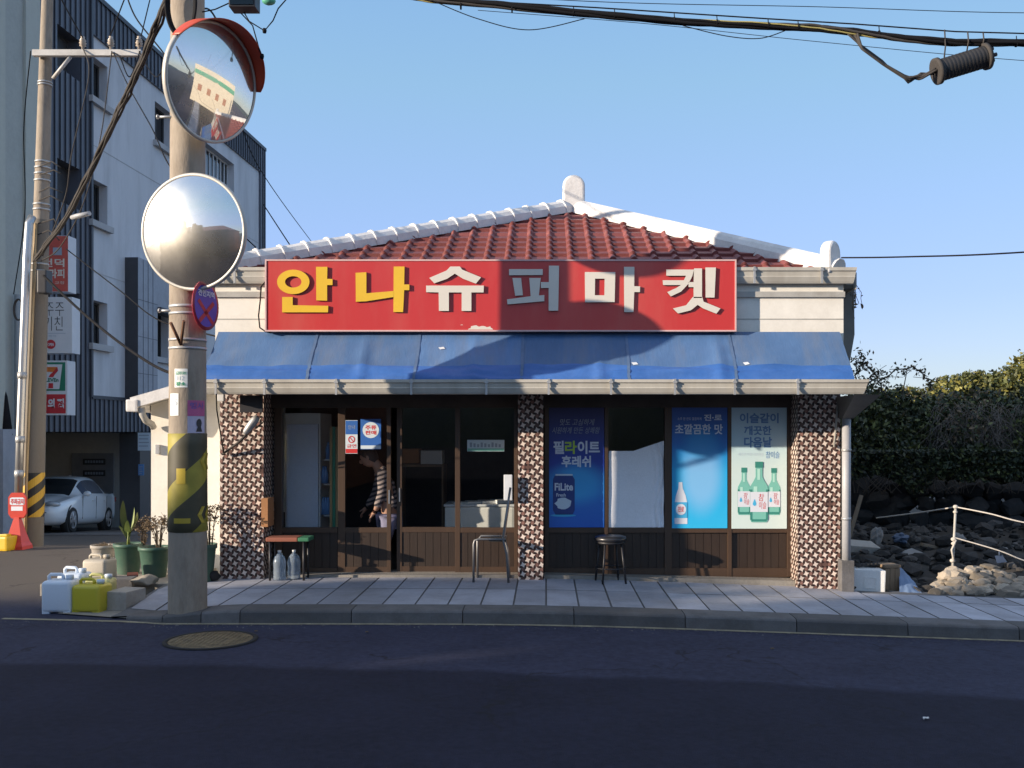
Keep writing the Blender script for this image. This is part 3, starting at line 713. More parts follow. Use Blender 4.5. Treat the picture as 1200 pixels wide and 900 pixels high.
mb = MB(); mb.tube([P(311, 330, DS + .03), P(306, 336, DS + .05), P(305, 352, DS + .07), P(303, 370, DS + .07), P(304.5, 384, DS + .06), P(311, 388.5, DS + .03), P(318, 390, DS)], .008, 6)
tag(mb.build('sign_cable', M['cable'], origin=P(305, 388, DS)), 'thin black supply wire looping down beside the red signboard', 'wire')
# ---------------------------------------------------------------- posters and papers on the glass
PD = DG - .034
def sheet(name, px0, px1, py0, py1, d, m, label, cat, group=None, th=.004):
    a, b = P(px0, py1, d), P(px1, py0, d); t = thing(name, ((a.x + b.x) / 2, d, a.z), label, cat, group)
    mb = MB(); mb.box(a.x, b.x, d, d + th, a.z, b.z); mb.build('sheet', m, t); return t
def flat(mb, px0, px1, py0, py1, d): mb.quad(P(px0, py1, d), P(px1, py1, d), P(px1, py0, d), P(px0, py0, d))
def wr(mb, body, px0, px1, py0, py1, d, bold=.03, shear=0): add_text(mb, body, lambda u, v: P(u, v, d), px0, px1, py1, py0, bold, shear)
def pmat(n, c, r=.45): return mat(n, c, r, var=.02, fine=.01)
pmat('print_white', (.66, .70, .78)); pmat('print_lime', (.42, .62, .06)); pmat('print_navy', (.02, .05, .22)); pmat('print_blue', (.03, .13, .45)); pmat('print_sky', (.06, .42, .72))
pmat('print_red', (.55, .03, .03)); pmat('print_bottle', (.19, .50, .43), .3); pmat('print_bottle_dark', (.045, .24, .20), .3); pmat('print_bottle_pale', (.42, .72, .64), .3); pmat('print_pale', (.60, .70, .78)); pmat('print_grey', (.30, .36, .45)); pmat('print_black', (.02, .02, .025)); pmat('print_slate', (.10, .24, .50))
zA, zB = Z(618, PD), Z(475, PD)
H = zB - zA
t = sheet('poster', 643.5, 708, 475, 618, PD, grad_mat('poster_night', [(0, (.02, .13, .55)), (.28, (.03, .20, .62)), (.52, (.015, .05, .36)), (1, (.005, .012, .10))], 0, H, spot=[(0, H * .36, .42, .30, (.05, .42, .78), .75)]), 'deep blue drinks poster with a can, next to the narrow pillar', 'poster')
mb = MB(); d = PD - .002
wr(mb, '맛도 고심하게', 656, 697, 491, 498.5, d, .0, .25); wr(mb, '시원하게 만든 상쾌함', 647, 703, 500.5, 508, d, 0, .25); mb.build('slogan', M['print_grey'], t)
mb = MB(); wr(mb, '필', 648.5, 661, 516.5, 532, d, .034); wr(mb, '이트', 677, 703, 516.5, 532, d, .034); wr(mb, '후레쉬', 658, 692.5, 534, 547.5, d, .032); mb.build('lettering', M['print_white'], t)
mb = MB(); wr(mb, '라', 662, 676, 516.5, 532, d, .032); mb.build('lettering', M['print_lime'], t)
mb = MB(); a = [P(x, y, d) for x, y in [(648, 562), (650, 557.5), (671, 557.5), (673.5, 562), (673.5, 598), (671, 603), (651, 603), (648, 598)]]; mb.poly(a); can = mb.build('printed_can', M['print_navy'], t)
mb = MB(); flat(mb, 651, 671, 555.5, 557.4, d); mb.build('can_top', M['print_pale'], can); mb = MB(); mb.poly([P(660 + 9 * cos(k * .449) * (1 + .18 * sin(3 * k)), 590 + 7 * sin(k * .449), d - .002) for k in range(14)]); mb.build('can_badge', M['print_pale'], can)
mb = MB(); wr(mb, 'FiLite', 650, 671.5, 566, 575, d - .002, .03); wr(mb, 'Fresh', 652, 663, 578, 582, d - .002, .02); mb.build('can_lettering', M['print_white'], can)
mb = MB(); a = ell(660, 604, 15, 1.6, 20); mb.poly([P(x, y, d) for x, y in a]); mb.build('printed_glow', M['print_sky'], t)

t = sheet('poster', 787.5, 852.3, 475.5, 619, PD, grad_mat('poster_sky', [(0, (.03, .46, .80)), (.45, (.02, .40, .78)), (.7, (.015, .16, .52)), (1, (.012, .075, .34))], 0, H, spot=[(.02, H * .42, .30, .52, (.34, .55, .85), .55), (.02, H * .68, .27, .26, (.02, .30, .66), .7)]), 'bright sky blue drinks poster with a white bottle printed low in the corner', 'poster')
mb = MB(); wr(mb, '초깔끔한 맛', 791, 847, 497, 509, d, .022); wr(mb, '진·로', 825, 846, 485.5, 493, d, .03); wr(mb, '소주 한 잔도 깔끔하게', 794, 822, 489, 492.5, d, .0); mb.build('lettering', M['print_pale'], t)
mb = MB(); ol = [(795.5, 565), (799.5, 565), (800, 572), (803.5, 581), (805.5, 590), (805.5, 614), (790.5, 614), (790.5, 590), (792, 581), (795, 572)]
mb.poly([P(x, y, d) for x, y in ol]); bt = mb.build('printed_bottle', M['print_white'], t)
mb = MB(); flat(mb, 790.5, 805.5, 588.5, 607, d - .002); mb.build('bottle_label', M['print_sky'], bt)
mb = MB(); mb.poly([P(x, y, d - .004) for x, y in ell(798, 597, 6, 6.5, 20)]); mb.build('label_disc', M['print_white'], bt)
mb = MB(); wr(mb, '진로', 794.5, 801.5, 593.5, 600, d - .006, .02); mb.build('label_lettering', M['print_red'], bt)

t = sheet('poster', 857.3, 922, 475.5, 619.5, PD, grad_mat('poster_pale', [(0, (.60, .72, .70)), (.5, (.58, .72, .72)), (.75, (.46, .66, .74)), (1, (.40, .60, .72))], 0, H), 'pale mint drinks poster printed with three green bottles, next to the end pillar', 'poster')
mb = MB(); wr(mb, '이슬같이', 867, 912.5, 484, 496, d, .03); wr(mb, '깨끗한', 872, 904, 499, 510, d, .03); wr(mb, '다음날', 872, 904.5, 512, 524.5, d, .03); wr(mb, '참이슬', 897.5, 913.5, 529, 537, d, .0); mb.build('lettering', M['print_slate'], t)
mb = MB(); wr(mb, '깨끗한 아침 처음처럼', 865, 894, 530.5, 534, d, 0); mb.build('small_print', M['print_pale'], t)
def bottle_print(cx, top, bot, w, dd):
    h = bot - top; hw = w / 2; nk = w * .19
    ol = [(-nk, top), (nk, top), (nk, top + h * .25), (nk * 1.5, top + h * .31), (hw * .95, top + h * .40), (hw, top + h * .45), (hw, bot - 3), (hw * .85, bot), (-hw * .85, bot), (-hw, bot - 3), (-hw, top + h * .45), (-hw * .95, top + h * .40), (-nk * 1.5, top + h * .31), (-nk, top + h * .25)]
    mb = MB(); mb.poly([P(cx + x, y, dd) for x, y in ol]); o = mb.build('printed_bottle', M['print_bottle'], t)
    mb = MB(); flat(mb, cx - nk * 1.15, cx + nk * 1.15, top, top + h * .10, dd - .0012); mb.build('cap', M['print_bottle_dark'], o); mb = MB(); flat(mb, cx - hw, cx - hw * .75, top + h * .46, bot - 3, dd - .0012); flat(mb, cx + hw * .78, cx + hw, top + h * .46, bot - 3, dd - .0012); flat(mb, cx - hw * .85, cx + hw * .85, bot - 3.5, bot - 1, dd - .0012); mb.build('dark_edge', M['print_bottle_dark'], o)
    mb = MB(); flat(mb, cx - nk * .5, cx + nk * .3, top + h * .12, top + h * .3, dd - .0012); flat(mb, cx - hw * .6, cx - hw * .2, top + h * .41, top + h * .5, dd - .0012); mb.build('shine', M['print_bottle_pale'], o)
    mb = MB(); flat(mb, cx - hw + .2, cx + hw - .2, top + h * .5, top + h * .83, dd - .0022); mb.build('bottle_label', M['print_white'], o)
    mb = MB(); wr(mb, '참', cx - .5, cx + hw * .55, top + h * .53, top + h * .65, dd - .0032, 0, .1); wr(mb, '이슬', cx, cx + hw * .8, top + h * .66, top + h * .78, dd - .0032, 0, .1); mb.build('label_lettering', M['print_red'], o)
    mb = MB(); dc = cx - hw * .5; dy = top + h * .68; mb.poly([P(dc + x * w * .11, dy + y * w * .16, dd - .0032) for x, y in [(0, -1.4), (.5, -.6), (.95, .2), (.8, .8), (0, 1.1), (-.8, .8), (-.95, .2), (-.5, -.6)]]); mb.build('droplet', M['print_sky'], o)
bottle_print(872, 548, 603.5, 15, d); bottle_print(907, 548.5, 603.5, 15, d); bottle_print(889.5, 541, 612, 21, d - .004)

# small papers on the first door
pd = DG - .022
t = sheet('notice', 404.8, 419, 492.5, 531.5, pd, M['print_pale'], 'small no smoking notice, red on white, on the sliding door glass', 'notice', th=.002)
dd = pd - .0015
mb = MB(); flat(mb, 405, 419, 493, 509, dd); mb.build('blue_panel', M['print_blue'], t)
mb = MB(); flat(mb, 405, 418.7, 526, 531, dd); o = [P(x, y, dd) for x, y in ell(412, 515, 4, 4.2, 20)]; i = [P(x, y, dd) for x, y in ell(412, 515, 2.9, 3.1, 20)]; mb.ring(o, i, (0, -.0005, 0)); mb.poly([P(409.4, 512.4, dd), P(410.1, 511.8, dd), P(414.6, 517.6, dd), P(413.9, 518.2, dd)]); wr(mb, '금연', 406.5, 417.5, 520.5, 524.5, dd, .02); mb.build('red_print', M['print_red'], t)
mb = MB(); wr(mb, '안내', 408, 416, 498, 503, dd - .001, 0); mb.build('lettering', M['print_grey'], t)
t = sheet('notice', 422.5, 446.5, 491, 526.5, pd, M['print_blue'], 'square blue notice with a pale printed disc on the sliding door glass', 'notice', th=.002)
mb = MB(); mb.poly([P(x, y, dd) for x, y in ell(434.5, 504, 9.6, 9.4, 28)]); flat(mb, 422.8, 446.2, 522, 526, dd); mb.build('disc', M['print_pale'], t)
mb = MB(); wr(mb, '주류', 428, 441, 498.5, 503.5, dd - .001, .03); wr(mb, '판매', 428, 441, 504.5, 509.5, dd - .001, .03); mb.build('lettering', M['print_red'], t)
t = sheet('price_board', 547.5, 591, 515.5, 529, DG + .035, M['print_pale'], 'narrow pale blue price strip hanging behind the third door pane', 'price board', th=.004)
mb = MB(); flat(mb, 548, 590.5, 525.5, 528.5, DG + .033); mb.build('teal_band', M['print_bottle'], t)
mb = MB()
for k in range(9): mb.box(X(551 + k * 4.2, 11.17), X(553.6 + k * 4.2, 11.17), DG + .031, DG + .033, Z(524, 11.17), Z(518.5 + (k % 3), 11.17))
mb.build('printed_rows', M['print_grey'], t)
# white sheet closing the lower part of one window
ctop = [(713.4, 528.5), (740, 528.5), (745, 526), (777.7, 516.5)]
t = thing('window_sheet', P(745, 618, DG + .1), 'white plastic sheet with a slanting top edge hung behind the window between two posters', 'sheet')
mb = MB(); mb.sm = True
def ws(u, v):
    px = 713.4 + 64.5 * u; top = 528.5 if px < 742 else 528.5 - (px - 742) * .335; py = 618 + (top - 618) * v
    k = sm(.72, .95, u); r = (.016 * sin(u * 60 + 3 * sin(v * 7)) + .012 * mnoise.noise(Vector((u * 14, v * 5, 0)))) * k + .006 * mnoise.noise(Vector((u * 3, v * 3, 2)))
    p = P(px, py, DG - .012); p.y += r * .8; return p
mb.grid(ws, 90, 40); mb.build('sheet', mat('sheet_white', (.84, .86, .90), .8, var=.04, bump=.15), t, recalc=False)

# ---------------------------------------------------------------- things seen through the glass
def fridge():
    d = DG + .35; a = P(334, 617, d); b = P(378, 484, d)
    t = thing('fridge', (a.x, d, .14), 'tall white shop fridge behind the end window by the door', 'fridge')
    mb = MB(); mb.box(a.x, P(375.5, 0, d).x, d, d + .6, .16, b.z, ch=.01); mb.build('cabinet', M['white_plastic'], t)
    mb = MB(); mb.box(P(337, 0, d).x, P(374, 0, d).x, d - .05, d - .004, .25, P(0, 497, d).z, ch=.008); mb.build('door', mat('fridge_white', (.50, .56, .70), .35, var=.03), t)
    mb = MB(); mb.box(P(333, 0, d).x, P(336, 0, d).x, d - .08, d - .055, .8, P(0, 476, d).z); mb.build('rail', M['trim_paint'], t)
fridge()
d = DG + .22
t = thing('display_cooler', P(391, 665, d), 'tall cooler with green and tan door posts behind the first sliding door', 'cooler')
mb = MB(); mb.box(X(389.5, d), X(393, d), d, d + .05, .16, Z(500, d)); mb.build('green_post', mat('green_paint', (.02, .20, .12), .4), t)
mb = MB(); mb.box(X(386.3, d), X(389.2, d), d, d + .05, .16, Z(500, d)); mb.box(X(393.3, d), X(396.5, d), d, d + .05, .16, Z(500, d)); mb.build('tan_post', mat('tan_paint', (.36, .24, .11), .5), t)
mb = MB()
for y in (540, 569, 606): mb.box(X(377, d), X(386, d), d + .1, d + .4, Z(y, d), Z(y - 1.5, d))
mb.build('shelf', M['galvanised'], t)
mb = MB()
for k, y in enumerate((606, 606, 606, 569, 569, 540)): mb.lathe([(.03, 0), (.03, .12), (.012, .17), (.012, .2)], (X(379 + (k % 3) * 2.8, d + .2), d + .2, Z(y - 1.5, d)), 10)
mb.build('goods', M['print_slate'], t)
d = 11.6
t = thing('chest_freezer', P(562, 660, d), 'long white chest freezer with papers on its lid behind the third door pane', 'freezer')
x0, x1, z1 = X(521, d), X(603, d), Z(594, d)
mb = MB(); mb.box(x0, x1, d, d + .55, .15, z1, ch=.03); mb.build('body', mat('freezer_cream', (.78, .77, .73), .45, var=.04, dirt=.2), t)
mb = MB(); mb.box(x0 - .01, x1 + .01, d - .012, d + .56, z1 + .002, z1 + .03, ch=.008); mb.build('lid', M['white_plastic'], t)
rs = random.Random(5)
for k in range(4):
    mb = MB(); x = x0 + .18 + k * .16; mb.box(-.1, .1, -.12, .12, 0, .012 + .01 * k, rotm((x, d + .18, z1 + .034), 0, 0, rs.uniform(-.5, .5)))
    tag(mb.build('paper_stack', M['white_paper'], origin=(x, d + .18, z1 + .034)), 'loose white papers lying on the lid of the chest freezer', 'papers', 'papers on the freezer lid')
d = 12.6
for k, (a, b, y0, y1, nm) in enumerate(((470.5, 491, 526, 543, 'dim plain carton stored deep in the shop behind the open door'), (493, 518, 528, 544, 'paler flat carton stored deep in the shop beside the dim one'))):
    mb = MB(); mb.box(X(a, d), X(b, d), d, d + .3, Z(y1, d), Z(y0, d), ch=.006); tag(mb.build('carton', M['white_paper'] if k else M['cardboard'], origin=P((a + b) / 2, y1, d)), nm, 'box')
mb = MB(); mb.box(X(468, d), X(520, d), d - .05, d + .4, Z(547, d), Z(544.3, d)); mb.box(X(468, d), X(470, d), d - .05, d + .4, .14, Z(547, d)); mb.box(X(518, d), X(520, d), d - .05, d + .4, .14, Z(547, d))
tag(mb.build('shelf_unit', M['old_wood'], origin=(X(494, d), d, .14)), 'dark wooden shelf deep in the shop carrying two cartons', 'shelf')

# ---------------------------------------------------------------- shopkeeper, bending forward inside the door
def skin_obj(name, pts, edges, m, parent, sub=2):
    base_ = OR[parent.name]; me = bpy.data.meshes.new(name); me.from_pydata([Vector(p[:3]) - base_ for p in pts], edges, [])
    o = bpy.data.objects.new(name, me); COL.objects.link(o); o.parent = parent; OR[o.name] = base_
    sk = o.modifiers.new('skin', 'SKIN'); sk.use_smooth_shade = True
    for i, p in enumerate(pts):
        q = me.skin_vertices[0].data[i]; r = p[3]; q.radius = r if isinstance(r, tuple) else (r, r); q.use_root = (i == 0)
    ss = o.modifiers.new('smooth', 'SUBSURF'); ss.levels = sub; ss.render_levels = sub
    dg = bpy.context.evaluated_depsgraph_get(); dg.update(); nm = bpy.data.meshes.new_from_object(o.evaluated_get(dg)); o.modifiers.clear(); o.data = nm
    for p in nm.polygons: p.use_smooth = True
    nm.materials.clear(); nm.materials.append(m); return o
def person():
    d = 11.31; hip = P(460, 601, d); fl = .15
    t = thing('person', (hip.x, d, fl), 'grey haired shopkeeper in a striped shirt bending forward behind the sliding door glass', 'person')
    def q(px, py, dy, r): v = P(px, py, d + dy); return (v.x, v.y, v.z, r)
    skin = mat('skin', (.42, .22, .15), .6, var=.06)
    # pelvis, spine, neck, head root ; near arm ; far arm ; legs
    kn = .52
    pts = [q(457, 601, 0, (.13, .11)), q(455, 578, 0, (.125, .10)), q(449, 557, 0, (.125, .10)), q(443, 546, 0, .06), q(438, 540.5, 0, .055), q(433.5, 536, 0, .085), q(431, 531, 0, .07),
           q(449.5, 555, -.11, .055), q(448, 578, -.14, .044), q(441, 596, -.15, .032), q(439.8, 599, -.15, .030),
           q(447, 556, .15, .058), q(440, 580, .22, .043), q(430, 594, .22, .030),
           q(456, 609, -.08, .088), q(449, 638, -.08, .062), (hip.x - .10, d - .08, fl + .09, .042), (hip.x - .24, d - .08, fl + .035, .036),
           q(457, 609, .09, .088), q(450, 638, .10, .062), (hip.x - .08, d + .10, fl + .09, .042), (hip.x - .22, d + .10, fl + .035, .036)]
    ed = [(0, 1), (1, 2), (2, 3), (3, 4), (4, 5), (5, 6), (2, 7), (7, 8), (8, 9), (9, 10), (2, 11), (11, 12), (12, 13), (0, 14), (14, 15), (15, 16), (16, 17), (0, 18), (18, 19), (19, 20), (20, 21)]
    skin_obj('body', pts, ed, skin, t)
    # shirt
    st = bpy.data.materials.new('striped_cloth'); st.use_nodes = True; nt = st.node_tree; N = nt.nodes; L = nt.links; b = N['Principled BSDF']; b.inputs['Roughness'].default_value = .85
    tc = N.new('ShaderNodeTexCoord'); w = N.new('ShaderNodeTexWave'); w.bands_direction = 'Z'; w.inputs['Scale'].default_value = 6.2; w.inputs['Distortion'].default_value = 1.2; w.inputs['Detail Scale'].default_value = 2
    mp = N.new('ShaderNodeMapping'); mp.inputs['Rotation'].default_value = (0, radians(18), 0); L.new(tc.outputs['Object'], mp.inputs[0]); L.new(mp.outputs[0], w.inputs[0])
    cr = N.new('ShaderNodeValToRGB'); cr.color_ramp.elements[0].position = .42; cr.color_ramp.elements[0].color = (.035, .03, .04, 1); cr.color_ramp.elements[1].position = .55; cr.color_ramp.elements[1].color = (.34, .27, .26, 1)
    L.new(w.outputs['Fac'], cr.inputs[0]); L.new(cr.outputs[0], b.inputs['Base Color'])
    sp = [(p[0], p[1], p[2], (tuple(x + .014 for x in p[3]) if isinstance(p[3], tuple) else p[3] + .012)) for p in pts]
    keep = [1, 0, 2, 3, 7, 8, 9, 11, 12, 13]; ix = {k: i for i, k in enumerate(keep)}; e2 = [(ix[a], ix[b_]) for a, b_ in ed if a in ix and b_ in ix]
    s2 = [sp[k] for k in keep]; skin_obj('shirt', s2, e2, st, t)
    keep = [0, 14, 15, 16, 18, 19, 20]; ix = {k: i for i, k in enumerate(keep)}; e2 = [(ix[a], ix[b_]) for a, b_ in ed if a in ix and b_ in ix]
    skin_obj('trousers', [sp[k] for k in keep], e2, mat('lilac_cloth', (.30, .28, .42), .9, var=.1), t)
    # hand with five fingers, face, hair
    hp = [Vector(pts[10][:3]), Vector(pts[13][:3])]
    for s, w0 in ((0, hp[0]), (1, hp[1])):
        dirv = Vector((-.55, 0, -.8)).normalized(); sd = Vector((0, 1, 0))
        hpts = [(*w0, .024), (*(w0 + dirv * .05), (.034, .018)), (*(w0 + dirv * .085), (.036, .016))]; he = [(0, 1), (1, 2)]
        for f, (o, l) in enumerate(((-.03, .062), (-.01, .074), (.01, .07), (.03, .055))):
            k = len(hpts); b0 = w0 + dirv * .085 + sd * o; cu = Vector((-.5, 0, -.1))
            hpts += [(*b0, .009), (*(b0 + dirv * l * .5), .0085), (*(b0 + dirv * l * .8 + Vector((.018, 0, -.012))), .007)]; he += [(2, k), (k, k + 1), (k + 1, k + 2)]
        k = len(hpts); b0 = w0 + dirv * .03 + sd * (-.035 if s else .035) + Vector((-.02, 0, 0)); hpts += [(*b0, .011), (*(b0 + Vector((-.045, 0, -.03))), .009)]; he += [(0, k), (k, k + 1)]
        skin_obj('hand', hpts, he, skin, t, 1)
    hc = P(432.2, 536, d); up_ = Vector((-.42, 0, .9)).normalized(); fw = Vector((-.9, 0, -.42))
    rot = Matrix((fw, Vector((0, 1, 0)), up_)).transposed()
    mb = MB(); mb.sphere(hc, .1, (1.0, .8, 1.15), 3, rot); hd = mb.build('head', skin, t)
    for nm, loc, r, sc, m_ in (('nose', (.105, 0, -.01), .02, (1, .7, 1.2), skin), ('ear', (-.0, -.082, 0), .026, (.8, .4, 1.2), skin), ('ear', (-.0, .082, 0), .026, (.8, .4, 1.2), skin), ('eye', (.088, -.034, .018), .011, (.6, 1.2, .7), M['ink']), ('eye', (.088, .034, .018), .011, (.6, 1.2, .7), M['ink']), ('mouth', (.088, 0, -.052), .018, (.5, 1.3, .35), M['print_red'])):
        mb = MB(); mb.sphere(hc + rot @ Vector(loc), r, sc, 2, rot); mb.build(nm, m_, hd)
    bm = bmesh.new(); bmesh.ops.create_icosphere(bm, subdivisions=3, radius=.108)
    bmesh.ops.bisect_plane(bm, geom=bm.verts[:] + bm.edges[:] + bm.faces[:], plane_co=(.03, 0, .012), plane_no=Vector((.75, 0, -.66)), clear_outer=True)
    mb = MB(); mb.sm = True; mb.frombm(bm, Matrix.Translation(hc) @ (rot @ Matrix.Diagonal((1.02, .84, 1.14))).to_4x4()); mb.build('hair', mat('hair', (.035, .03, .03), .7), t)
person()

# ---------------------------------------------------------------- in front of the shop
def zs(px, d): return sw(X(px, d), d)
# cushioned stool with water bottles under it
d = 10.72; xx = X(339, d); z0 = zs(339, d)
t = thing('bench', (xx, d, z0), 'low bench with a worn orange and green top against the mosaic pillar', 'bench')
x0, x1, zt_ = X(315, d), X(365, d), Z(628.5, d)
mb = MB(); mb.box(x0, x1 - .12, d - .13, d + .13, zt_ - .045, zt_, ch=.012); mb.build('seat', mat('seat_orange', (.26, .085, .05), .7, dirt=.5), t)
mb = MB(); mb.box(x1 - .118, x1, d - .13, d + .13, zt_ - .043, zt_ - .002, ch=.012); mb.build('seat_end', mat('seat_green', (.03, .16, .08), .7), t)
for a in (x0 + .04, x1 - .06):
    for b in (d - .1, d + .1):
        mb = MB(); mb.tube([(a, b, z0 - .01), (a, b, zt_ - .046)], .012, 8); mb.build('leg', M['black_metal'], t)
mat('bottle_clear', (.55, .66, .78), .12, var=.05, spec=.6, trans=.75)
for k, px in enumerate((329, 344.5)):
    mb = MB(); mb.lathe([(.02, 0), (.066, .004), (.070, .02), (.067, .05), (.070, .08), (.067, .12), (.070, .16), (.070, .2), (.056, .25), (.020, .285), (.018, .295)], (X(px, d), d - .05 + .05 * (k % 2), z0), 16)
    o = mb.build('water_bottle', M['bottle_clear'], origin=(X(px, d), d - .02, z0)); tag(o, 'large clear plastic water bottle standing under the orange bench', 'bottle', 'water bottles under the bench')
    mb = MB(); mb.lathe([(.021, .296), (.021, .318)], (X(px, d), d - .05 + .05 * (k % 2), z0), 12); mb.build('cap', M['white_plastic'], o)
# cardboard leaning on the pillar
mb = MB(); a = P(310.5, 616, 10.8); mb.box(a.x, a.x + .07, 10.66, 10.9, a.z, Z(583, 10.8)); tag(mb.build('box', M['cardboard'], origin=a), 'small brown cardboard box hung on the flank of the mosaic pillar above the bench', 'box')
# tubular chair
d = 10.72; z0 = zs(580, d)
t = thing('chair', (X(580, d), d, z0), 'tube framed metal chair standing in front of the third door beside the narrow pillar', 'chair')
xa, xb = X(556.5, d), X(600, d); zt_ = Z(629.5, d)
mb = MB(); mb.tube([(xa, d - .2, z0 - .01), (xa + .002, d - .2, zt_ - .05), (xa + .012, d - .2, zt_ - .015), (xa + .05, d - .2, zt_), (xb - .06, d - .2, zt_ - .002)], .0125, 10); mb.build('front_leg', M['dull_tube'] if 'dull_tube' in M else mat('dull_tube', (.20, .20, .205), .45, metal=.6), t); mb = MB()
mb.tube([(xa + .02, d + .12, z0 - .01), (xa + .02, d + .12, zt_ - .05), (xa + .06, d + .12, zt_), (xb - .06, d + .12, zt_)], .0125, 10); mb.build('front_leg', mat('dull_tube', (.20, .20, .205), .45, metal=.6), t)
mb = MB()
for y in (d - .2, d + .12): mb = MB(); mb.tube([(xb - .03, y, z0 - .01), (xb - .05, y, z0 + .3), (xb - .09, y, zt_), (xb - .07, y, zt_ + .15), (xb - .01, y, Z(570, d))], .0125, 10); mb.build('back_leg', mat('dull_tube', (.20, .20, .205), .45, metal=.6), t)
mb = MB(); mb.box(xa + .16, xb - .06, d - .19, d + .11, zt_ - .03, zt_ - .008, ch=.008); mb.build('seat', M['black_rubber'], t)
mb = MB(); mb.box(X(590.5, d), X(600.5, d), d - .05, d - .03, Z(586, d), Z(556, d), ch=.008); mb.build('backrest', M['white_plastic'], t)
# round black stool
d = 10.70; c = Vector((X(715.5, d), d, zs(715, d)))
t = thing('stool', c, 'round black stool with a padded seat standing before the blue poster', 'stool')
zt_ = Z(627.5, d) - c.z
mb = MB(); mb.lathe([(0, zt_ + .004), (.12, zt_ + .002), (.165, zt_ - .01), (.178, zt_ - .03), (.172, zt_ - .05), (.15, zt_ - .06)], c, 32); mb.build('seat', mat('vinyl', (.022, .022, .026), .35, var=.1, spec=.6), t)
mb = MB(); mb.lathe([(.15, zt_ - .085), (.158, zt_ - .075), (.158, zt_ - .061), (.0, zt_ - .061)], c, 28); mb.build('seat_ring', M['black_metal'], t)
for k in range(4):
    a = pi / 4 + k * pi / 2 + .25; mb = MB(); mb.tube([c + Vector((.13 * cos(a), .13 * sin(a), zt_ - .08)), c + Vector((.185 * cos(a), .185 * sin(a), -.005))], .0115, 8); mb.build('leg', M['black_metal'], t)
mb = MB(); n = 28; mb.tube([c + Vector((.165 * cos(2 * pi * k / n), .165 * sin(2 * pi * k / n), .16)) for k in range(n + 1)], .007, 6, cap=False); mb.build('foot_ring', M['black_metal'], t)
# lamp arm and dark panel under the awning corner
t = thing('stay_arm', P(262, 531, 10.5), 'grey lamp head on a slanting arm fixed to the corner of the mosaic pillar', 'lamp arm')
mb = MB(); mb.tube([P(261, 532, 10.71), P(280, 518, 10.62), P(294, 504, 10.52)], .014, 8); mb.tube([P(300, 502, 10.5), P(308, 495, 10.48)], .009, 6); mb.build('arm', M['cable_grey'], t)
mb = MB(); mb.lathe([(.012, -.13), (.03, -.11), (.042, -.03), (.043, .06), (.03, .10), (.0, .11)], P(295, 497, 10.49), 14, rotm((0, 0, 0), 0, radians(38), 0)); mb.build('lamp_head', M['galvanised'], t)
mb = MB(); mb.tube([P(253.5, 462, 9.87), P(254, 480, 10.1), P(262, 531, 10.7)], .007, 6); mb.build('stay_wire', M['cable'], t)
mb = MB(); mb.box(X(281, 10.3), X(307.5, 10.3), 10.3, 10.325, Z(483, 10.3), Z(463, 10.3)); tag(mb.build('panel', M['print_black'], origin=P(294, 483, 10.3)), 'dark flat panel hung under the awning gutter in front of the mosaic pillar', 'panel')
mb = MB(); mb.box(X(254.5, 10.3), X(262, 10.3), 10.3, 10.36, Z(470, 10.3), Z(462, 10.3), ch=.006); tag(mb.build('junction_box', M['white_plastic'], origin=P(258, 470, 10.3)), 'small white electrical box under the end of the awning gutter', 'junction box')
# ---------------------------------------------------------------- mirror pole
PX, PY = -3.288, 9.08; PZ = g(PX, PY) + .085
pole = thing('concrete_pole', (PX, PY, PZ), 'thick round concrete pole with a yellow and black guard carrying two convex mirrors', 'pole')
def pr(z): return .1715 - .0042 * z
mb = MB(); mb.lathe([(pr(-.2), -.2)] + [(pr(k * .5), k * .5) for k in range(0, 23)], (PX, PY, PZ), 40); mb.build('shaft', M['pole_concrete'], pole)
g0, g1 = Z(624.5, PY - .17) - PZ, Z(508, PY - .17) - PZ
gm = bpy.data.materials.new('guard_stripes'); gm.use_nodes = True; nt = gm.node_tree; N = nt.nodes; L = nt.links; b = N['Principled BSDF']; b.inputs['Roughness'].default_value = .6
def _m(op, a, c):
    n = N.new('ShaderNodeMath'); n.operation = op
    for i, v in enumerate((a, c)):
        if isinstance(v, (int, float)): n.inputs[i].default_value = v
        elif v is not None: L.new(v, n.inputs[i])
    return n.outputs[0]
uv = N.new('ShaderNodeAttribute'); uv.attribute_name = 'wrap'; sp = N.new('ShaderNodeSeparateXYZ'); L.new(uv.outputs['Vector'], sp.inputs[0])
ph = _m('FRACT', _m('ADD', _m('DIVIDE', _m('SUBTRACT', sp.outputs[1], _m('MULTIPLY', sp.outputs[0], .85)), .60), 4 - (Z(557, PY - .17) - PZ) / .6), None)
st = _m('LESS_THAN', ph, .56)
tc = N.new('ShaderNodeTexCoord'); nz = N.new('ShaderNodeTexNoise'); nz.inputs['Scale'].default_value = 9; nz.inputs['Detail'].default_value = 5; L.new(tc.outputs['Object'], nz.inputs['Vector'])
mx = N.new('ShaderNodeMix'); mx.data_type = 'RGBA'; L.new(st, mx.inputs[0]); mx.inputs[6].default_value = (.30, .255, .035, 1); mx.inputs[7].default_value = (.055, .050, .028, 1)
mx2 = N.new('ShaderNodeMix'); mx2.data_type = 'RGBA'; mx2.blend_type = 'MULTIPLY'; mx2.inputs[0].default_value = 1; L.new(mx.outputs[2], mx2.inputs[6])
cr = N.new('ShaderNodeValToRGB'); cr.color_ramp.elements[0].color = (.65, .65, .65, 1); cr.color_ramp.elements[1].color = (1.3, 1.3, 1.3, 1); L.new(nz.outputs['Fac'], cr.inputs[0]); L.new(cr.outputs[0], mx2.inputs[7]); L.new(mx2.outputs[2], b.inputs['Base Color'])
M['guard_stripes'] = gm
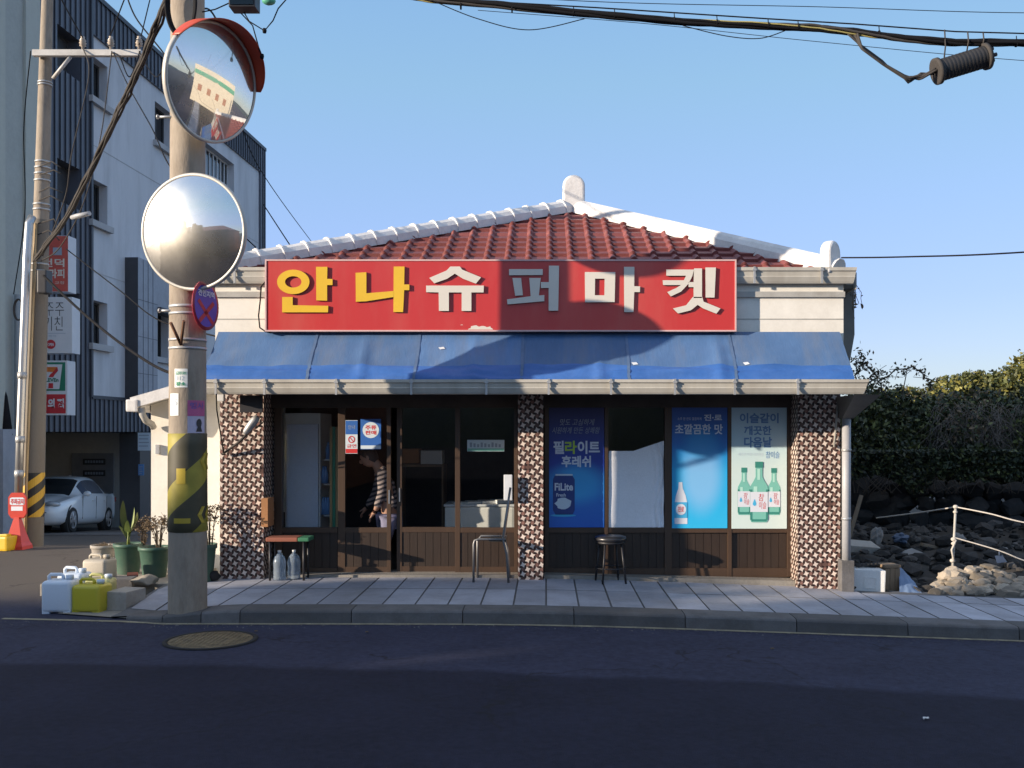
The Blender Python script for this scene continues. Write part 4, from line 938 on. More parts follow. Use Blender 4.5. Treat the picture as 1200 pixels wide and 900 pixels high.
mb = MB(); mb.lathe([(pr(g0) + .002, g0), (pr(g0) + .006, g0 + .003)] + [(pr(g0 + (g1 - g0) * k / 8) + .006, g0 + (g1 - g0) * k / 8) for k in range(1, 8)] + [(pr(g1) + .006, g1 - .003), (pr(g1) + .002, g1)], (PX, PY, PZ), 48, cap=False)
o = mb.build('guard_sleeve', gm, pole)
at = o.data.attributes.new('wrap', 'FLOAT_VECTOR', 'POINT')
for i, v in enumerate(o.data.vertices):
    a = atan2(v.co.y, v.co.x); a = (a + pi / 2 + pi) % (2 * pi) - pi                 # 0 towards the street
    at.data[i].vector = (a * .172, v.co.z, 0)
def on_pole(s, z, off=.008):
    """Point on the pole's skin: s metres round from the street side, z above its base."""
    r = pr(z) + off; a = -pi / 2 + s / pr(z); return Vector((PX + r * cos(a), PY + r * sin(a), PZ + z))
def pole_patch(mb, s0, s1, z0, z1, off, n=8):
    mb.sm = True; mb.grid(lambda u, v: on_pole(s0 + (s1 - s0) * u, z0 + (z1 - z0) * v, off), n, 1)
def s_of(px):                                                    # how far round the pole a picture column sits
    r = pr(1.5); d = PY - r * .9; x = X(px, d) - PX; vx = atan2(-PX, PY)
    k = max(-.98, min(.98, x / (r * 1.0))); return math.asin(k) * r
def z_of(py): return Z(py, PY - .165) - PZ
mat('guard_yellow', (.40, .30, .03), .5, var=.08); mat('flyer_pink', (.46, .10, .24), .6); mat('flyer_violet', (.20, .10, .32), .6); mat('flyer_pale', (.48, .44, .56), .6)
mb = MB()
for px, py in ((231, 541), (236.5, 541), (229, 604), (235.5, 604)):
    s, z = s_of(px), z_of(py); w, h = .030, .075
    for q in (1, -1):
        mb.poly([on_pole(s, z, .011), on_pole(s + .04, z, .011), on_pole(s + .04 + w + .012, z + q * h, .011), on_pole(s + w + .012, z + q * h, .011)])
mb.build('chevron', M['guard_yellow'], o)
mb = MB(); pole_patch(mb, s_of(208), s_of(218), z_of(567), z_of(549), .010); mb.build('reflector', M['guard_yellow'], o); mb = MB(); pole_patch(mb, s_of(205), s_of(223), z_of(613.5), z_of(607.5), .010); mb.build('reflector', M['guard_yellow'], o)
def sticker(name, px0, px1, py0, py1, m, label):
    s0, s1, z0, z1 = s_of(px0), s_of(px1), z_of(py1), z_of(py0); c = on_pole((s0 + s1) / 2, z0, .003)
    mb = MB(); pole_patch(mb, s0, s1, z0, z1, .003); o = mb.build(name, m, origin=c); tag(o, label, 'sticker')
    return o, (lambda u, v: on_pole(s0 + (s1 - s0) * u, z0 + (z1 - z0) * v, .005))
o, fn = sticker('sticker', 205, 220, 432, 454, M['sticker_white'], 'white sticker with green print high on the mirror pole')
mb = MB(); add_text(mb, '공공와이파이', fn, .08, .92, .66, .86, .02); add_text(mb, '장소', fn, .12, .88, .08, .3, .05); mb.build('green_print', M['sticker_green'], o)
mb = MB(); add_text(mb, '112', fn, .25, .75, .38, .6, 0); mb.build('number', M['print_grey'], o)
o, fn = sticker('sticker', 198.5, 210, 461, 487, M['sticker_white'], 'plain white number label on the sunlit flank of the mirror pole')
mb = MB(); add_text(mb, '55', fn, .12, .88, .45, .75, 0); mb.build('number', M['print_grey'], o)
o, fn = sticker('flyer', 220, 240.5, 469, 507.5, M['flyer_pale'], 'pink and pale advertising flyer pasted round the mirror pole above the guard')
mb = MB(); mb.sm = True; mb.grid(lambda u, v: fn(u, .52 + .48 * v) , 6, 1); mb.build('pink_half', M['flyer_pink'], o)
def fn2(u, v): p = fn(u, v); q = Vector((p.x - PX, p.y - PY, 0)).normalized() * .002; return p + q
mb = MB(); add_text(mb, '행사', fn2, .1, .9, .74, .94, .03); mb.build('lettering', M['flyer_violet'], o)
mb = MB(); mb.poly([fn2(.6 + .16 * cos(k * .5), .3 + .14 * sin(k * .5)) for k in range(12)]); mb.poly([fn2(.42, .04), fn2(.8, .04), fn2(.7, .2), fn2(.52, .2)]); mb.build('portrait', M['ink'], o)
# steel bands and rusty prongs
for py in (366, 397, 407): mb = MB(); z = z_of(py); mb.lathe([(pr(z) + .001, z - .012), (pr(z) + .006, z - .012), (pr(z) + .006, z + .012), (pr(z) + .001, z + .012)], (PX, PY, PZ), 36, cap=False); mb.build('band', M['galvanised'], pole)
mb = MB(); b0 = on_pole(s_of(213), z_of(404), .01)
for px, py in ((200, 378), (215.5, 376)): mb.tube([b0, P(px, py, PY - .32)], .014, 6)
mb.build('prong', M['rust'], pole)
for px in (189, 191):
    py = 137 if px == 189 else 364; mb = MB(); mb.tube([P(px - 5, py, PY - .1), P(205, py, PY - .1)], .012, 6); mb.lathe([(.022, 0), (.022, .01)], P(px - 5, py, PY - .1), 8, rotm((0, 0, 0), 0, pi / 2, 0)); mb.build('step_bolt', M['galvanised'], pole)
# coil of black cable at the top
mb = MB(); n = 40
for k in range(3):
    c = P(213, 5, PY - .21); mb.tube([c + Vector(((.115 + .01 * k) * cos(2 * pi * i / n) , -.012 * k, (.27 + .012 * k) * sin(2 * pi * i / n))) for i in range(n + 1)], .012, 6, cap=False)
tag(mb.build('cable_coil', M['cable'], origin=P(213, 36, PY - .2)), 'hanging coil of black cable strapped to the top of the mirror pole', 'cable coil')

# ---------------------------------------------------------------- convex mirrors
mm = bpy.data.materials.new('mirror_face'); mm.use_nodes = True; nt = mm.node_tree; N = nt.nodes; L = nt.links; N.remove(N['Principled BSDF'])
ga = N.new('ShaderNodeBsdfGlossy'); ga.inputs[0].default_value = (.74, .74, .72, 1); ga.inputs['Roughness'].default_value = .02
gb = N.new('ShaderNodeBsdfGlossy'); gb.inputs[0].default_value = (.72, .70, .66, 1); gb.inputs['Roughness'].default_value = .33
df = N.new('ShaderNodeBsdfDiffuse'); df.inputs[0].default_value = (.30, .28, .24, 1)
tc = N.new('ShaderNodeTexCoord'); nz = N.new('ShaderNodeTexNoise'); nz.inputs['Scale'].default_value = 3.2; nz.inputs['Detail'].default_value = 6; L.new(tc.outputs['Object'], nz.inputs['Vector'])
mr = N.new('ShaderNodeMapRange'); mr.inputs[1].default_value = .3; mr.inputs[2].default_value = .7; mr.inputs[3].default_value = .14; mr.inputs[4].default_value = .34; L.new(nz.outputs['Fac'], mr.inputs[0])
m1 = N.new('ShaderNodeMixShader'); L.new(mr.outputs[0], m1.inputs[0]); L.new(ga.outputs[0], m1.inputs[1]); L.new(gb.outputs[0], m1.inputs[2])
m2 = N.new('ShaderNodeMixShader'); m2.inputs[0].default_value = .05; L.new(m1.outputs[0], m2.inputs[1]); L.new(df.outputs[0], m2.inputs[2]); L.new(m2.outputs[0], N['Material Output'].inputs[0]); M['mirror_face'] = mm
def mirror(px, py, d, naz, ntilt, rad, label, hood, RC=2.3):
    c = P(px, py, d); n = Vector((sin(naz) * cos(ntilt), -cos(naz) * cos(ntilt), sin(ntilt))); T = Matrix.Translation(c) @ frame_to(n).to_4x4()
    t = thing('convex_mirror', c, label, 'traffic mirror')
    z = lambda r: sqrt(RC * RC - r * r) - sqrt(RC * RC - rad * rad)
    mb = MB(); mb.lathe([(0.0001, z(0))] + [(rad * k / 16, z(rad * k / 16)) for k in range(1, 17)], (0, 0, 0), 64, T, cap=False); mb.build('mirror_face', mm, t)
    mb = MB(); mb.lathe([(rad - .012, .006), (rad + .004, .014), (rad + .016, .004), (rad + .018, -.02), (rad + .006, -.045), (rad - .03, -.06), (rad * .6, -.10), (rad * .3, -.115), (.0001, -.12)], (0, 0, 0), 64, T, cap=False); mb.build('rim', mat('rim_steel', (.50, .48, .44), .45, metal=.25, var=.1, dirt=.3), t)
    if hood:
        a0, a1 = radians(8), radians(150); k = 30; mb = MB(); mb.sm = True
        def hf(u, v):
            a = a0 + (a1 - a0) * u; w = (.20 * sin(pi * min(1, max(0, u * .96 + .02))) ** .35 + .015); r = rad + .024 + .006 * v; return T @ Vector((r * cos(a), r * sin(a), -.04 + w * v))
        mb.grid(hf, k, 3); o = mb.build('hood', mat('hood_orange', (.46, .055, .022), .45, var=.08), t, recalc=False)
        sd = o.modifiers.new('thick', 'SOLIDIFY'); sd.thickness = .006
    mb = MB(); back = T @ Vector((0, 0, -.12)); tgt = Vector((PX, PY, c.z)); mb.tube([back, back * .4 + tgt * .6, tgt], .03, 10); mb.build('bracket', M['galvanised'], t)
    return t
mirror(226, 272, 8.84, radians(-13), radians(-4), .505, 'round convex mirror with a hazy face, lower of the two on the pole', False, 1.55)
mirror(249, 97, 8.82, radians(62), radians(-11), .505, 'round convex mirror under an orange red hood, upper of the two on the pole', True, 2.0)
# no stopping plate, turned away down the street
c = P(240.5, 358, PY - .14); c.x = PX + .215; n = Vector((sin(radians(79)), -cos(radians(79)), 0)); T = Matrix.Translation(c) @ frame_to(n).to_4x4()
t = thing('road_sign', c, 'round blue and red no stopping sign strapped edgeways to the mirror pole', 'road sign')
rr = .225
mat('rs_red', (.42, .03, .05), .4); mat('rs_blue', (.05, .06, .38), .4)
mb = MB(); mb.lathe([(.0001, 0), (rr, 0), (rr, -.006), (.0001, -.006)], (0, 0, 0), 40, T); mb.build('plate', M['rs_red'], t)
mb = MB(); mb.lathe([(.0001, .002), (rr * .86, .002)], (0, 0, 0), 40, T, cap=False); mb.build('blue_disc', M['rs_blue'], t)
mb = MB()
for s in (1, -1): mb.poly([T @ Vector((x, y, .004)) for x, y in ((s * (-rr * .66), rr * .1), (s * (-rr * .5), rr * .22), (s * rr * .58, -rr * .62), (s * rr * .44, -rr * .74))])
mb.build('red_cross', M['rs_red'], t)
mb = MB(); add_text(mb, '견인지역', lambda u, v: T @ Vector((u, v, .006)), -rr * .62, rr * .62, rr * .34, rr * .6, .03); mb.build('lettering', M['print_white'], t)
mb = MB(); mb.tube([c - n * .02, Vector((PX, PY, c.z))], .014, 6); mb.lathe([(pr(3) + .001, -.014), (pr(3) + .005, -.014), (pr(3) + .005, .014), (pr(3) + .001, .014)], (PX, PY, c.z), 32, cap=False); mb.build('strap', M['galvanised'], t)

# ---------------------------------------------------------------- flood lamp and dangling ends at the top
t = thing('floodlight', P(286, 6, 8.9), 'black square floodlight hanging near the top of the mirror pole', 'floodlight')
mb = MB(); mb.box(X(271, 8.9), X(302, 8.9), 8.82, 8.98, Z(12, 8.9), Z(-6, 8.9), ch=.01); mb.build('housing', M['black_metal'], t)
mb = MB(); mb.box(X(273, 8.9), X(300, 8.9), 8.81, 8.819, Z(10, 8.9), Z(-3, 8.9)); mb.build('lens', M['dark_glass'], t)
mb = MB(); mb.tube([P(272, -3, 8.9), P(240, -20, 9.0)], .018, 6); mb.build('arm', M['black_metal'], t)
rs = random.Random(3)
for k, pts in enumerate((((237, 14), (252, 11), (272, 2)), ((285, 13), (292, 25), (310, 36), (320, 24), (326, 10), (340, -6)), ((280, 13), (296, 30), (303, 55), (307, 66)))):
    mb = MB(); mb.tube([P(x, y, 8.9 + .05 * k) for x, y in pts], .006, 5)
    if k: mb.lathe([(.016, -.02), (.02, 0), (.016, .02)], P(*(pts[2] if k == 1 else pts[3]), 8.9 + .05 * k), 8)
    tag(mb.build('loose_wire', M['cable'], origin=P(*pts[0], 8.9)), ('short black wire bridging the pole top and the floodlight', 'thin looped wire dangling behind the floodlight', 'thin straight wire end hanging under the floodlight')[k], 'wire')
mb = MB(); mb.sphere(P(315, 1, 9.2), .05, (1.3, 1, .8), 2); tag(mb.build('cable_clamp', mat('mint_plastic', (.10, .40, .27), .5), origin=P(315, 5, 9.2)), 'mint green plastic cable clamp on the wires beyond the floodlight', 'clamp')

# ---------------------------------------------------------------- left pole
LX, LY = X(37.5, 15.1), 15.1; LZ = g(LX, LY); LT = Vector((X(55.5, 15.1), 15.1, Z(0, 15.1)))
lp = thing('utility_pole', (LX, LY, LZ), 'slightly leaning utility pole with a steel crossarm, pipes and black and yellow base stripes', 'pole')
dirp = (LT - Vector((LX, LY, LZ))) / (LT.z - LZ)
def lpt(z): return Vector((LX, LY, 0)) + Vector((dirp.x, dirp.y, 0)) * (z - LZ) + Vector((0, 0, z))
def lr(z): return .158 - .0092 * (z - LZ)
zz = [LZ - .2 + k * .6 for k in range(21)]
mb = MB(); mb.tube([lpt(z) for z in zz], [max(.06, lr(z)) for z in zz], 24); mb.build('shaft', M['pole_concrete'], lp)
z0, z1 = Z(606, 15), Z(554, 15); nb = 5
sm_ = mat('stripe_black', (.02, .02, .02), .5, var=.1); mat('stripe_yellow', (.55, .33, .03), .5, var=.08)
for col, off in (('stripe_black', 0), ('stripe_yellow', 1)):
    mb = MB(); mb.sm = True; n = 32
    for i in range(n):
        a0, a1 = 2 * pi * i / n, 2 * pi * (i + 1) / n
        for k in range(-9, 9):
            if (k + off) % 2: continue
            q = []
            for (a, e) in ((a0, 0), (a1, 0), (a1, 1), (a0, 1)):
                aa = (a + pi / 2) % (2 * pi) if not (i == n - 1 and a == a1) else (a1 + pi / 2) % (2 * pi)
                s = ((a0 + pi / 2) % (2 * pi)) + (2 * pi / n if a == a1 else 0); s = s - 2 * pi if s > pi + .2 else s
                z = z0 + (k + e) * .135 + s * .135 * .85; z = max(z0, min(z1, z)); r = lr(z) + .006; c = lpt(z); q.append(c + Vector((r * cos(a), r * sin(a), 0)))
            if q[3].z - q[0].z < 1e-4 and q[2].z - q[1].z < 1e-4: continue
            mb.poly(q)
    mb.build('stripe_band', M[col], lp, recalc=False)
mb = MB(); za, zb_ = Z(640, 15.1), Z(258, 15.1); mb.tube([lpt(za + (zb_ - za) * k / 8) for k in range(9)], [lr(za + (zb_ - za) * k / 8) + .003 for k in range(9)], 24, cap=False); mb.build('shade_sleeve', mat('pole_shade', (.17, .15, .125), .85, var=.15, dirt=.4, stretch=(1, 1, .3)), lp)  # dark sleeve added to paint shade onto the lower shaft
# conduits
mb = MB(); mb.tube([P(21, 604, 14.85), P(24, 500, 14.85), P(31.5, 300, 14.85), P(34, 262, 14.85), P(38, 254, 14.9)], .058, 12); c1 = mb.build('conduit', M['steel'], lp)
for py in (440, 515, 555): mb = MB(); p = P(21 + (604 - py) * .031, py, 14.85); mb.lathe([(.065, -.05), (.068, 0), (.065, .05)], p, 12); mb.build('coupling', M['galvanised'], c1)
mb = MB(); mb.tube([P(29.5, 637, 14.93), P(31, 560, 14.93), P(40.5, 300, 14.95), P(42, 262, 14.97)], .022, 8); mb.build('conduit', mat('conduit_tan', (.42, .30, .16), .6), lp)
ca = mat('arm_white', (.55, .54, .52), .5, var=.08, dirt=.4)
mb = MB(); a, b = P(39, 62.5, 14.95), P(166, 61.5, 14.95); mb.box(a.x, b.x, 14.91, 14.99, a.z - .045, a.z + .045); arm = mb.build('crossarm', ca, lp)
mb = MB(); mb.tube([P(84, 65, 14.95), P(62, 92, 15)], .028, 6); mb.build('brace', ca, arm)
for px in (97, 130, 163):
    c = P(px, 58.5, 14.95); mb = MB(); mb.lathe([(.02, -.02), (.02, .05), (.05, .06), (.035, .09), (.055, .10), (.035, .13), (.05, .14), (.025, .18), (.03, .2), (.0, .21)], c, 14); mb.build('insulator', mat('porcelain', (.42, .36, .30), .3), arm)
mb = MB()
for py in (97, 100, 190, 197, 204, 212, 240, 246, 310, 318):
    mb = MB(); z = Z(py, 15.1); c = lpt(z); mb.lathe([(lr(z) + .001, -.012), (lr(z) + .012, -.012), (lr(z) + .012, .012), (lr(z) + .001, .012)], c, 20, cap=False); mb.build('band', M['galvanised'], lp)
mb = MB()
for py in (195, 205, 225, 235, 262, 275):
    p = P(45 + (250 - py) * .03, py, 14.9); mb.tube([p, p + Vector((.18 + .1 * rs.random(), -.05, .06)), p + Vector((.3 + .12 * rs.random(), -.1, -.12 * rs.random()))], .010, 5)
mb.build('tie_wire', M['cable_grey'], lp)
mb = MB(); mb.box(X(49, 14.9), X(60, 14.9), 14.75, 14.95, Z(345, 14.9), Z(318, 14.9), ch=.02); mb.build('junction', M['black_metal'], lp)

# cables
CB = 0
def wire(pts, r, label, m='cable', name='power_cable', sag=0, n=14, group=None, cat='cable'):
    q = [Vector(p) for p in pts]; out = []
    for i in range(len(q) - 1):
        for k in range(n):
            t = k / n; p0, p1, p2, p3 = q[max(i - 1, 0)], q[i], q[i + 1], q[min(i + 2, len(q) - 1)]
            out.append(.5 * ((2 * p1) + (-p0 + p2) * t + (2 * p0 - 5 * p1 + 4 * p2 - p3) * t * t + (-p0 + 3 * p1 - 3 * p2 + p3) * t ** 3))
    out.append(q[-1])
    if sag:
        for i, p in enumerate(out): t = i / (len(out) - 1); p.z -= sag * 4 * t * (1 - t)
    mb = MB(); mb.tube(out, r, 6); o = mb.build(name, M[m], origin=q[0]); tag(o, label, cat, group); return o
# thick bundle from the mirror pole's top down to the far pole
bp = [(212, -40, 9.2), (193, 8, 9.8), (165, 76, 10.8), (141, 128, 11.6), (104, 205, 12.8), (78, 256, 13.6), (42, 304, 14.8)]
offs = [(0, 0, 0), (.024, .02, .016), (-.024, 0, .016), (.01, -.03, -.024), (-.045, .02, -.02)]
mb = MB()
for k, (ox, oy, oz) in enumerate(offs):
    q = []
    for i in range(61):
        t = i / 60 * (len(bp) - 1); j = min(int(t), len(bp) - 2); f = t - j; a, b = P(*bp[j]), P(*bp[j + 1]); p = a.lerp(b, f)
        w = mnoise.noise(Vector((i * .35, k * 5, 0))) * .035; q.append(p + Vector((ox + w, oy, oz + w * .6)))
    mb.tube(q, .014, 6)
tag(mb.build('cable_bundle', M['cable_grey'], origin=P(42, 304, 14.8)), 'thick taped cable bundle slanting down from the mirror pole to the utility pole', 'cable')
t = thing('cable_joint', P(95, 252, 13.2), 'pale tube shaped cable joint hanging on the slanting cable bundle', 'cable joint')
mb = MB(); mb.tube([P(84, 255, 13.35), P(90, 253.5, 13.3), P(105, 250, 13.2)], [.028, .036, .03], 10); mb.build('sleeve', M['pipe_grey'], t)
wire([P(50, 322, 14.8), P(92, 362, 13.4), P(145, 405, 12), P(200, 437, 11.2), Vector((-3.56, 10.72, 2.36))], .018, 'black cable drooping from the utility pole to the white annex past the white sign')
wire([P(78, 292, 14.6), P(140, 340, 13), P(186, 375, 12), Vector((-3.56, 10.72, 2.75))], .009, 'thin cable running from the utility pole below the pale cable joint to the shop corner')
wire([P(133, 62, 14.9), P(150, 100, 13), P(178, 150, 11.4), P(200, 196, 10.4), P(240, 235, 10.4), P(300, 290, 10.7)], .007, 'thin wire crossing the white building wall from the crossarm down behind the mirrors')
wire([P(36, 60, 15), P(28, 150, 16), P(29, 250, 16.5), P(16, 345, 16.8)], .009, 'black wire hanging along the grey green building to its downpipe')
wire([P(131, 60, 14.9), P(118, 160, 14.4), P(97, 240, 14.2), P(70, 290, 14.7), P(48, 306, 14.9)], .009, 'twisted grey drop wire from the middle insulator back to the utility pole', 'cable_grey')
wire([P(98, 58, 14.9), P(104, 90, 14.6), P(84, 180, 14.4), P(76, 232, 14.6), P(50, 300, 14.9)], .009, 'grey drop wire from the insulator beside the utility pole shaft', 'cable_grey')
wire([P(164, 60, 14.9), P(152, 90, 14.5), P(140, 66, 14.6), P(131, 62, 14.9)], .009, 'short slack jumper wire between the two outer insulators')
wire([P(163, 52, 14.9), P(178, -10, 16)], .009, 'wire rising steeply from the tip of the crossarm')
wire([P(97, 44, 14.9), P(75, 5, 12.5), P(60, -30, 11)], .009, 'wire rising from the inner insulator over the dark cladding')
wire([P(130, 40, 14.9), P(150, -12, 13.4)], .009, 'wire rising from the middle insulator of the crossarm')
wire([P(210, -10, 10), P(204, 40, 12), P(184, 90, 14), P(163, 60, 14.9)], .007, 'slack wire looping from the mirror pole top to the crossarm tip')
wire([P(148, -6, 12), P(160, 22, 11.6), P(190, 60, 11), P(206, 84, 10)], .009, 'black wire dropping behind the mirror pole in front of the parapet')
wire([P(232, 12, 9.2), P(262, 45, 11), P(300, 190, 20), P(370, 290, 30)], .009, 'thin wire falling past the white building corner behind the tiled roof')
wire([P(309, 240, 38), P(345, 295, 33), P(358, 312, 30)], .02, 'lowest thin wire leaving the white building corner for the roof behind')
mb = MB()
for k in range(2):
    c = P(22, 363, 16.8); mb.tube([c + Vector(((.07 + .012 * k) * cos(2 * pi * i / 24), -.02 * k, (.17 + .01 * k) * sin(2 * pi * i / 24))) for i in range(25)], .010, 5, cap=False)
tag(mb.build('cable_coil', M['cable_grey'], origin=P(22, 375, 16.8)), 'small grey coil of wire hung on the downpipe of the grey green building', 'cable coil')

# overhead bundle across the street
D0 = 8.0
bl = [(440, -12), (505, 0), (600, 8), (700, 17), (800, 25), (900, 30), (960, 33), (1010, 39), (1060, 46), (1120, 50), (1200, 50), (1300, 50), (1500, 42), (1800, 18), (2100, -20)]
mb = MB(); cols = []
t = thing('overhead_cable', P(505, 0, D0), 'sagging bundle of black, grey and yellow cables strung across the sky', 'cable')
for k, (m, r) in enumerate((('cable', .017), ('cable', .015), ('cable_grey', .012), ('cable_yellow', .007), ('cable', .013))):
    mb = MB(); q = []
    for i in range(141):
        u = i / 140 * (len(bl) - 1); j = min(int(u), len(bl) - 2); f = u - j; a, b = P(*bl[j], D0), P(*bl[j + 1], D0); p = a.lerp(b, f)
        an = k * 1.26 + i * .10; q.append(p + Vector((0, .016 * cos(an), .019 * sin(an) + .007 * mnoise.noise(Vector((i * .3, k * 3., 1))))))
    mb.tube(q, r, 6); mb.build('strand', M[m], t)
mb = MB(); q = [P(480, -14, D0), P(505, -2, D0), P(700, 9, D0), P(900, 22, D0), P(1000, 28, D0), P(1120, 37, D0), P(1300, 42, D0), P(1800, 8, D0), P(2100, -30, D0)]; mb.tube(q, .006, 6); sw_ = mb.build('messenger_wire', M['cable'], t)
mb = MB()
for px, y0, y1 in ((540, 2, 6), (600, 5, 10), (672, 8, 16), (720, 11, 21), (790, 16, 26), (840, 19, 29), (900, 23, 31), (935, 24, 33), (1030, 31, 43), (1191, 42, 54)): mb.lathe([(.028, -.006), (.03, 0), (.028, .006)], P(px, (y0 + y1) / 2 + 3, D0), 10, rotm((0, 0, 0), 0, pi / 2, 0), cap=False); mb.tube([P(px, y0, D0), P(px + 1, y1, D0)], .004, 5)
mb.build('tie', M['cable'], t)
wire([P(505, 0, D0 - .03), P(560, 22, D0 - .03), P(620, 35, D0 - .03), P(685, 22, D0 - .03)], .004, 'thin slack loop hanging below the overhead bundle high over the sign', name='loose_wire', cat='wire')
wire([P(800, 30, D0 - .03), P(850, 42, D0 - .03), P(890, 45, D0 - .03), P(920, 36, D0 - .03)], .004, 'thin slack loop below the overhead bundle close to the splice case', name='loose_wire', cat='wire')
t = thing('splice_case', P(1110, 88, D0), 'black ribbed cable splice case hung at a tilt under the overhead bundle', 'splice case')
a, b = P(1097, 84, D0), P(1156, 66, D0); ax = (b - a).normalized(); T = Matrix.Translation(a) @ frame_to(ax).to_4x4(); Ls = (b - a).length
mb = MB(); pf = []
for k in range(13): z = Ls * (.06 + .86 * k / 12); pf += [(.088, z), (.088, z + Ls * .035), (.0865, z + Ls * .04), (.0865, z + Ls * .066)]
mb.lathe([(.05, 0)] + pf + [(.05, Ls)], (0, 0, 0), 28, T); mb.build('body', M['black_rubber'], t)
mb = MB()
for z in (-.005, Ls * .95): mb.lathe([(.085, z), (.106, z), (.106, z + .03), (.085, z + .03)], (0, 0, 0), 28, T)
mb.build('collar', M['cable_grey'], t)
mb = MB()
for k in range(4): an = k * 1.57 + .4; q = T @ Vector((.045 * cos(an), .045 * sin(an), Ls)); mb.tube([q, q + ax * .06], .016, 8)
mb.build('stud', M['black_rubber'], t)
for px, ytop, yb in ((1107, 35, 72), (1134, 37, 60), (1152, 38, 56)): mb = MB(); mb.tube([P(px, ytop, D0), P(px + 1, (ytop + yb) / 2, D0 - .04), P(px - 1, yb, D0)], .006, 5); mb.build('hanger', M['cable_grey'], t)
mb = MB()
for k in range(5):
    o = (k - 2) * .018; q = [P(992 + k * 3, 38, D0), P(1010, 54 + k, D0 - .01 * k), P(1040, 76 + k, D0), P(1065, 90 + k * 1.5, D0), P(1080, 93 - k * 2, D0), T @ Vector((o, .02 * (k % 2), .0))]
    qq = []
    for i in range(len(q) - 1):
        for s in range(5): qq.append(q[i].lerp(q[i + 1], s / 5) + Vector((0, .012 * sin(i + k), .006 * sin(i * 2 + k))))
    mb.tube(qq + [q[-1]], .0105, 6)
mb.build('lead', M['cable_grey'], t)
wire([P(440, -14, 10), P(700, 2, 10), P(960, 8, 10), P(1200, 15, 10), P(1500, 12, 10), P(2100, -20, 10)], .004, 'faint thin wire high above the overhead bundle', name='telephone_wire', cat='wire')
wire([P(560, 12, 9), P(760, 28, 9), P(960, 49, 9), P(1200, 71, 9), P(1500, 88, 9), P(2100, 90, 9)], .003, 'faint thin wire passing below the overhead bundle behind the splice case', name='telephone_wire', cat='wire')
wire([P(986, 302, 10.4), P(1060, 301, 9.9), P(1200, 295.5, 9.3), P(1500, 272, 9), P(2100, 190, 8)], .008, 'black wire leaving the eaves of the shop level across the sky', name='telephone_wire', cat='wire')
# ---------------------------------------------------------------- white annex beside the shop
d = 11.6
t = thing('annex', P(215, 640, d), 'small sunlit white annex with a sloping roof edge behind the potted plants', 'annex')
x0, x1 = X(177, d), -3.53
yl_, yr_ = Z(473, d), Z(440, d)
mb = MB(); mb.extr([(x0, d, -.4), (x1, d, -.4), (x1, d, yr_), (x0, d, yl_)], (0, 6, 0)); mb.build('wall', M['cream_wall'], t)
mb = MB(); xa = X(152, d - .35); a0, a1 = Z(466, d - .35), Z(431, d - .35); xb = -3.56
mb.extr([(xa, d - .35, a0), (xb, d - .35, a1), (xb, d - .35, a1 - .13), (xa + .03, d - .35, a0 - .12)], (0, .06, 0)); mb.build('barge_board', M['roof_white'], t)
mb = MB(); mb.extr([(xa + .02, d - .29, a0 - .01), (xb, d - .29, a1 - .01), (xb, d - .29, a1 - .09), (xa + .06, d - .29, a0 - .09)], (0, 6.3, 0)); mb.build('roof', M['trim_paint'], t)
mb = MB(); mb.box(xa - .04, xa + .09, d - .37, d + 5.9, a0 - .16, a0 - .02, ch=.02); gt = mb.build('gutter', M['roof_white'], t)
mb = MB(); q = [P(166, 478, d - .3), P(167, 486, d - .3), P(171, 493, d - .28), P(178, 497, d - .1), P(180, 501, d - .06)]; mb.tube(q, .038, 10); mb.build('gutter_elbow', M['trim_paint'], gt)
mb = MB(); mb.box(X(183.5, d), X(188, d), d - .04, d - .001, Z(532, d), Z(521, d), ch=.005); mb.build('switch_box', M['pipe_grey'], t)

# ---------------------------------------------------------------- pots and plants
def pot(px, py, d, r, h, m, name, label, nm='plant_pot'):
    d = F * (CZ - .128) / (py - CY) if px < 200 else d
    c = Vector((X(px, d), d, Z(py, d))); t = thing(nm, c, label, 'plant pot')
    mb = MB(); mb.lathe([(r * .70, 0), (r * .74, .02), (r * .93, h * .86), (r * .95, h * .87), (r * 1.02, h * .88), (r * 1.03, h), (r * .95, h), (r * .92, h * .9)], c, 28, cap=False); mb.build('pot', m, t)
    mb = MB(); mb.lathe([(.0001, h * .93), (r * .94, h * .92)], c, 24, cap=False)
    for k in range(26): a = R.uniform(0, 6.28); q = R.uniform(0, r * .85); mb.sphere(c + Vector((q * cos(a), q * sin(a), h * .935)), R.uniform(.008, .02), (1, 1, .6), 1)
    mb.build('soil', M['soil'], t); return t, c
t1, c1 = pot(150.5, 672, 10.95, .158, .34, M['pot_green'], '', 'green plastic pot with a broad leaved seedling, half hidden by the beige can')
t2, c2 = pot(181, 676, 10.75, .166, .335, M['pot_green'], '', 'green plastic pot with dead flower stalks close to the concrete pole')
t3, c3 = pot(236, 681, 10.6, .16, .40, M['pot_green'], '', 'dark green pot standing mostly hidden beyond the concrete pole')
t4, c4 = pot(121, 668, 11.0, .135, .29, M['concrete'], '', 'small grey planter with dry stubble behind the beige can')
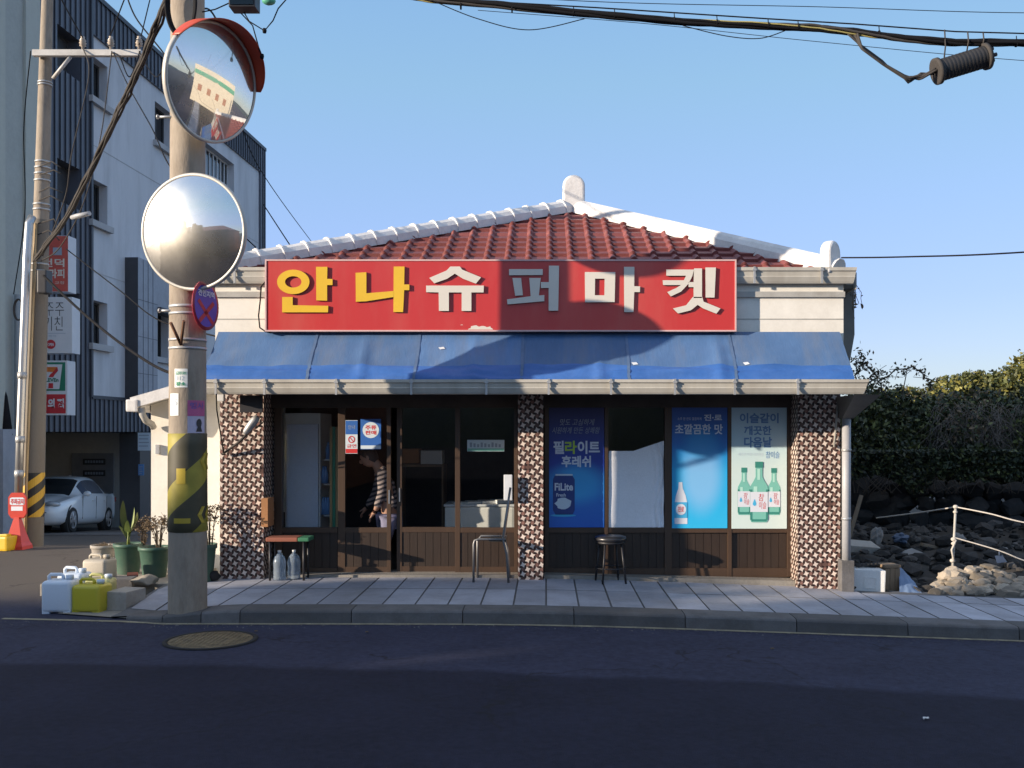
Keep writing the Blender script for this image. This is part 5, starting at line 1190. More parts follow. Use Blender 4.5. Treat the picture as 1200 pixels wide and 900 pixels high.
# seedling
ps = thing('banana_seedling', c1 + Vector((0, 0, .31)), 'young plant with upright yellow green strap leaves in a green pot', 'plant')
mb = MB(); mb.tube([c1 + Vector((0, 0, .3)), c1 + Vector((.0, 0, .47))], [.02, .012], 8); mb.build('stem', M['leaf_bright'], ps)
def strap(mb, base_, tip, w, bend, side=Vector((0, 1, 0))):
    pv = None
    for i in range(9):
        u = i / 8; p = base_.lerp(tip, u) + bend * sin(pi * u) * .5; ww = w * (sin(pi * min(1, u * .9 + .08)) ** .7); s = side * ww
        cur = (mb.vert(p - s), mb.vert(p + Vector((0, 0, -.006))), mb.vert(p + s))
        if pv: mb.face([pv[0], pv[1], cur[1], cur[0]]); mb.face([pv[1], pv[2], cur[2], cur[1]])
        pv = cur
b0 = c1 + Vector((0, 0, .42)); mb = MB(); mb.sm = True
for tx, tz, w, bx, sd in ((-.055, .40, .035, -.05, (.75, .6, 0)), (.11, .27, .03, .06, (.3, .9, .2)), (-.10, .12, .022, .0, (.2, .9, .3)), (.05, .32, .02, .03, (.8, -.5, 0)), (.0, .18, .03, -.02, (.9, .2, .2))):
    mb.ti = R.random(); strap(mb, b0 + Vector((0, 0, R.uniform(-.06, .02))), b0 + Vector((tx, R.uniform(-.05, .05), tz)), w, Vector((bx, 0, .03)), Vector(sd).normalized())
mb.build('leaves', M['leaf_bright'], ps, recalc=False)
def dead_plant(c, label, hh, w, n, name='dried_plant', heads=4):
    t = thing(name, c, label, 'plant'); rs = random.Random(hash(label) % 99); rs = random.Random(len(label)); mb = MB(); tips = []
    for k in range(n):
        a = rs.uniform(0, 6.28); q = w * rs.uniform(.3, 1); tip = c + Vector((q * cos(a), q * sin(a), hh * rs.uniform(.6, 1))); mid = c.lerp(tip, .5) + Vector((0, 0, .05)); mb.tube([c + Vector((.02 * cos(a), .02 * sin(a), 0)), mid, tip], [.005, .004, .002], 4); tips.append(tip)
        for _ in range(3): e = mid.lerp(tip, rs.random()); mb.tube([e, e + Vector((rs.gauss(0, .04), rs.gauss(0, .04), rs.uniform(.02, .09)))], .0018, 3)
    mb.build('stems', M['bark'], t); mb = MB()
    for tp in tips[:heads * 3]:
        for _ in range(30): mb.ti = rs.random(); leaf(mb, tp + Vector((rs.gauss(0, .03), rs.gauss(0, .03), rs.gauss(0, .022))), .014, rs, .6)
    for _ in range(50): k = rs.choice(tips); mb.ti = rs.random(); leaf(mb, c.lerp(k, rs.random()) + Vector((rs.gauss(0, .02), rs.gauss(0, .02), 0)), .022, rs, .35)
    mb.build('dry_leaves', M['leaf_dead'], t, recalc=False)
dead_plant(c1 + Vector((.16, .02, .3)), 'dry brown flower stalks leaning against the seedling pot', .33, .09, 9)
dead_plant(c2 + Vector((.05, 0, .31)), 'dead hydrangea stalks with brown heads in the pot next to the concrete pole', .36, .15, 12)
dead_plant(c3 + Vector((.10, -.02, .36)), 'pale dry weeds growing beyond the concrete pole against the white annex', .50, .17, 16)
rs = random.Random(4); mb = MB()
for _ in range(160): a = rs.uniform(0, 6.28); q = rs.uniform(0, .125); mb.ti = rs.random(); p = c4 + Vector((q * cos(a), q * sin(a), .265)); mb.tube([p, p + Vector((rs.gauss(0, .012), rs.gauss(0, .012), rs.uniform(.02, .055)))], [.002, .001], 3)
tag(mb.build('dry_grass', M['leaf_dead'], origin=c4 + Vector((0, 0, .265))), 'tuft of dry stubble in the small grey planter', 'grass')

# ---------------------------------------------------------------- jerry cans
def jerry(px, py, d, w, h, dep, m, label, rz=0, capm=None):
    c = Vector((X(px, d), d, Z(py, d))); T = rotm(c, 0, 0, rz); t = thing('jerry_can', c, label, 'jerry can', 'jerry cans at the kerb end')
    hb = h * .86; mb = MB(); mb.box(-w / 2, w / 2, -dep / 2, dep / 2, .022, hb, T, ch=.038, seg=4)
    for q in (-1, 1): mb.box(q * w * .35 - w * .13, q * w * .35 + w * .13, -dep * .46, dep * .46, 0, .07, T, ch=.016)
    for i in range(len(mb.s)): mb.s[i] = True
    body = mb.build('body', m, t); body.data.set_sharp_from_angle(angle=radians(28))
    mb = MB(); mb.tube([T @ Vector(p) for p in ((-w * .40, 0, hb - .01), (-w * .40, 0, h - .02), (-w * .34, 0, h - .004), (w * .02, 0, h - .004), (w * .08, 0, h - .02), (w * .08, 0, hb - .01))], .016, 10); mb.build('handle', m, t)
    mb = MB(); cc = T @ Vector((w * .30, 0, hb - .004)); mb.lathe([(.030, 0), (.030, .012), (.036, .012), (.036, .045), (.0, .047)], cc, 18); mb.build('cap', capm or m, t); return t
mat('can_white', (.62, .70, .80), .4, var=.05, dirt=.15, dirtcol=(.4, .42, .45), fine=.02); mat('can_yellow', (.52, .45, .035), .4, var=.06, dirt=.2, dirtcol=(.3, .25, .05), fine=.02); mat('can_beige', (.42, .38, .31), .55, var=.08, dirt=.3); mat('can_pale', (.50, .48, .20), .4, var=.06)
zb = 718
jerry(71.5, 718.5, 9.46, .278, .375, .24, M['can_white'], 'milky white jerry can standing foremost beside the yellow one', radians(3))
jerry(108, 718, 9.48, .285, .325, .26, M['can_yellow'], 'solid yellow jerry can standing between white cans at the kerb end', radians(-5), M['can_white'])
jerry(88, 708, 9.90, .26, .37, .24, M['can_white'], 'white jerry can peeping out from behind the foremost white one', radians(-4))
jerry(118, 709, 9.86, .25, .31, .24, M['can_pale'], 'pale translucent yellow jerry can tucked behind the solid yellow one', radians(6), M['can_white'])
jerry(117, 683, 10.44, .27, .30, .24, M['can_beige'], 'dusty beige jerry can standing in front of the small grey planter', radians(-8))
# block, bricks, stones at the corner
mb = MB(); c = P(147, 713, 9.62); mb.box(-.115, .115, -.16, .16, -.01, .185, rotm(c, 0, 0, radians(-12)), ch=.012); tag(mb.build('concrete_block', M['concrete'], origin=c), 'plain grey concrete block lying between the yellow can and the pole', 'block')
mb = MB(); c = P(143, 691, 10.35); mb.box(-.15, .13, -.1, .1, 0, .13, rotm(c, 0, 0, radians(8)), ch=.01); tag(mb.build('concrete_block', M['kerb_stone'], origin=c), 'dark flat concrete block under the beige can and green pots', 'block')
mb = MB(); c = P(156, 681, 10.52); mb.box(-.06, .05, -.06, .06, 0.02, .085, rotm(c, 0.1, 0, radians(22)), ch=.008); tag(mb.build('brick', mat('brick_red', (.33, .10, .06), .9, var=.2, bump=.5), origin=c), 'broken red brick lying between the two green pots', 'brick')
def rock(mb, c, s, sc, rs, n=2, flat=False):
    bm = bmesh.new(); bmesh.ops.create_icosphere(bm, subdivisions=n, radius=1); o = Vector((rs.uniform(0, 90), 0, 0)); q = Quaternion((rs.gauss(0, 1), rs.gauss(0, 1), rs.gauss(0, 1), rs.gauss(0, 1))).normalized()
    for v in bm.verts:
        k = 1 + .55 * mnoise.noise(v.co * 1.1 + o) + .28 * mnoise.noise(v.co * 2.6 + o); p = v.co * k; p = Vector((max(-.74, min(.74, p.x)), max(-.8, min(.8, p.y)), max(-.7, min(.7, p.z))))
        v.co = (q @ p); v.co = Vector((v.co.x * sc[0], v.co.y * sc[1], v.co.z * sc[2])) * s + Vector(c)
    old = mb.sm; mb.sm = n > 1 and not flat; mb.frombm(bm); mb.sm = old
mb = MB(); rs = random.Random(11); c = P(171, 686, 10.28); rock(mb, c + Vector((0, 0, .05)), .14, (1, .7, .5), rs, 3); tag(mb.build('rock', M['pale_stone'], origin=c), 'flat rough stone lying before the green pot by the concrete pole', 'stone')
mb = MB(); c = P(249, 680, 10.6); rock(mb, c + Vector((0, 0, .05)), .09, (1, .8, .7), rs, 2); tag(mb.build('rock', M['dark_rock'], origin=c), 'dark stone at the foot of the mosaic pillar beside the pole', 'stone')

# ---------------------------------------------------------------- portable sign and water barrier by the utility pole
d = 14.55; c = Vector((X(20.5, d), d, g(X(20, d), d)))
t = thing('portable_sign', c, 'red plastic portable sign with white lettering on a flared red base', 'portable sign')
mat('plastic_red', (.52, .045, .03), .45, var=.06)
mb = MB(); h = Z(606, d) - c.z; bm = bmesh.new()
T4 = rotm(c, 0, 0, pi / 4); pr_ = [(.21, 0), (.205, .05), (.17, .10), (.12, .24), (.055, h - .02), (.05, h)]; mb.lathe(pr_, (0, 0, 0), 4, T4); mb.sm = False
for i in range(len(mb.s)): mb.s[i] = False
o = mb.build('base', M['plastic_red'], t)
def oct(px0, px1, py0, py1, dd, k): w = px1 - px0; hh = py1 - py0; return [P(x, y, dd) for x, y in ((px0 + w * k, py0), (px1 - w * k, py0), (px1, py0 + hh * k), (px1, py1 - hh * k), (px1 - w * k, py1), (px0 + w * k, py1), (px0, py1 - hh * k), (px0, py0 + hh * k))]
mb = MB(); mb.extr(oct(9.5, 30.5, 577.5, 607.5, d, .18), (0, .035, 0)); pl = mb.build('plate', M['plastic_red'], t)
mb = MB(); mb.poly(oct(11.5, 28.5, 583, 592, d - .002, .12)); mb.build('white_field', M['print_pale'], pl)
mb = MB(); flat(mb, 13, 26.5, 593.5, 598.5, d - .002); mb.build('white_strip', M['print_white'], pl)
mb = MB(); add_text(mb, '주차금지', lambda u, v: P(u, v, d - .005), 12.5, 27.5, 591, 584.5, .03); mb.build('lettering', M['print_red'], pl)
c = Vector((X(5, 14.4), 14.4, g(X(5, 14.4), 14.4)))
t = thing('water_barrier', c, 'yellow plastic water filled barrier block beside the portable red sign', 'barrier')
mb = MB(); mb.box(-.22, .15, -.14, .14, 0, .21, rotm(c, 0, 0, radians(-10)), ch=.03); mb.build('body', mat('barrier_yellow', (.62, .40, .02), .4, var=.06), t)
mb = MB(); mb.lathe([(.03, .20), (.03, .225), (.0, .226)], c + Vector((-.1, 0, 0)), 12); mb.box(-.04, .08, -.05, .05, .205, .235, rotm(c, 0, 0, radians(-10)), ch=.01); mb.build('filler_cap', M['barrier_yellow'], t)

# ---------------------------------------------------------------- big building along the side street
mat('stucco', (.58, .59, .62), .85, var=.06, scale=1.2, bump=.15, bscale=60, dirt=.55, dirtcol=(.38, .39, .41), dscale=1.1, stretch=(1, 1, .22), fine=.02)
mat('cladding', (.115, .125, .155), .5, metal=.3, var=.08, scale=1.5, dirt=.2, dirtcol=(.08, .085, .1)); mat('cladding_seam', (.055, .06, .075), .5, metal=.3)
mat('bay_panel', (.28, .30, .35), .5, var=.10, scale=1.2, dirt=.2); mat('bay_dark', (.05, .05, .055), .5)
mat('win_frame_dark', (.05, .052, .056), .5); mat('sill_stone', (.42, .42, .43), .8, dirt=.4, dirtcol=(.2, .2, .2)); mat('piloti_wall', (.50, .49, .46), .85, var=.08)
B0 = Vector((-11.5, 22.8, 0)); BD = Vector((.03, 1, 0)).normalized(); BN = Vector((BD.y, -BD.x, 0))
def bw(t_, z, o=0.): return B0 + BD * t_ + BN * o + Vector((0, 0, z))
def bslab(mb, t0, t1, z0, z1, o0, o1):
    c = [bw(t0, z0, o0), bw(t1, z0, o0), bw(t1, z0, o1), bw(t0, z0, o1)]; mb.extr(c, (0, 0, z1 - z0))
bb = thing('apartment_building', B0 + Vector((0, 6, -1)), 'tall building with white wall, dark metal cladding and parapet along the side street', 'building')
TE = 15.85
wins = [(2.05, 2.95, 10.15, 11.2), (5.85, 7.0, 10.15, 11.3), (2.05, 2.95, 7.05, 8.1), (2.05, 2.95, 3.95, 5.05), (5.66, 6.8, 3.9, 5.2), (5.85, 7.0, 7.0, 8.1), (9.7, 12.5, 8.9, 11.25)]
def holed(mb, t0, t1, z0, z1, holes, o, rev):
    ts = sorted({t0, t1, *[h[0] for h in holes], *[h[1] for h in holes]}); zs_ = sorted({z0, z1, *[h[2] for h in holes], *[h[3] for h in holes]})
    for i in range(len(ts) - 1):
        for j in range(len(zs_) - 1):
            tm, zm = (ts[i] + ts[i + 1]) / 2, (zs_[j] + zs_[j + 1]) / 2
            if any(h[0] < tm < h[1] and h[2] < zm < h[3] for h in holes): continue
            mb.quad(bw(ts[i], zs_[j], o), bw(ts[i + 1], zs_[j], o), bw(ts[i + 1], zs_[j + 1], o), bw(ts[i], zs_[j + 1], o))
    for (a, b, c, e) in holes:
        mb.quad(bw(a, c, o), bw(a, c, o - rev), bw(a, e, o - rev), bw(a, e, o)); mb.quad(bw(b, c, o), bw(b, e, o), bw(b, e, o - rev), bw(b, c, o - rev))
        mb.quad(bw(a, e, o), bw(a, e, o - rev), bw(b, e, o - rev), bw(b, e, o)); mb.quad(bw(a, c, o), bw(b, c, o), bw(b, c, o - rev), bw(a, c, o - rev))
mb = MB(); holed(mb, 2.0, 15.25, 2.6, 11.72, wins, 0, .28); mb.build('white_wall', M['stucco'], bb); mb = MB()
for z_ in (5.75, 8.95): bslab(mb, 2.06, 15.2, z_, z_ + .02, .001, .006)
mb.build('wall_joint', M['sill_stone'], bb)
dw = [(.42, 1.48, 10.3, 11.3), (.42, 1.48, 7.15, 8.15), (.42, 1.48, 4.1, 5.1)]
mb = MB(); holed(mb, -.7, 2.0, 1.72, 12.72, dw, .02, .35); holed(mb, 2.0, 15.25, 11.72, 12.72, [], .06, 0); holed(mb, 2.0, 15.85, 1.72, 2.6, [], .02, 0); holed(mb, 15.25, TE, 2.6, 12.72, [], .08, 0)
mb.quad(bw(2, 11.72, .06), bw(TE, 11.72, .06), bw(TE, 11.72, -.1), bw(2, 11.72, -.1)); mb.quad(bw(15.25, 2.6, .08), bw(15.25, 12.72, .08), bw(15.25, 12.72, -.1), bw(15.25, 2.6, -.1))
mb.quad(bw(TE, 1.7, .08), bw(TE, 12.72, .08), bw(TE, 12.72, -9), bw(TE, 1.7, -9)); mb.quad(bw(-.7, 1.72, .02), bw(-.7, 12.72, .02), bw(-.7, 12.72, -9), bw(-.7, 1.72, -9))
mb.quad(bw(-.7, 12.72, .06), bw(TE, 12.72, .06), bw(TE, 12.72, -9), bw(-.7, 12.72, -9)); mb.build('cladding', M['cladding'], bb)
mb = MB(); k = -.7
while k < TE:
    z0, z1 = (1.72, 12.72) if k < 2.0 else (11.72, 12.72); o = .02 if k < 2 else .06
    if k >= 15.25: z0 = 2.6; o = .08
    segs = [(z0, z1)]
    for a, b, c, e in dw:
        if a < k < b: segs = [s for q in segs for s in ((q[0], min(q[1], c)), (max(q[0], e), q[1])) if s[1] - s[0] > .02]
    for s0, s1 in segs: bslab(mb, k - .012, k + .012, s0, s1, o - .002, o + .035)
    if k >= 2: bslab(mb, k - .012, k + .012, 1.72, 2.58, .018, .055)
    k += .245
bslab(mb, 2.0, TE, 12.66, 12.78, -.1, .11); bslab(mb, -.7, 2.0, 12.66, 12.78, -.1, .07); bslab(mb, 1.96, 2.06, 2.6, 12.66, .0, .075); bslab(mb, 2.06, 15.25, 2.55, 2.64, .001, .06)
mb.build('standing_seam', M['cladding_seam'], bb)
for (a, b, c, e) in wins:
    mb = MB(); f = .05; o0, o1 = -.27, -.22
    bslab(mb, a, b, c, c + f, o0, o1); bslab(mb, a, b, e - f, e, o0, o1); bslab(mb, a, a + f, c + f, e - f, o0, o1); bslab(mb, b - f, b, c + f, e - f, o0, o1)
    big = b - a > 2
    for k in range(1, 8 if big else 2): tt = a + (b - a) * k / (8 if big else 2); bslab(mb, tt - .02, tt + .02, c + f, e - f, o0, o1)
    w = mb.build('window', M['white_plastic'] if big else M['win_frame_dark'], bb)
    mb = MB(); mb.quad(bw(a, c, -.25), bw(b, c, -.25), bw(b, e, -.25), bw(a, e, -.25)); mb.build('pane', M['dark_glass'], w)
    mb = MB(); mb.quad(bw(a, c, -.6), bw(b, c, -.6), bw(b, e, -.6), bw(a, e, -.6)); mb.build('curtain', M['white_cloth'] if big else M['room_dark'], w)
    if not big: mb = MB(); bslab(mb, a - .12, b + .12, c - .16, c - .003, -.02, .12); mb.build('sill', M['sill_stone'], w)
for (a, b, c, e) in dw:
    mb = MB(); bslab(mb, a, b, c, c + .05, -.33, -.28); bslab(mb, a, b, e - .05, e, -.33, -.28); bslab(mb, (a + b) / 2 - .02, (a + b) / 2 + .02, c + .05, e - .05, -.33, -.28); w = mb.build('window', M['win_frame_dark'], bb)
    mb = MB(); mb.quad(bw(a, c, -.3), bw(b, c, -.3), bw(b, e, -.3), bw(a, e, -.3)); mb.build('pane', M['bay_dark'], w)
# projecting bay
mb = MB(); bslab(mb, 3.95, 5.2, 2.6, 6.44, .003, .36); bslab(mb, 5.2, 8.4, 5.25, 6.44, .003, .36); bay = mb.build('bay', M['bay_panel'], bb)
mb = MB(); mb.quad(bw(3.945, 2.61, .004), bw(3.945, 6.43, .004), bw(3.945, 6.43, .36), bw(3.945, 2.61, .36)); mb.build('bay_cheek', M['bay_dark'], bay)
mb = MB()
for k in range(1, 4): bslab(mb, 3.95 + k * .31, 3.96 + k * .31, 2.61, 6.42, .355, .368)
for z in (3.3, 4.3, 5.3): bslab(mb, 3.96, 5.19, z, z + .012, .355, .367)
bslab(mb, 5.2, 8.5, 5.12, 5.25, .003, .46); mb.build('bay_seam', M['cladding_seam'], bay)
# open ground floor
mb = MB(); mb.quad(bw(-.7, 1.70, .02), bw(TE, 1.70, .02), bw(TE, 1.70, -9), bw(-.7, 1.70, -9)); mb.quad(bw(-.7, -3, -9), bw(TE, -3, -9), bw(TE, 12.7, -9), bw(-.7, 12.7, -9)); mb.build('soffit', M['piloti_wall'], bb)  # second quad: unseen far wall, added to keep sun out of the ground floor
mb = MB(); y = 31.0; mb.quad((-22, y, -2.4), (-11.2, y, -2.4), (-11.2, y, 1.7), (-22, y, 1.7)); mb.build('back_wall', M['piloti_wall'], bb)
mb = MB(); xa, xb = X(140, 27.5), X(164, 27.5); mb.box(xa, xb, 27.5, 28.2, -2.2, 1.7); mb.build('pillar', M['bay_dark'], bb)
mb = MB(); mb.box(X(84, 30.9), X(133, 30.9), 30.9, 30.97, Z(585, 30.9), Z(531, 30.9)); pn = mb.build('wall_panel', mat('panel_grey', (.24, .25, .27), .7), bb)
mb = MB()
for y0, y1 in ((537.5, 544.5), (551, 558)): mb.box(X(98, 30.9), X(124, 30.9), 30.85, 30.898, Z(y1, 30.9), Z(y0, 30.9))
nb = mb.build('name_board', M['bay_dark'], pn)
mb = MB()
for y0, y1 in ((539.5, 542.5), (553, 556)):
    for k in range(7): mb.box(X(100.5 + k * 3.2, 30.9), X(102.6 + k * 3.2, 30.9), 30.84, 30.849, Z(y1, 30.9), Z(y0, 30.9))
mb.build('characters', M['print_grey'], nb)
# papers on the dark pillar
for (a, b, y0, y1, m, l) in ((161.5, 176, 507, 528, 'print_pale', 'pale paper notice on the dark ground floor pillar beside the annex'), (162, 168.5, 544, 557, 'print_slate', 'small bluish paper notice low on the dark ground floor pillar')):
    dd = 27.4; mb = MB(); mb.box(X(a, dd), X(b, dd), dd, dd + .02, Z(y1, dd), Z(y0, dd)); o = mb.build('notice', M[m], origin=P(a, y1, dd)); tag(o, l, 'notice')
    mb = MB()
    for k in range(4): mb.box(X(a + 1.2, dd), X(b - 1.5 - k % 2, dd), dd - .006, dd - .001, Z(y0 + 3.6 + k * (y1 - y0) * .2, dd), Z(y0 + 2.6 + k * (y1 - y0) * .2, dd))
    mb.build('printed_lines', M['print_grey'], o)
# projecting signs, seen flat on
def blade(px0, px1, py0, py1, d, edge, label):
    a, b = P(px0, py1, d), P(px1, py0, d); t = thing('shop_sign', ((a.x + b.x) / 2, d, a.z), label, 'sign')
    mb = MB(); mb.box(a.x, b.x, d, d + .38, a.z, b.z, ch=.01); mb.build('box', edge, t)
    mb = MB()
    for z in (a.z + .12, b.z - .12): mb.tube([(a.x + .02, d + .19, z), (-11.6, d + .19, z)], .03, 6)
    mb.build('arm', M['black_metal'], t); return t
d = 22.05
mat('sign_coral', (.50, .085, .065), .5, var=.05); mat('sign_white', (.62, .63, .66), .5, var=.04); mat('sign_crimson', (.48, .025, .035), .5, var=.04); mat('sign_green', (.015, .17, .10), .5); mat('sign_orange', (.60, .17, .03), .5)
t = blade(44, 80, 276, 342, d, M['sign_white'], 'coral red projecting sign with white lettering, top of the three on the dark cladding')
e = d - .004; mb = MB(); flat(mb, 44.3, 79.6, 276.5, 341.5, e); f_ = mb.build('face', M['sign_coral'], t)
mb = MB(); wr(mb, '언덕', 49, 75.5, 303, 313, e - .005, .02); wr(mb, '테라피', 48, 75.5, 315, 326, e - .005, .03); wr(mb, '관절 교정', 50, 75, 329.5, 333, e - .005, 0); mb.build('lettering', M['letter_white'], f_)
mb = MB(); flat(mb, 62, 72.5, 290, 299, e - .005); mb.build('emblem', M['print_grey'], f_)
t = blade(44, 84.5, 348, 414, d, M['sign_white'], 'white projecting sign with dark lettering and a red dot between two coloured signs')
mb = MB(); wr(mb, '주주', 52.5, 75, 354.5, 370, e, -.01); wr(mb, '키친', 51.5, 73.5, 371, 387.5, e, -.01); mb.build('lettering', M['ink'], t)
mb = MB(); mb.poly([P(x, y, e) for x, y in ell(59.5, 403.5, 5.6, 5.4, 24)]); dt = mb.build('red_dot', M['sign_crimson'], t)
mb = MB(); wr(mb, 'OPEN', 56, 63, 402, 405.5, e - .004, .03); mb.build('dot_lettering', M['sign_white'], dt)
mb = MB(); flat(mb, 50, 77, 390.3, 390.8, e); wr(mb, '가정식 백반 전문', 51, 66, 392.5, 395, e, 0); mb.build('small_print', M['print_grey'], t)
t = blade(43, 79, 422.5, 486.5, d, M['sign_white'], 'convenience store sign with a large numeral on green and white field')
mb = MB(); flat(mb, 43.5, 76.5, 424.5, 458, e); mb.build('green_field', M['sign_green'], t)
mb = MB(); mb.poly([P(x, y, e - .004) for x, y in ((45, 427), (73, 427), (69.5, 456), (45, 456))]); mb.build('white_field', M['sign_white'], t)
mb = MB(); mb.poly([P(x, y, e - .008) for x, y in ((51, 430), (67, 430), (62.5, 436), (51, 435.5))]); mb.build('numeral_top', M['sign_orange'], t)
mb = MB(); mb.poly([P(x, y, e - .010) for x, y in ((62, 436), (67.2, 430), (68, 434.5), (64.5, 438.5), (62.3, 442), (57, 442), (58.5, 439))]); mb.poly([P(x, y, e - .010) for x, y in ((57, 449), (62.2, 449), (62.2, 455), (56.6, 455))]); mb.build('numeral_stem', M['sign_crimson'], t)
mb = MB(); wr(mb, 'ELEVEn', 50.5, 68.5, 443, 447.5, e - .012, .03); mb.build('lettering', M['sign_green'], t)
mb = MB(); flat(mb, 43.5, 77, 462, 484.5, e); mb.build('red_field', M['sign_crimson'], t)
mb = MB(); wr(mb, '편', 45, 54, 467, 479, e - .004, .05); wr(mb, '의', 56, 64, 467, 479, e - .004, .05); wr(mb, '점', 66.5, 75, 467, 479, e - .004, .05); mb.build('lettering', M['sign_white'], t)

# grey green neighbour
mat('grey_green', (.36, .385, .365), .8, var=.05, scale=1, dirt=.25, dirtcol=(.25, .27, .26)); mat('grey_green_dark', (.22, .24, .25), .7)
t = thing('building', (-15, 18, 0), 'plain grey green building with shallow vertical bands, cut by the edge of the picture', 'building')
mb = MB(); mb.box(-22, -11.25, 14.2, 21.95, -1, 13.5); mb.build('wall', M['grey_green'], t)
mb = MB()
for px0, px1 in ((-6, 3), (27, 46)):
    def yy(px): return -11.25 * F / (px - CX)
    mb.box(-11.249, -11.19, yy(px0), min(21.9, yy(px1)), -1, 13.4)
mb.build('band', mat('grey_green_pale', (.42, .44, .40), .8, var=.05), t)
yy = lambda px: -11.25 * F / (px - CX)
mb = MB(); mb.tube([(-11.13, yy(13.5), Z(645, 20.8)), (-11.13, yy(13.5), Z(345, 20.8))], .055, 10); mb.build('downpipe', M['grey_green_dark'], t)
mb = MB(); mb.box(-11.24, -11.05, yy(-8), yy(9), -1.0, Z(503, 20.7)); mb.build('meter_box', M['bay_panel'], t)
mb = MB(); c = P(6, 490, 20.5); mb.lathe([(.015, .55), (.05, .45), (.10, .1), (.16, -.35), (.10, -.42), (.02, -.45)], c, 7); 
tag(mb.build('parasol', M['cable'], origin=c), 'dark folded parasol leaning by the downpipe of the grey green building', 'parasol')

# ---------------------------------------------------------------- parked car
def car():
    th = radians(6.2); wm = Vector((X(102.5, 26.3), 26.3, 0)); c = wm - Vector((cos(th), sin(th), 0)) * .80; c.z = g(c.x, c.y)
    tilt = math.atan((g(c.x, c.y + 1.3) - g(c.x, c.y - 1.3)) / 2.6)
    T = Matrix.Translation(c) @ Matrix.Rotation(th, 4, 'Z') @ Matrix.Rotation(tilt, 4, 'X')
    t = thing('parked_car', c, 'silver white saloon car parked under the building, nose towards the street', 'car')
    S = [(-2.30, .36, .55, .58, .50, .44, .30), (-2.26, .24, .62, .66, .66, .60, .40), (-2.12, .20, .69, .75, .78, .72, .50), (-1.85, .18, .77, .83, .86, .80, .58), (-1.4, .17, .85, .92, .895, .84, .62), (-1.02, .17, .91, .98, .905, .86, .66),
         (-.70, .17, .93, 1.18, .905, .865, .66), (-.32, .17, .94, 1.385, .905, .865, .63), (.05, .17, .95, 1.455, .905, .865, .60), (.5, .17, .955, 1.475, .905, .865, .595), (.95, .17, .965, 1.44, .905, .862, .585), (1.32, .17, .98, 1.32, .90, .855, .575), (1.66, .18, 1.0, 1.12, .885, .84, .58), (1.92, .20, 1.02, 1.075, .86, .81, .60), (2.16, .24, .98, 1.05, .81, .77, .60), (2.28, .34, .88, .96, .70, .68, .55), (2.31, .45, .80, .84, .58, .56, .45)]
    ys_ = []
    for i in range(len(S) - 1):
        for k in range(3): ys_.append(i + k / 3)
    ys_.append(len(S) - 1)
    def st(q):
        i = min(int(q), len(S) - 2); f = q - i; p0, p1, p2, p3 = S[max(i - 1, 0)], S[i], S[i + 1], S[min(i + 2, len(S) - 1)]
        return [.5 * (2 * b + (c_ - a) * f + (2 * a - 5 * b + 4 * c_ - d_) * f * f + (-a + 3 * b - 3 * c_ + d_) * f ** 3) for a, b, c_, d_ in zip(p0, p1, p2, p3)]
    def sect(q, off=0):
        y, zb_, zl, zt_, w, wl, wt = st(q); zr = zt_ - .055
        cab = max(0, min(1, (zt_ - zl - .07) / .25)); wr_ = wt
        pts = [(0, zb_), (w * .80, zb_), (w * .97, zb_ + .09), (w, zb_ + .22), (w * 1.0, (zb_ + zl) * .5 + .06), (w * .985, zl - .09), (wl + .01, zl)]
        bl_ = lambda f: (wl + (wr_ - wl) * f, zl + (zr - zl) * f)
        pts += [bl_(.10), bl_(.88), bl_(1.0), (wt * .82, zt_ - .018), (wt * .5, zt_ - .004), (0, zt_ + .002)]
        return y, pts
    mb = MB(); mb.sm = True; gl = MB(); gl.sm = True; ws_ = MB(); ws_.sm = True; rw_ = MB(); rw_.sm = True; rows = []
    for q in ys_:
        y, pts = sect(q); rows.append((y, pts))
    for sgn in (1, -1):
        for i in range(len(rows) - 1):
            (ya, pa), (yb, pb) = rows[i], rows[i + 1]
            for k in range(len(pa) - 1):
                qd = [T @ Vector((sgn * pa[k][0], ya, pa[k][1])), T @ Vector((sgn * pb[k][0], yb, pb[k][1])), T @ Vector((sgn * pb[k + 1][0], yb, pb[k + 1][1])), T @ Vector((sgn * pa[k + 1][0], ya, pa[k + 1][1]))]
                tgt = mb; ym = (ya + yb) / 2
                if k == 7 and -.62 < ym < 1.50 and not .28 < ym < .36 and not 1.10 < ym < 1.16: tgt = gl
                if k >= 9 and -.98 < ym < -.36: tgt = ws_
                if k >= 9 and 1.34 < ym < 1.80: tgt = rw_
                tgt.quad(*qd)
    for (y, pts) in (rows[0], rows[-1]): mb.poly([T @ Vector((x, y, z)) for x, z in pts] + [T @ Vector((-x, y, z)) for x, z in pts[::-1]])
    cp = mat('car_paint', (.80, .83, .86), .25, metal=0., var=.02, fine=.01, coat=.8)
    def weld(o):
        bm = bmesh.new(); bm.from_mesh(o.data); bmesh.ops.remove_doubles(bm, verts=bm.verts[:], dist=.001); bmesh.ops.recalc_face_normals(bm, faces=bm.faces[:]); bm.to_mesh(o.data); bm.free()
    body = mb.build('body', cp, t); weld(body)
    gm_ = mat('car_glass', (.02, .025, .03), .06, var=0, spec=.8, fine=0)
    weld(gl.build('side_window', mat('car_side_glass_sheen', (.09, .11, .15), .1, var=.05, spec=.9, fine=0), t)); weld(ws_.build('windscreen', gm_, t)); weld(rw_.build('rear_window', gm_, t))  # side glass colour lightened to stand in for reflections
    tr = mat('tyre', (.02, .02, .02), .85); al = mat('alloy', (.50, .51, .53), .3, metal=.8)
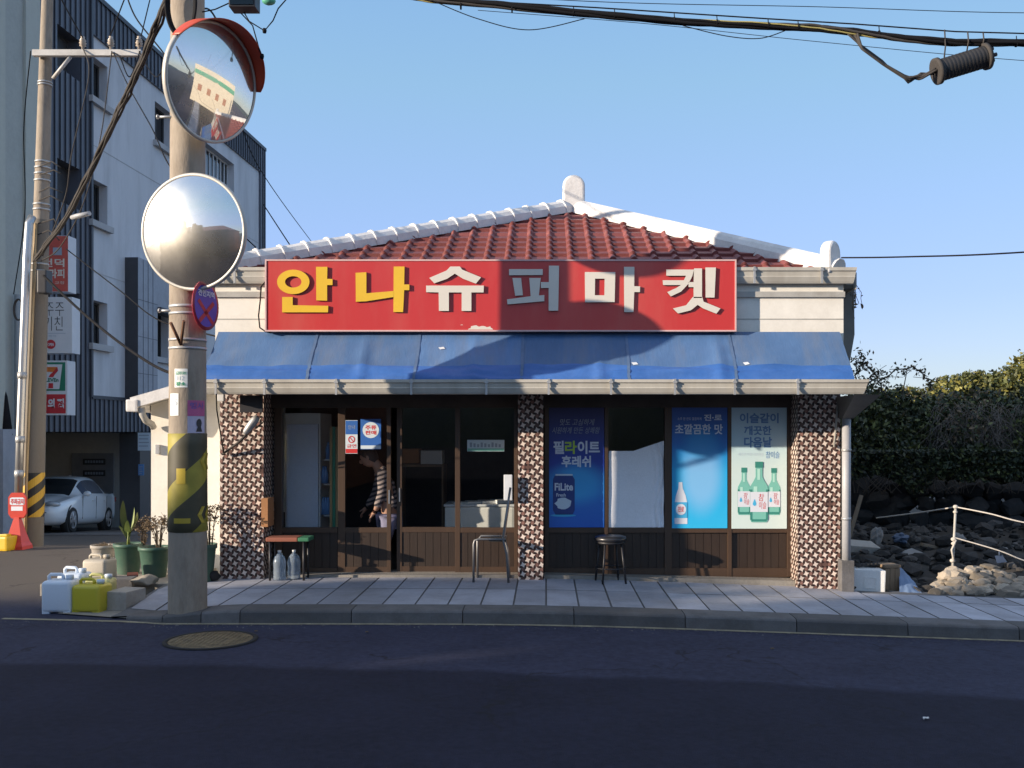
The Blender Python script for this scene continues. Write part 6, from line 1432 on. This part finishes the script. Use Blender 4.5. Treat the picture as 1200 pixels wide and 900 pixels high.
    for sgn in (1, -1):
        for wy in (-1.36, 1.34):
            cx_ = sgn * .80; W = T @ Matrix.Translation((cx_, wy, .315)) @ Matrix.Rotation(pi / 2, 4, 'Y')
            mb = MB(); mb.lathe([(.385, -.085), (.385, .085)], (0, 0, 0), 36, W); mb.build('wheel_arch', tr, t)
            mb = MB(); mb.lathe([(.20, -.10), (.30, -.118), (.318, -.09), (.318, .09), (.30, .118), (.20, .10)], (0, 0, 0), 32, W, cap=False); wl_ = mb.build('wheel', tr, t)
            mb = MB(); s_ = sgn * .119
            mb.lathe([(.215, s_ * .85), (.225, s_), (.20, s_ * .9)], (0, 0, 0), 32, W, cap=False); mb.lathe([(.0001, s_ * .92), (.05, s_ * .9)], (0, 0, 0), 16, W, cap=False)
            for k in range(5):
                a = k * 2 * pi / 5; u = Vector((cos(a), sin(a), 0)); v = Vector((-sin(a), cos(a), 0))
                mb.extr([W @ (u * .03 + v * .03 + Vector((0, 0, s_ * .9))), W @ (u * .21 + v * .05 + Vector((0, 0, s_ * .88))), W @ (u * .21 - v * .05 + Vector((0, 0, s_ * .88))), W @ (u * .03 - v * .03 + Vector((0, 0, s_ * .9)))], (T.to_3x3() @ Vector((-sgn * .02, 0, 0))))
            mb.build('rim', al, wl_)
        mb = MB(); mb.sphere((0, 0, 0), 1, (.19, .26, .085), 3); q = MB(); q.sm = True
        Hm = T @ Matrix.Translation((sgn * .62, -1.98, .70)) @ Matrix.Rotation(sgn * radians(28), 4, 'Z'); off = [q.vert(Hm @ Vector(p)) for p in mb.v]; [q.face(f) for f in mb.f]; q.build('headlight', mat('lamp_glass', (.55, .58, .62), .08, var=.1, spec=.9), t)
        mb = MB(); mb.sphere((0, 0, 0), 1, (.10, .07, .075), 2); q = MB(); q.sm = True; Hm = T @ Matrix.Translation((sgn * .98, -.62, .98)); [q.vert(Hm @ Vector(p)) for p in mb.v]; [q.face(f) for f in mb.f]; q.build('wing_mirror', cp, t)
        mb = MB(); mb.box(sgn * .70 - .12, sgn * .70 + .12, 2.10, 2.255, .78, .93, T, ch=.03); mb.build('tail_light', mat('lamp_red', (.25, .01, .01), .2), t)
        mb = MB()
        for y in (-.70, .32, 1.16): mb.box(sgn * .9045 - .004, sgn * .9045 + .004, y - .006, y + .006, .33, .93, T)
        mb.build('door_gap', M['ink'], t)
        mb = MB()
        for y in (.12, 1.0): mb.box(sgn * .905 - .018, sgn * .905 + .018, y - .09, y + .09, .80, .825, T, ch=.006)
        mb.build('door_handle', cp, t)
    mb = MB(); mb.box(-.50, .50, -2.318, -2.2, .28, .40, T, ch=.02); mb.build('lower_grille', M['black_rubber'], t)
    mb = MB(); mb.box(-.42, .42, -2.305, -2.15, .53, .585, T, ch=.01); mb.build('grille', M['black_rubber'], t)
    mb = MB(); mb.box(-.26, .26, -2.325, -2.30, .42, .52, T, ch=.004); mb.build('number_plate', M['white_paper'], t)
    mb = MB(); mb.sphere(T @ Vector((0, .9, 1.475)), .035, (1, 2, 1), 2); mb.build('aerial_fin', cp, t)
car()
# ---------------------------------------------------------------- the vacant lot
rs = random.Random(21)
# dry stone wall of dark basalt at the back of the lot
mb = MB(); y0 = 15.2
def wall_y(x): return y0 + .25 * sin(x * .6) - .05 * x
for row in range(5):
    x = 3.3 + rs.uniform(0, .3)
    while x < 16:
        w = rs.uniform(.16, .42); h = rs.uniform(.18, .30); mb.ti = rs.random()
        rock(mb, (x + w / 2, wall_y(x) + row * .05 + rs.uniform(-.08, .08), g(x, 15) + .12 + row * .235), w * .68, (1, .8, h / w * 1.1), rs, 2, True); x += w * .92
wl = mb.build('stone_wall', M['dark_rock'], origin=(9, 15.2, -.2), recalc=False); tag(wl, 'dark dry stone wall of basalt at the back of the rubble lot', 'wall')
# mound of rubble
def mound(x, y):
    u = sm(10.62, 11.6, y); h = .06 + .42 * u + .30 * sm(11.6, 14.6, y) * (.6 + .4 * sin(x * 1.3)); h *= 1 - .55 * exp(-((x - 4.75) / .55) ** 2 - ((y - 11) / 1.0) ** 2)
    h *= sm(3.0, 3.4, x) * .25 + .75
    return g(x, y) + h * (.72 + .3 * mnoise.noise(Vector((x * .9, y * .9, 0)))) + .07 * mnoise.noise(Vector((x * 3, y * 3, 4)))
mb = MB(); mb.sm = True; mb.grid(lambda u, v: (3.2 + 14 * u, 10.58 + 4.9 * v, mound(3.2 + 14 * u, 10.58 + 4.9 * v)), 150, 60)
tag(mb.build('dirt_ground', M['soil']), kind='structure')
mb = MB()
for k in range(2600):
    x = 3.25 + 11 * rs.random() ** 1.25; y = 10.7 + 4.4 * rs.random(); s = rs.choice((.025, .035, .05, .05, .08, .12)) * rs.uniform(.7, 1.3); mb.ti = rs.random() ** 1.6
    rock(mb, (x, y, mound(x, y) + s * .25), s, (1, .8, .65), rs, 1)
tag(mb.build('rubble', M['rubble_mix'], recalc=False), kind='stuff')
# pieces of light coloured debris in the rubble
mat('debris_pale', (.22, .215, .21), .8, var=.15, dirt=.4); mat('debris_blue', (.07, .10, .16), .7); mat('debris_wood', (.22, .17, .12), .9, var=.2)
def debris(px, py, d, kind, label, cat, m, sx, sy, sz, rx=0, ry=0, rz=0):
    c = P(px, py, d); c.z = max(c.z, mound(c.x, c.y) + .01); mb = MB()
    if kind == 'slab': mb.box(-sx, sx, -sy, sy, -sz, sz, rotm(c, rx, ry, rz), ch=min(sx, sy, sz) * .25)
    else:
        bm = bmesh.new(); bmesh.ops.create_icosphere(bm, subdivisions=3, radius=1); o = Vector((px, py, 0)); T = rotm(c, rx, ry, rz)
        for v in bm.verts: k = 1 + .5 * mnoise.noise(v.co * 1.6 + o) + .25 * mnoise.noise(v.co * 4 + o); v.co = Vector((v.co.x * sx, v.co.y * sy, v.co.z * sz)) * k
        mb.frombm(bm, T)
    o = mb.build(kind_name, M[m], origin=c); tag(o, label, cat)
for kind_name, kind, px, py, d, lab, cat, m, sx, sy, sz, rx, ry, rz in (
    ('plastic_bag', 'bag', 1027, 629, 12.6, 'crumpled pale plastic bag in the rubble just above the white foam box', 'bag', 'debris_pale', .07, .08, .13, 0, .3, 0),
    ('concrete_slab', 'slab', 1008, 641, 12.0, 'broken grey concrete slab leaning in the rubble near the downpipe', 'slab', 'concrete', .20, .12, .05, .25, .1, .2),
    ('plastic_bag', 'bag', 1056, 631, 13.0, 'small blue plastic bag half buried in the rubble', 'bag', 'debris_blue', .10, .08, .06, 0, 0, 0),
    ('plastic_bag', 'bag', 1122, 633, 13.2, 'pale bluish plastic bag in the rubble beside the rope post', 'bag', 'debris_pale', .10, .08, .08, 0, 0, 0),
    ('timber', 'slab', 1002, 606, 13.0, 'pale length of timber standing up in the rubble close to the downpipe', 'timber', 'debris_wood', .022, .02, .30, 0, .28, 0),
    ('concrete_slab', 'slab', 1066, 651, 12.2, 'low pale slab fragment lying in the middle of the rubble', 'slab', 'debris_pale', .13, .1, .035, .2, -.2, .4),
    ('plastic_bag', 'bag', 1176, 645, 12.4, 'torn pale scrap of film lying against the second rope', 'bag', 'debris_pale', .07, .06, .04, 0, 0, 0),
    ('timber', 'slab', 1090, 640, 12.8, 'short pale board lying on the rubble behind the rope post', 'timber', 'debris_wood', .16, .03, .018, .1, .2, .5)):
    debris(px, py, d, kind, lab, cat, m, sx, sy, sz, rx, ry, rz)
# foam box, wooden box, blue sheet
d = 10.75; c = P(1017.5, 695, d)
t = thing('foam_box', c, 'white polystyrene box standing on end at the foot of the downpipe', 'box')
w = X(1037, d) - X(998.5, d); h = Z(668, d) - c.z; T = rotm(c, 0, radians(2.5), radians(-4))
mb = MB(); mb.box(-w / 2, w / 2, 0, .26, 0, h, T, ch=.012); mb.build('body', M['styrofoam'], t)
mb = MB(); e = .011; x0, x1, z0, z1 = -w * .14, w * .22, h * .2, h * .70
for a in ((x0, x1, z0, z0 + e), (x0, x1, z1 - e, z1), (x0, x0 + e, z0 + e, z1 - e), (x1 - e, x1, z0 + e, z1 - e)): mb.box(a[0], a[1], -.006, .002, a[2], a[3], T)
mb.build('moulded_rim', M['styrofoam'], t)
c = P(1046, 695, 10.9); mb = MB(); T = rotm(c, 0, 0, radians(10))
for k in range(3): mb.box(-.09 + k * .061, -.09 + k * .061 + .057, 0, .2, 0, .27 + .012 * (k % 2), T, ch=.005)
mb.box(-.10, .10, -.006, .21, .275, .31, T, ch=.01); tag(mb.build('wooden_crate', M['old_wood'], origin=c), 'weathered wooden box with a lid beside the white foam box', 'crate')
c = P(1064, 696, 10.8); mb = MB(); mb.sm = True
a, b, e, f4 = P(1054, 663, 11.0), P(1054, 697, 10.75), P(1081, 696, 10.75), P(1070, 680, 11.0)
mb.grid(lambda u, v: (a.lerp(f4, u)).lerp(b.lerp(e, u), v) + Vector((0, .02 * mnoise.noise(Vector((u * 4, v * 4, 0))), .012 * mnoise.noise(Vector((u * 6, v * 6, 5))))), 14, 14)
tag(mb.build('tarpaulin', mat('blue_sheet', (.14, .21, .34), .6, var=.12), origin=c, recalc=False), 'faded blue plastic sheet draped against the wooden box', 'tarpaulin')
mb = MB()
c = P(1011, 664, 10.9)
for k in range(5): rock(mb, c + Vector((-.06 + k * .055, .02 * k, .015)), .045, (1, 1, .6), rs, 2)
tag(mb.build('rock', M['rubble_mix'], origin=c), 'dark lumps of rubble lying on top of the white foam box', 'stone')
# rope barrier
c = P(1115, 676, 11.2); tp = P(1120, 592, 11.2)
t = thing('rope_post', c, 'thin pale post knotted with rope standing in the pile of pale stones', 'post')
mat('rope', (.46, .43, .39), .9, var=.15, scale=30, bump=.5)
mb = MB(); mb.tube([c - Vector((0, 0, .15)), c.lerp(tp, .5) + Vector((.005, 0, 0)), tp], .014, 10); mb.build('post', M['trim_paint'], t)
mb = MB()
for py, r in ((594, .030), (600, .026), (632, .032), (637, .026), (657, .030)): mb.sphere(c.lerp(tp, (676 - py) / 84), r, (1, 1, .8), 2)
mb.tube([c.lerp(tp, .52) + Vector((.02, -.02, 0)), c.lerp(tp, .38) + Vector((-.025, -.02, 0)), c.lerp(tp, .22) + Vector((.01, -.02, 0))], .012, 6); mb.build('knot', M['rope'], t)
wire([tp + Vector((0, 0, -.02)), P(1075, 601, 11.9), P(1027, 607, 12.8)], .008, 'pale rope running from the post top back towards the downpipe', 'rope', 'rope', cat='rope')
wire([tp + Vector((0, 0, -.02)), P(1160, 602, 10.9), P(1205, 613, 10.7), P(1290, 622, 10.6)], .008, 'pale upper rope stretched from the post top along the pavement', 'rope', 'rope', cat='rope')
wire([c.lerp(tp, .55), P(1170, 645, 11), P(1210, 660, 10.9), P(1290, 680, 10.8)], .0075, 'pale lower rope stretched from the middle of the post', 'rope', 'rope', cat='rope')
mb = MB(); e = P(1171, 646, 10.99); mb.tube([e, e - Vector((0, 0, .05))], .006, 5); mb.poly([e + Vector((-.05, 0, -.05)), e + Vector((.04, .01, -.045)), e + Vector((.09, 0, -.12)), e + Vector((-.03, -.01, -.13))]); tag(mb.build('rag', M['debris_blue'], origin=e), 'scrap of bluish film hanging from the lower rope', 'rag')
# pile of pale stones
n = 0
for k in range(120):
    u = rs.random(); px = 1097 + 150 * u; top = 664 + 14 * sm(1150, 1205, px) + (1 - sm(1096, 1112, px)) * 20; lay = rs.random() ** 1.2; py = 696 - (696 - top) * lay + 1; d = 10.72 + .45 * lay + rs.uniform(-.04, .04)
    c = P(px, py, d); s = rs.uniform(.055, .10); mb = MB(); mb.ti = rs.random(); rock(mb, c, s * 1.1, (1.15, .85, .72), rs, 2, True)
    o = mb.build('stone', M['pale_stone'], origin=c, recalc=False); tag(o, 'pale brown stone in the heap beside the pavement', 'stone', 'pale stones heaped under the rope')

# ---------------------------------------------------------------- bushes and trees beyond the wall
def bush(name, label, px, pyb, d, blobs, n, s, seed, mats=('leaf_dark', 'leaf_olive'), trunk=True, group=None, cat='bush'):
    rr = random.Random(seed); c = Vector((X(px, d), d, g(X(px, d), d) + .5)); t = thing(name, c, label, cat, group)
    bl_ = [(X(a, d + dy), d + dy, Z(b, d + dy), w * d / F, w2, h * d / F) for (a, b, dy, w, w2, h) in blobs]
    mb = MB(); foliage(mb, bl_, n, s, rr, len(mats)); mb.build('foliage', [M[m] for m in mats], t, recalc=False)
    mb = MB()
    for b in bl_:
        e = Vector((b[0], b[1], b[2])); m_ = c.lerp(e, .5) + Vector((rr.gauss(0, .1), rr.gauss(0, .1), .1)); mb.tube([c, m_, e], [.06, .04, .02], 6)
        for _ in range(5): f = e + Vector((rr.gauss(0, b[3] * .6), rr.gauss(0, b[4] * .6), rr.gauss(0, b[5] * .6))); mb.tube([m_.lerp(e, .6), f], [.018, .006], 4)
    mb.build('branch', M['bark'], t); return t
bush('hedge', 'dark dense bush behind the rubble lot next to the shop eaves', 1035, 560, 16.4, [(1020, 502, 0, 42, 1.0, 52), (1055, 505, .3, 44, 1.0, 50), (1045, 556, -.5, 60, .7, 40), (1005, 540, 0, 35, .8, 40), (1090, 522, .2, 40, .8, 46)], 24000, .046, 1)
bush('hedge', 'broad dark bush with a tangle of bare twigs in the middle of the hedge', 1125, 560, 16.6, [(1110, 510, 0, 42, 1.0, 52), (1150, 505, .3, 46, 1.0, 50), (1130, 556, -.5, 60, .7, 38), (1165, 540, 0, 40, .9, 36), (1085, 495, .4, 25, .7, 26)], 24000, .046, 2, ('leaf_dark', 'leaf_dark', 'leaf_olive', 'leaf_dead'))
bush('hedge', 'dark leafy bush at the picture edge with sunlit yellow green leaves low down', 1200, 560, 16.4, [(1195, 508, 0, 45, 1.0, 50), (1235, 500, 0, 45, 1.0, 55), (1215, 556, -.5, 60, .7, 42), (1185, 548, 0, 30, .8, 33)], 20000, .046, 3)
bush('small_tree', 'tree top with sunlit yellow olive leaves rising over the middle of the hedge', 1120, 560, 22, [(1110, 455, 0, 20, .9, 15), (1140, 452, .3, 22, .9, 18), (1165, 458, 0, 25, .9, 20), (1100, 476, .2, 24, .9, 22), (1135, 480, 0, 30, .9, 24)], 9000, .06, 4, ('leaf_olive', 'leaf_olive', 'leaf_yellow'), cat='tree')
bush('small_tree', 'taller tree top with golden leaves at the picture edge over the hedge', 1195, 560, 22.5, [(1185, 450, 0, 24, 1, 22), (1205, 436, .4, 24, 1, 22), (1228, 428, 0, 30, 1, 30), (1178, 472, .2, 34, 1, 24), (1215, 465, 0, 34, 1, 26)], 11000, .06, 5, ('leaf_olive', 'leaf_yellow', 'leaf_olive'), cat='tree')
bush('small_tree', 'low tree top with a few pale leaves just beyond the shop eaves', 1055, 560, 20.5, [(1060, 464, 0, 20, .9, 11), (1040, 474, 0, 26, .9, 16), (1080, 478, 0, 20, .9, 16)], 3800, .055, 6, ('leaf_olive', 'leaf_dark', 'leaf_yellow'), cat='tree')
bush('hedge', 'low undergrowth with bright leaves between the stone wall and the hedge', 1150, 560, 15.7, [(1140, 540, 0, 40, .4, 22), (1180, 548, 0, 34, .4, 20)], 1500, .05, 8, ('leaf_olive', 'leaf_dark', 'leaf_dark'))
bush('hedge', 'dark bush standing beyond the picture edge further along the hedge', 1320, 560, 16.4, [(1300, 500, 0, 60, 1.0, 58), (1370, 495, .2, 60, 1.0, 60), (1330, 556, -.4, 80, .8, 42), (1270, 540, 0, 40, .9, 45)], 12000, .06, 14)
bush('hedge', 'last dark bush of the hedge far along the empty lot', 1470, 560, 16.6, [(1440, 500, 0, 60, 1.0, 58), (1520, 490, .2, 70, 1.0, 62), (1480, 556, -.4, 90, .8, 42)], 12000, .06, 15)
mb = MB(); mb.grid(lambda u, v: (-260 + 620 * u, 130 + 70 * v, -3 + (7.5 + 2.5 * mnoise.noise(Vector((u * 9, 5, 0))) + 1.2 * mnoise.noise(Vector((u * 70, 3, 0)))) * sin(pi * min(1, v * .5 + .02)) ** .8), 300, 8)
tag(mb.build('hill', M['leaf_dark']), kind='structure')
# arching bare vine over the eaves and twigs
t = thing('vine', P(1000, 460, 15.8), 'bare arching vine with a few leaves against the sky beside the shop eaves', 'vine')
mb = MB(); lf = MB(); rr = random.Random(9)
for pts in (((1003, 455), (1004, 425), (1016, 428), (1030, 445), (1040, 470)), ((1028, 450), (1045, 434), (1070, 430), (1085, 440), (1094, 458)), ((1012, 460), (1022, 440), (1034, 432)), ((1005, 440), (1012, 418), (1006, 412))):
    q = []
    for i in range(len(pts) - 1):
        for k in range(6): u = k / 6; q.append(P(pts[i][0] + (pts[i + 1][0] - pts[i][0]) * u, pts[i][1] + (pts[i + 1][1] - pts[i][1]) * u, 15.8) + Vector((rr.gauss(0, .012), rr.gauss(0, .05), rr.gauss(0, .012))))
    mb.tube(q, .011, 5)
    for p in q:
        for _ in range(5):
            lf.mi = rr.randrange(2); lf.ti = rr.random(); leaf(lf, p + Vector((rr.gauss(0, .06), rr.gauss(0, .06), rr.gauss(0, .05))), .035, rr)
        e = p + Vector((rr.gauss(0, .1), rr.gauss(0, .1), rr.gauss(0, .09))); mb.tube([p, e], .004, 4)
mb.build('stem', M['bark'], t); lf.build('leaves', [M['leaf_dark'], M['leaf_dead']], t, recalc=False)
t = thing('dead_creeper', P(1160, 520, 15.6), 'mass of fine grey bare twigs hanging over the hedge towards the picture edge', 'creeper')
mb = MB()
for k in range(420):
    a = P(rr.uniform(1095, 1230), rr.uniform(470, 515), 15.75 + rr.random() * .3); q = [a]; dr = Vector((rr.gauss(0, .6), -.1, -.5)).normalized()
    for _ in range(5): dr = (dr + Vector((rr.gauss(0, .4), rr.gauss(0, .15), -.22))).normalized(); q.append(q[-1] + dr * .15)
    mb.tube(q, .003, 3)
mb.build('twigs', mat('twig_grey', (.17, .145, .125), .9), t)
t = thing('dry_ivy', (3.45, 11.5, 3.2), 'dry creeper hanging from the side gutter of the shop roof', 'creeper')
mb = MB(); lf = MB()
for k in range(70):
    y = rr.uniform(10.85, 12.5); a = Vector((3.40 + rr.gauss(0, .03), y, 3.35)); q = [a]
    for _ in range(rr.randint(2, 4)): q.append(q[-1] + Vector((rr.gauss(0, .012), rr.gauss(0, .05), -rr.uniform(.04, .12))))
    mb.tube(q, .004, 3)
    for p in q: lf.ti = rr.random(); leaf(lf, p + Vector((rr.gauss(0, .03), 0, rr.gauss(0, .03))), .03, rr)
mb.build('stems', M['twig_grey'], t); lf.build('leaves', M['leaf_dead'], t, recalc=False)
t = thing('ivy', P(1080, 560, 14.95), 'dark ivy and weeds hanging down over the top of the basalt wall', 'ivy')
mb = MB(); rr = random.Random(31)
for k in range(9000):
    px = rr.uniform(996, 1235); lo = 545 + 40 * (mnoise.noise(Vector((px * .021, 3, 0))) + .45); py = 528 + (lo - 528) * rr.random() ** 1.4
    mb.mi = rr.choice((0, 0, 0, 1)); mb.ti = rr.random() * .7; leaf(mb, P(px, py, 14.75 + .25 * rr.random() - .05 * X(px, 15)) , rr.uniform(.022, .05), rr)
mb.build('leaves', [M['leaf_dark'], M['leaf_olive']], t, recalc=False); mb = MB()
for k in range(60):
    px = rr.uniform(996, 1230); a = P(px, 530, 14.9 - .05 * X(px, 15)); mb.tube([a, a + Vector((rr.gauss(0, .1), -.05, -.3)), a + Vector((rr.gauss(0, .2), -.1, -.6))], .006, 4)
mb.build('stems', M['bark'], t)

for k, (px, py) in enumerate(((1085, 827.5), (300, 741), (905, 752), (430, 742))):
    d = F * (CZ + .0) / (py - CY); c = Vector((X(px, d), d, g(X(px, d), d) + .006)); mb = MB(); w_ = (.018, .012, .014, .012)[k]
    mb.grid(lambda u, v: c + Vector(((u - .5) * w_ * 2.2, (v - .5) * w_ * 1.6, .012 * abs(sin(u * 5 + v * 3 + k)))), 4, 4)
    tag(mb.build('litter', M['white_paper'] if k == 0 else M['leaf_dead'], origin=c, recalc=False), ('small white scrap of paper lying on the dark road', 'dry leaf on the road beside the manhole', 'dry leaf in the gutter before the end pillar', 'dry leaf in the gutter before the first door')[k], 'litter')
# ---------------------------------------------------------------- across the street, behind the camera: seen in the mirrors and by its shadow, with added sun blockers
AZ, EL_ = radians(65.8), radians(12.7)
TRAV = Vector((sin(AZ) * cos(EL_), cos(AZ) * cos(EL_), -sin(EL_)))
mat('far_cream', (.58, .52, .42), .85, var=.06, dirt=.2); mat('far_green', (.06, .27, .17), .6); mat('far_brick', (.30, .13, .08), .9)
def opp_house(name, label, x0, x1, y0, y1, h, wallm, roofm, wins, rise=1.4, z0=-.6, band=None):
    t = thing(name, ((x0 + x1) / 2, y1, 0), label, 'house')
    mb = MB(); mb.box(x0, x1, y0, y1, z0, h); mb.build('wall', M[wallm], t)
    mb = MB(); o = .35; ym = (y0 + y1) / 2
    if rise > 0:
        a = [(x0 - o, y0 - o, h), (x1 + o, y0 - o, h), (x1 + o, y1 + o, h), (x0 - o, y1 + o, h)]; r = min((y1 - y0) / 2, (x1 - x0) / 2); p = [(x0 + r, ym, h + rise), (x1 - r, ym, h + rise)]
        mb.quad(a[3], a[2], p[1], p[0]); mb.quad(a[1], a[0], p[0], p[1]); mb.poly([a[2], a[1], p[1]]); mb.poly([a[0], a[3], p[0]]); mb.quad(*a)
    else: mb.box(x0 - .1, x1 + .1, y0 - .1, y1 + .1, h, h + .3)
    mb.build('roof', M[roofm], t)
    if band:
        mb = MB(); mb.box(x0 + .1, x1 - .1, y1, y1 + .08, band[0], band[1]); mb.build('sign_band', M['far_green'], t)
    for (a, b, c, e) in wins:
        mb = MB(); mb.box(a, b, y1 - .02, y1 + .06, c, e); w = mb.build('window', M['win_frame_dark'] if not band else M['far_brick'], t); mb = MB(); mb.box(a + .06, b - .06, y1 + .06, y1 + .065, c + .06, e - .06); mb.build('pane', M['car_glass'], w)
    return t
opp_house('house', 'cream two storey building with a green band across the street', 5, 19, -16, -5.5, 7.2, 'far_cream', 'trim_paint', [(6 + k * 2.4, 7 + k * 2.4, 1.0, 2.3) for k in range(5)] + [(6 + k * 2.4, 7.2 + k * 2.4, 4.1, 5.3) for k in range(5)], 0, band=(5.6, 6.4))
opp_house('house', 'brick single storey house across the street behind the tree row', -22, -6, -15, -7.5, 4.4, 'far_brick', 'roof_red', [(-20 + k * 3, -18.6 + k * 3, 1.0, 2.2) for k in range(4)], 1.5)
t = thing('house', (31, 14, -1), 'cream building with green band and brown windows at the far end of the street', 'house')
mb = MB(); mb.box(24, 38, 7.5, 22, -2, 7.6); mb.build('wall', M['far_cream'], t)
mb = MB(); mb.box(23.92, 23.999, 7.6, 21.9, 5.6, 6.5); mb.box(24.1, 37.9, 7.42, 7.499, 5.6, 6.5); mb.build('sign_band', M['far_green'], t)
for k in range(4):
    mb = MB(); mb.box(23.94, 23.998, 9 + k * 3, 10.2 + k * 3, 2.2, 3.6); mb.build('window', M['far_brick'], t)
mb = MB(); mb.grid(lambda u, v: (-420 + 840 * u, -70 - 60 * v + 8 * sin(u * 23), -2 + (9 + 3 * mnoise.noise(Vector((u * 14, 0, 0))) + 2 * mnoise.noise(Vector((u * 90, 3, 0)))) * sin(pi * min(1, v * .5 + .02)) ** .8), 400, 8)
tag(mb.build('hill', M['leaf_dark']), kind='structure')
def far_tree(x, y, h, w, n, seed, label, lo=.25):
    rr = random.Random(seed); c = Vector((x, y, g(x, y))); t = thing('roadside_tree', c, label, 'tree', None)
    mb = MB(); mb.tube([c, c + Vector((.1, 0, h * .4)), c + Vector((0, .1, h * .75))], [.16, .12, .05], 8); mb.build('trunk', M['bark'], t)
    bl_ = []
    for k in range(9): a = rr.uniform(0, 6.28); q = w * rr.uniform(0, .6); z = h * (lo + (1 - lo) * rr.random()); k_ = 1 - .45 * abs(z / h - .5); bl_.append((x + q * cos(a), y + q * sin(a), min(z, h - w * .35), w * .55 * k_, w * .55 * k_, w * .45))
    mb = MB(); foliage(mb, bl_, n, .26, rr, 2, .2); mb.build('crown', [M['leaf_dark'], M['leaf_olive']], t, recalc=False)
far = [(-34.9, -3.5, 7.2, .9), (-33.6, -3.5, 7.8, 1.1), (-32.3, -3.4, 8.2, 1.2), (-31.0, -3.5, 8.3, 1.3), (-29.2, -3.6, 8.1, 1.5), (-27.2, -3.4, 8.2, 1.6), (-25.0, -3.6, 8.1, 1.8), (-22.6, -3.5, 7.7, 1.9), (-19.6, -3.6, 6.9, 1.9), (-16.4, -3.5, 6.2, 1.9), (-13, -3.6, 5.5, 1.8)]
ws_ = ('first', 'second', 'third', 'fourth', 'fifth', 'sixth', 'seventh', 'eighth', 'ninth', 'tenth', 'eleventh')
for i, (x, y, h, w) in enumerate(far): far_tree(x, y, h, w, 7000, 40 + i, 'evergreen street tree across the road, %s in its row from the far end' % ws_[i], .12)
for i, (x, y, h, w) in enumerate(((-31.8, -5.2, 7.6, 1.5), (-29.2, -5.4, 8.0, 1.6), (-26.2, -5.2, 8.0, 1.7), (-23.2, -5.4, 7.9, 1.8), (-20.2, -5.2, 7.6, 1.8))): far_tree(x, y, h, w, 6500, 70 + i, 'evergreen tree added behind the street trees to block sun, %s in its own row' % ws_[i], .12)  # extra row out of view, added to stop sun leaking between the crowns
# wall added out of view under the trees, raised to block leaking sun
mb = MB(); mb.box(-34.2, -14.0, -3.0, -2.75, -.3, 5.3); mb.box(-14, -6, -3.0, -2.75, -.3, 4.3); tag(mb.build('sun_block_wall', M['rubble_mix'], origin=(-15, -2.9, 0)), 'grey wall added across the road under the street trees to block low sun', 'wall')

# ---------------------------------------------------------------- sky, sun, camera
w = bpy.data.worlds.new('World'); scene.world = w; w.use_nodes = True; nt = w.node_tree; N = nt.nodes; L = nt.links
sky = N.new('ShaderNodeTexSky'); sky.sky_type = 'NISHITA'; sky.sun_disc = False; sky.sun_elevation = EL_
sky.sun_rotation = radians(180) + AZ; sky.altitude = 50; sky.air_density = 1.0; sky.dust_density = .4; sky.ozone_density = 1.6
# clear-evening colouring by height, blended with the physical sky
tc = N.new('ShaderNodeTexCoord'); sp = N.new('ShaderNodeSeparateXYZ'); L.new(tc.outputs['Generated'], sp.inputs[0])
cr = N.new('ShaderNodeValToRGB'); e = cr.color_ramp.elements
for p, c in ((0., (.545, .655, .765)), (.13, (.47, .645, .83)), (.33, (.325, .57, .89)), (.42, (.275, .52, .89)), (.65, (.33, .54, 1.0)), (1., (.40, .56, 1.12))):
    q = e[0] if p == 0 else (e[1] if p == 1 else e.new(p)); q.color = (*c, 1)
L.new(sp.outputs[2], cr.inputs[0])
sc = N.new('ShaderNodeMix'); sc.data_type = 'RGBA'; sc.inputs[0].default_value = .78
tn = N.new('ShaderNodeMix'); tn.data_type = 'RGBA'; tn.blend_type = 'MULTIPLY'; tn.inputs[0].default_value = 1; tn.inputs[7].default_value = (.235, .235, .20, 1)
L.new(sky.outputs[0], tn.inputs[6]); L.new(tn.outputs[2], sc.inputs[6]); L.new(cr.outputs[0], sc.inputs[7])
bg = N['Background']; bg.inputs['Strength'].default_value = 1.0; L.new(sc.outputs[2], bg.inputs[0])
sl = bpy.data.lights.new('sun', 'SUN'); sl.energy = 8.3; sl.angle = radians(.53); sl.color = (1, .84, .66)
so = bpy.data.objects.new('sun', sl); COL.objects.link(so); so.rotation_mode = 'QUATERNION'; so.rotation_quaternion = TRAV.to_track_quat('-Z', 'Y'); so.location = (-20, -20, 20)
cam = bpy.data.cameras.new('camera'); co = bpy.data.objects.new('camera', cam); COL.objects.link(co); co.location = (0, 0, CZ); co.rotation_euler = (pi / 2, 0, 0)
cam.sensor_width = 36; cam.sensor_fit = 'HORIZONTAL'; cam.lens = F / 1200 * 36; cam.shift_x = -(CX - 600) / 1200; cam.shift_y = (CY - 450) / 1200; cam.clip_end = 3000; cam.clip_start = .05
scene.camera = co
scene.view_settings.view_transform = 'Standard'; scene.view_settings.look = 'None'; scene.view_settings.exposure = 0
scene.cycles.max_bounces = 8; scene.cycles.transparent_max_bounces = 12; scene.cycles.use_denoising = True
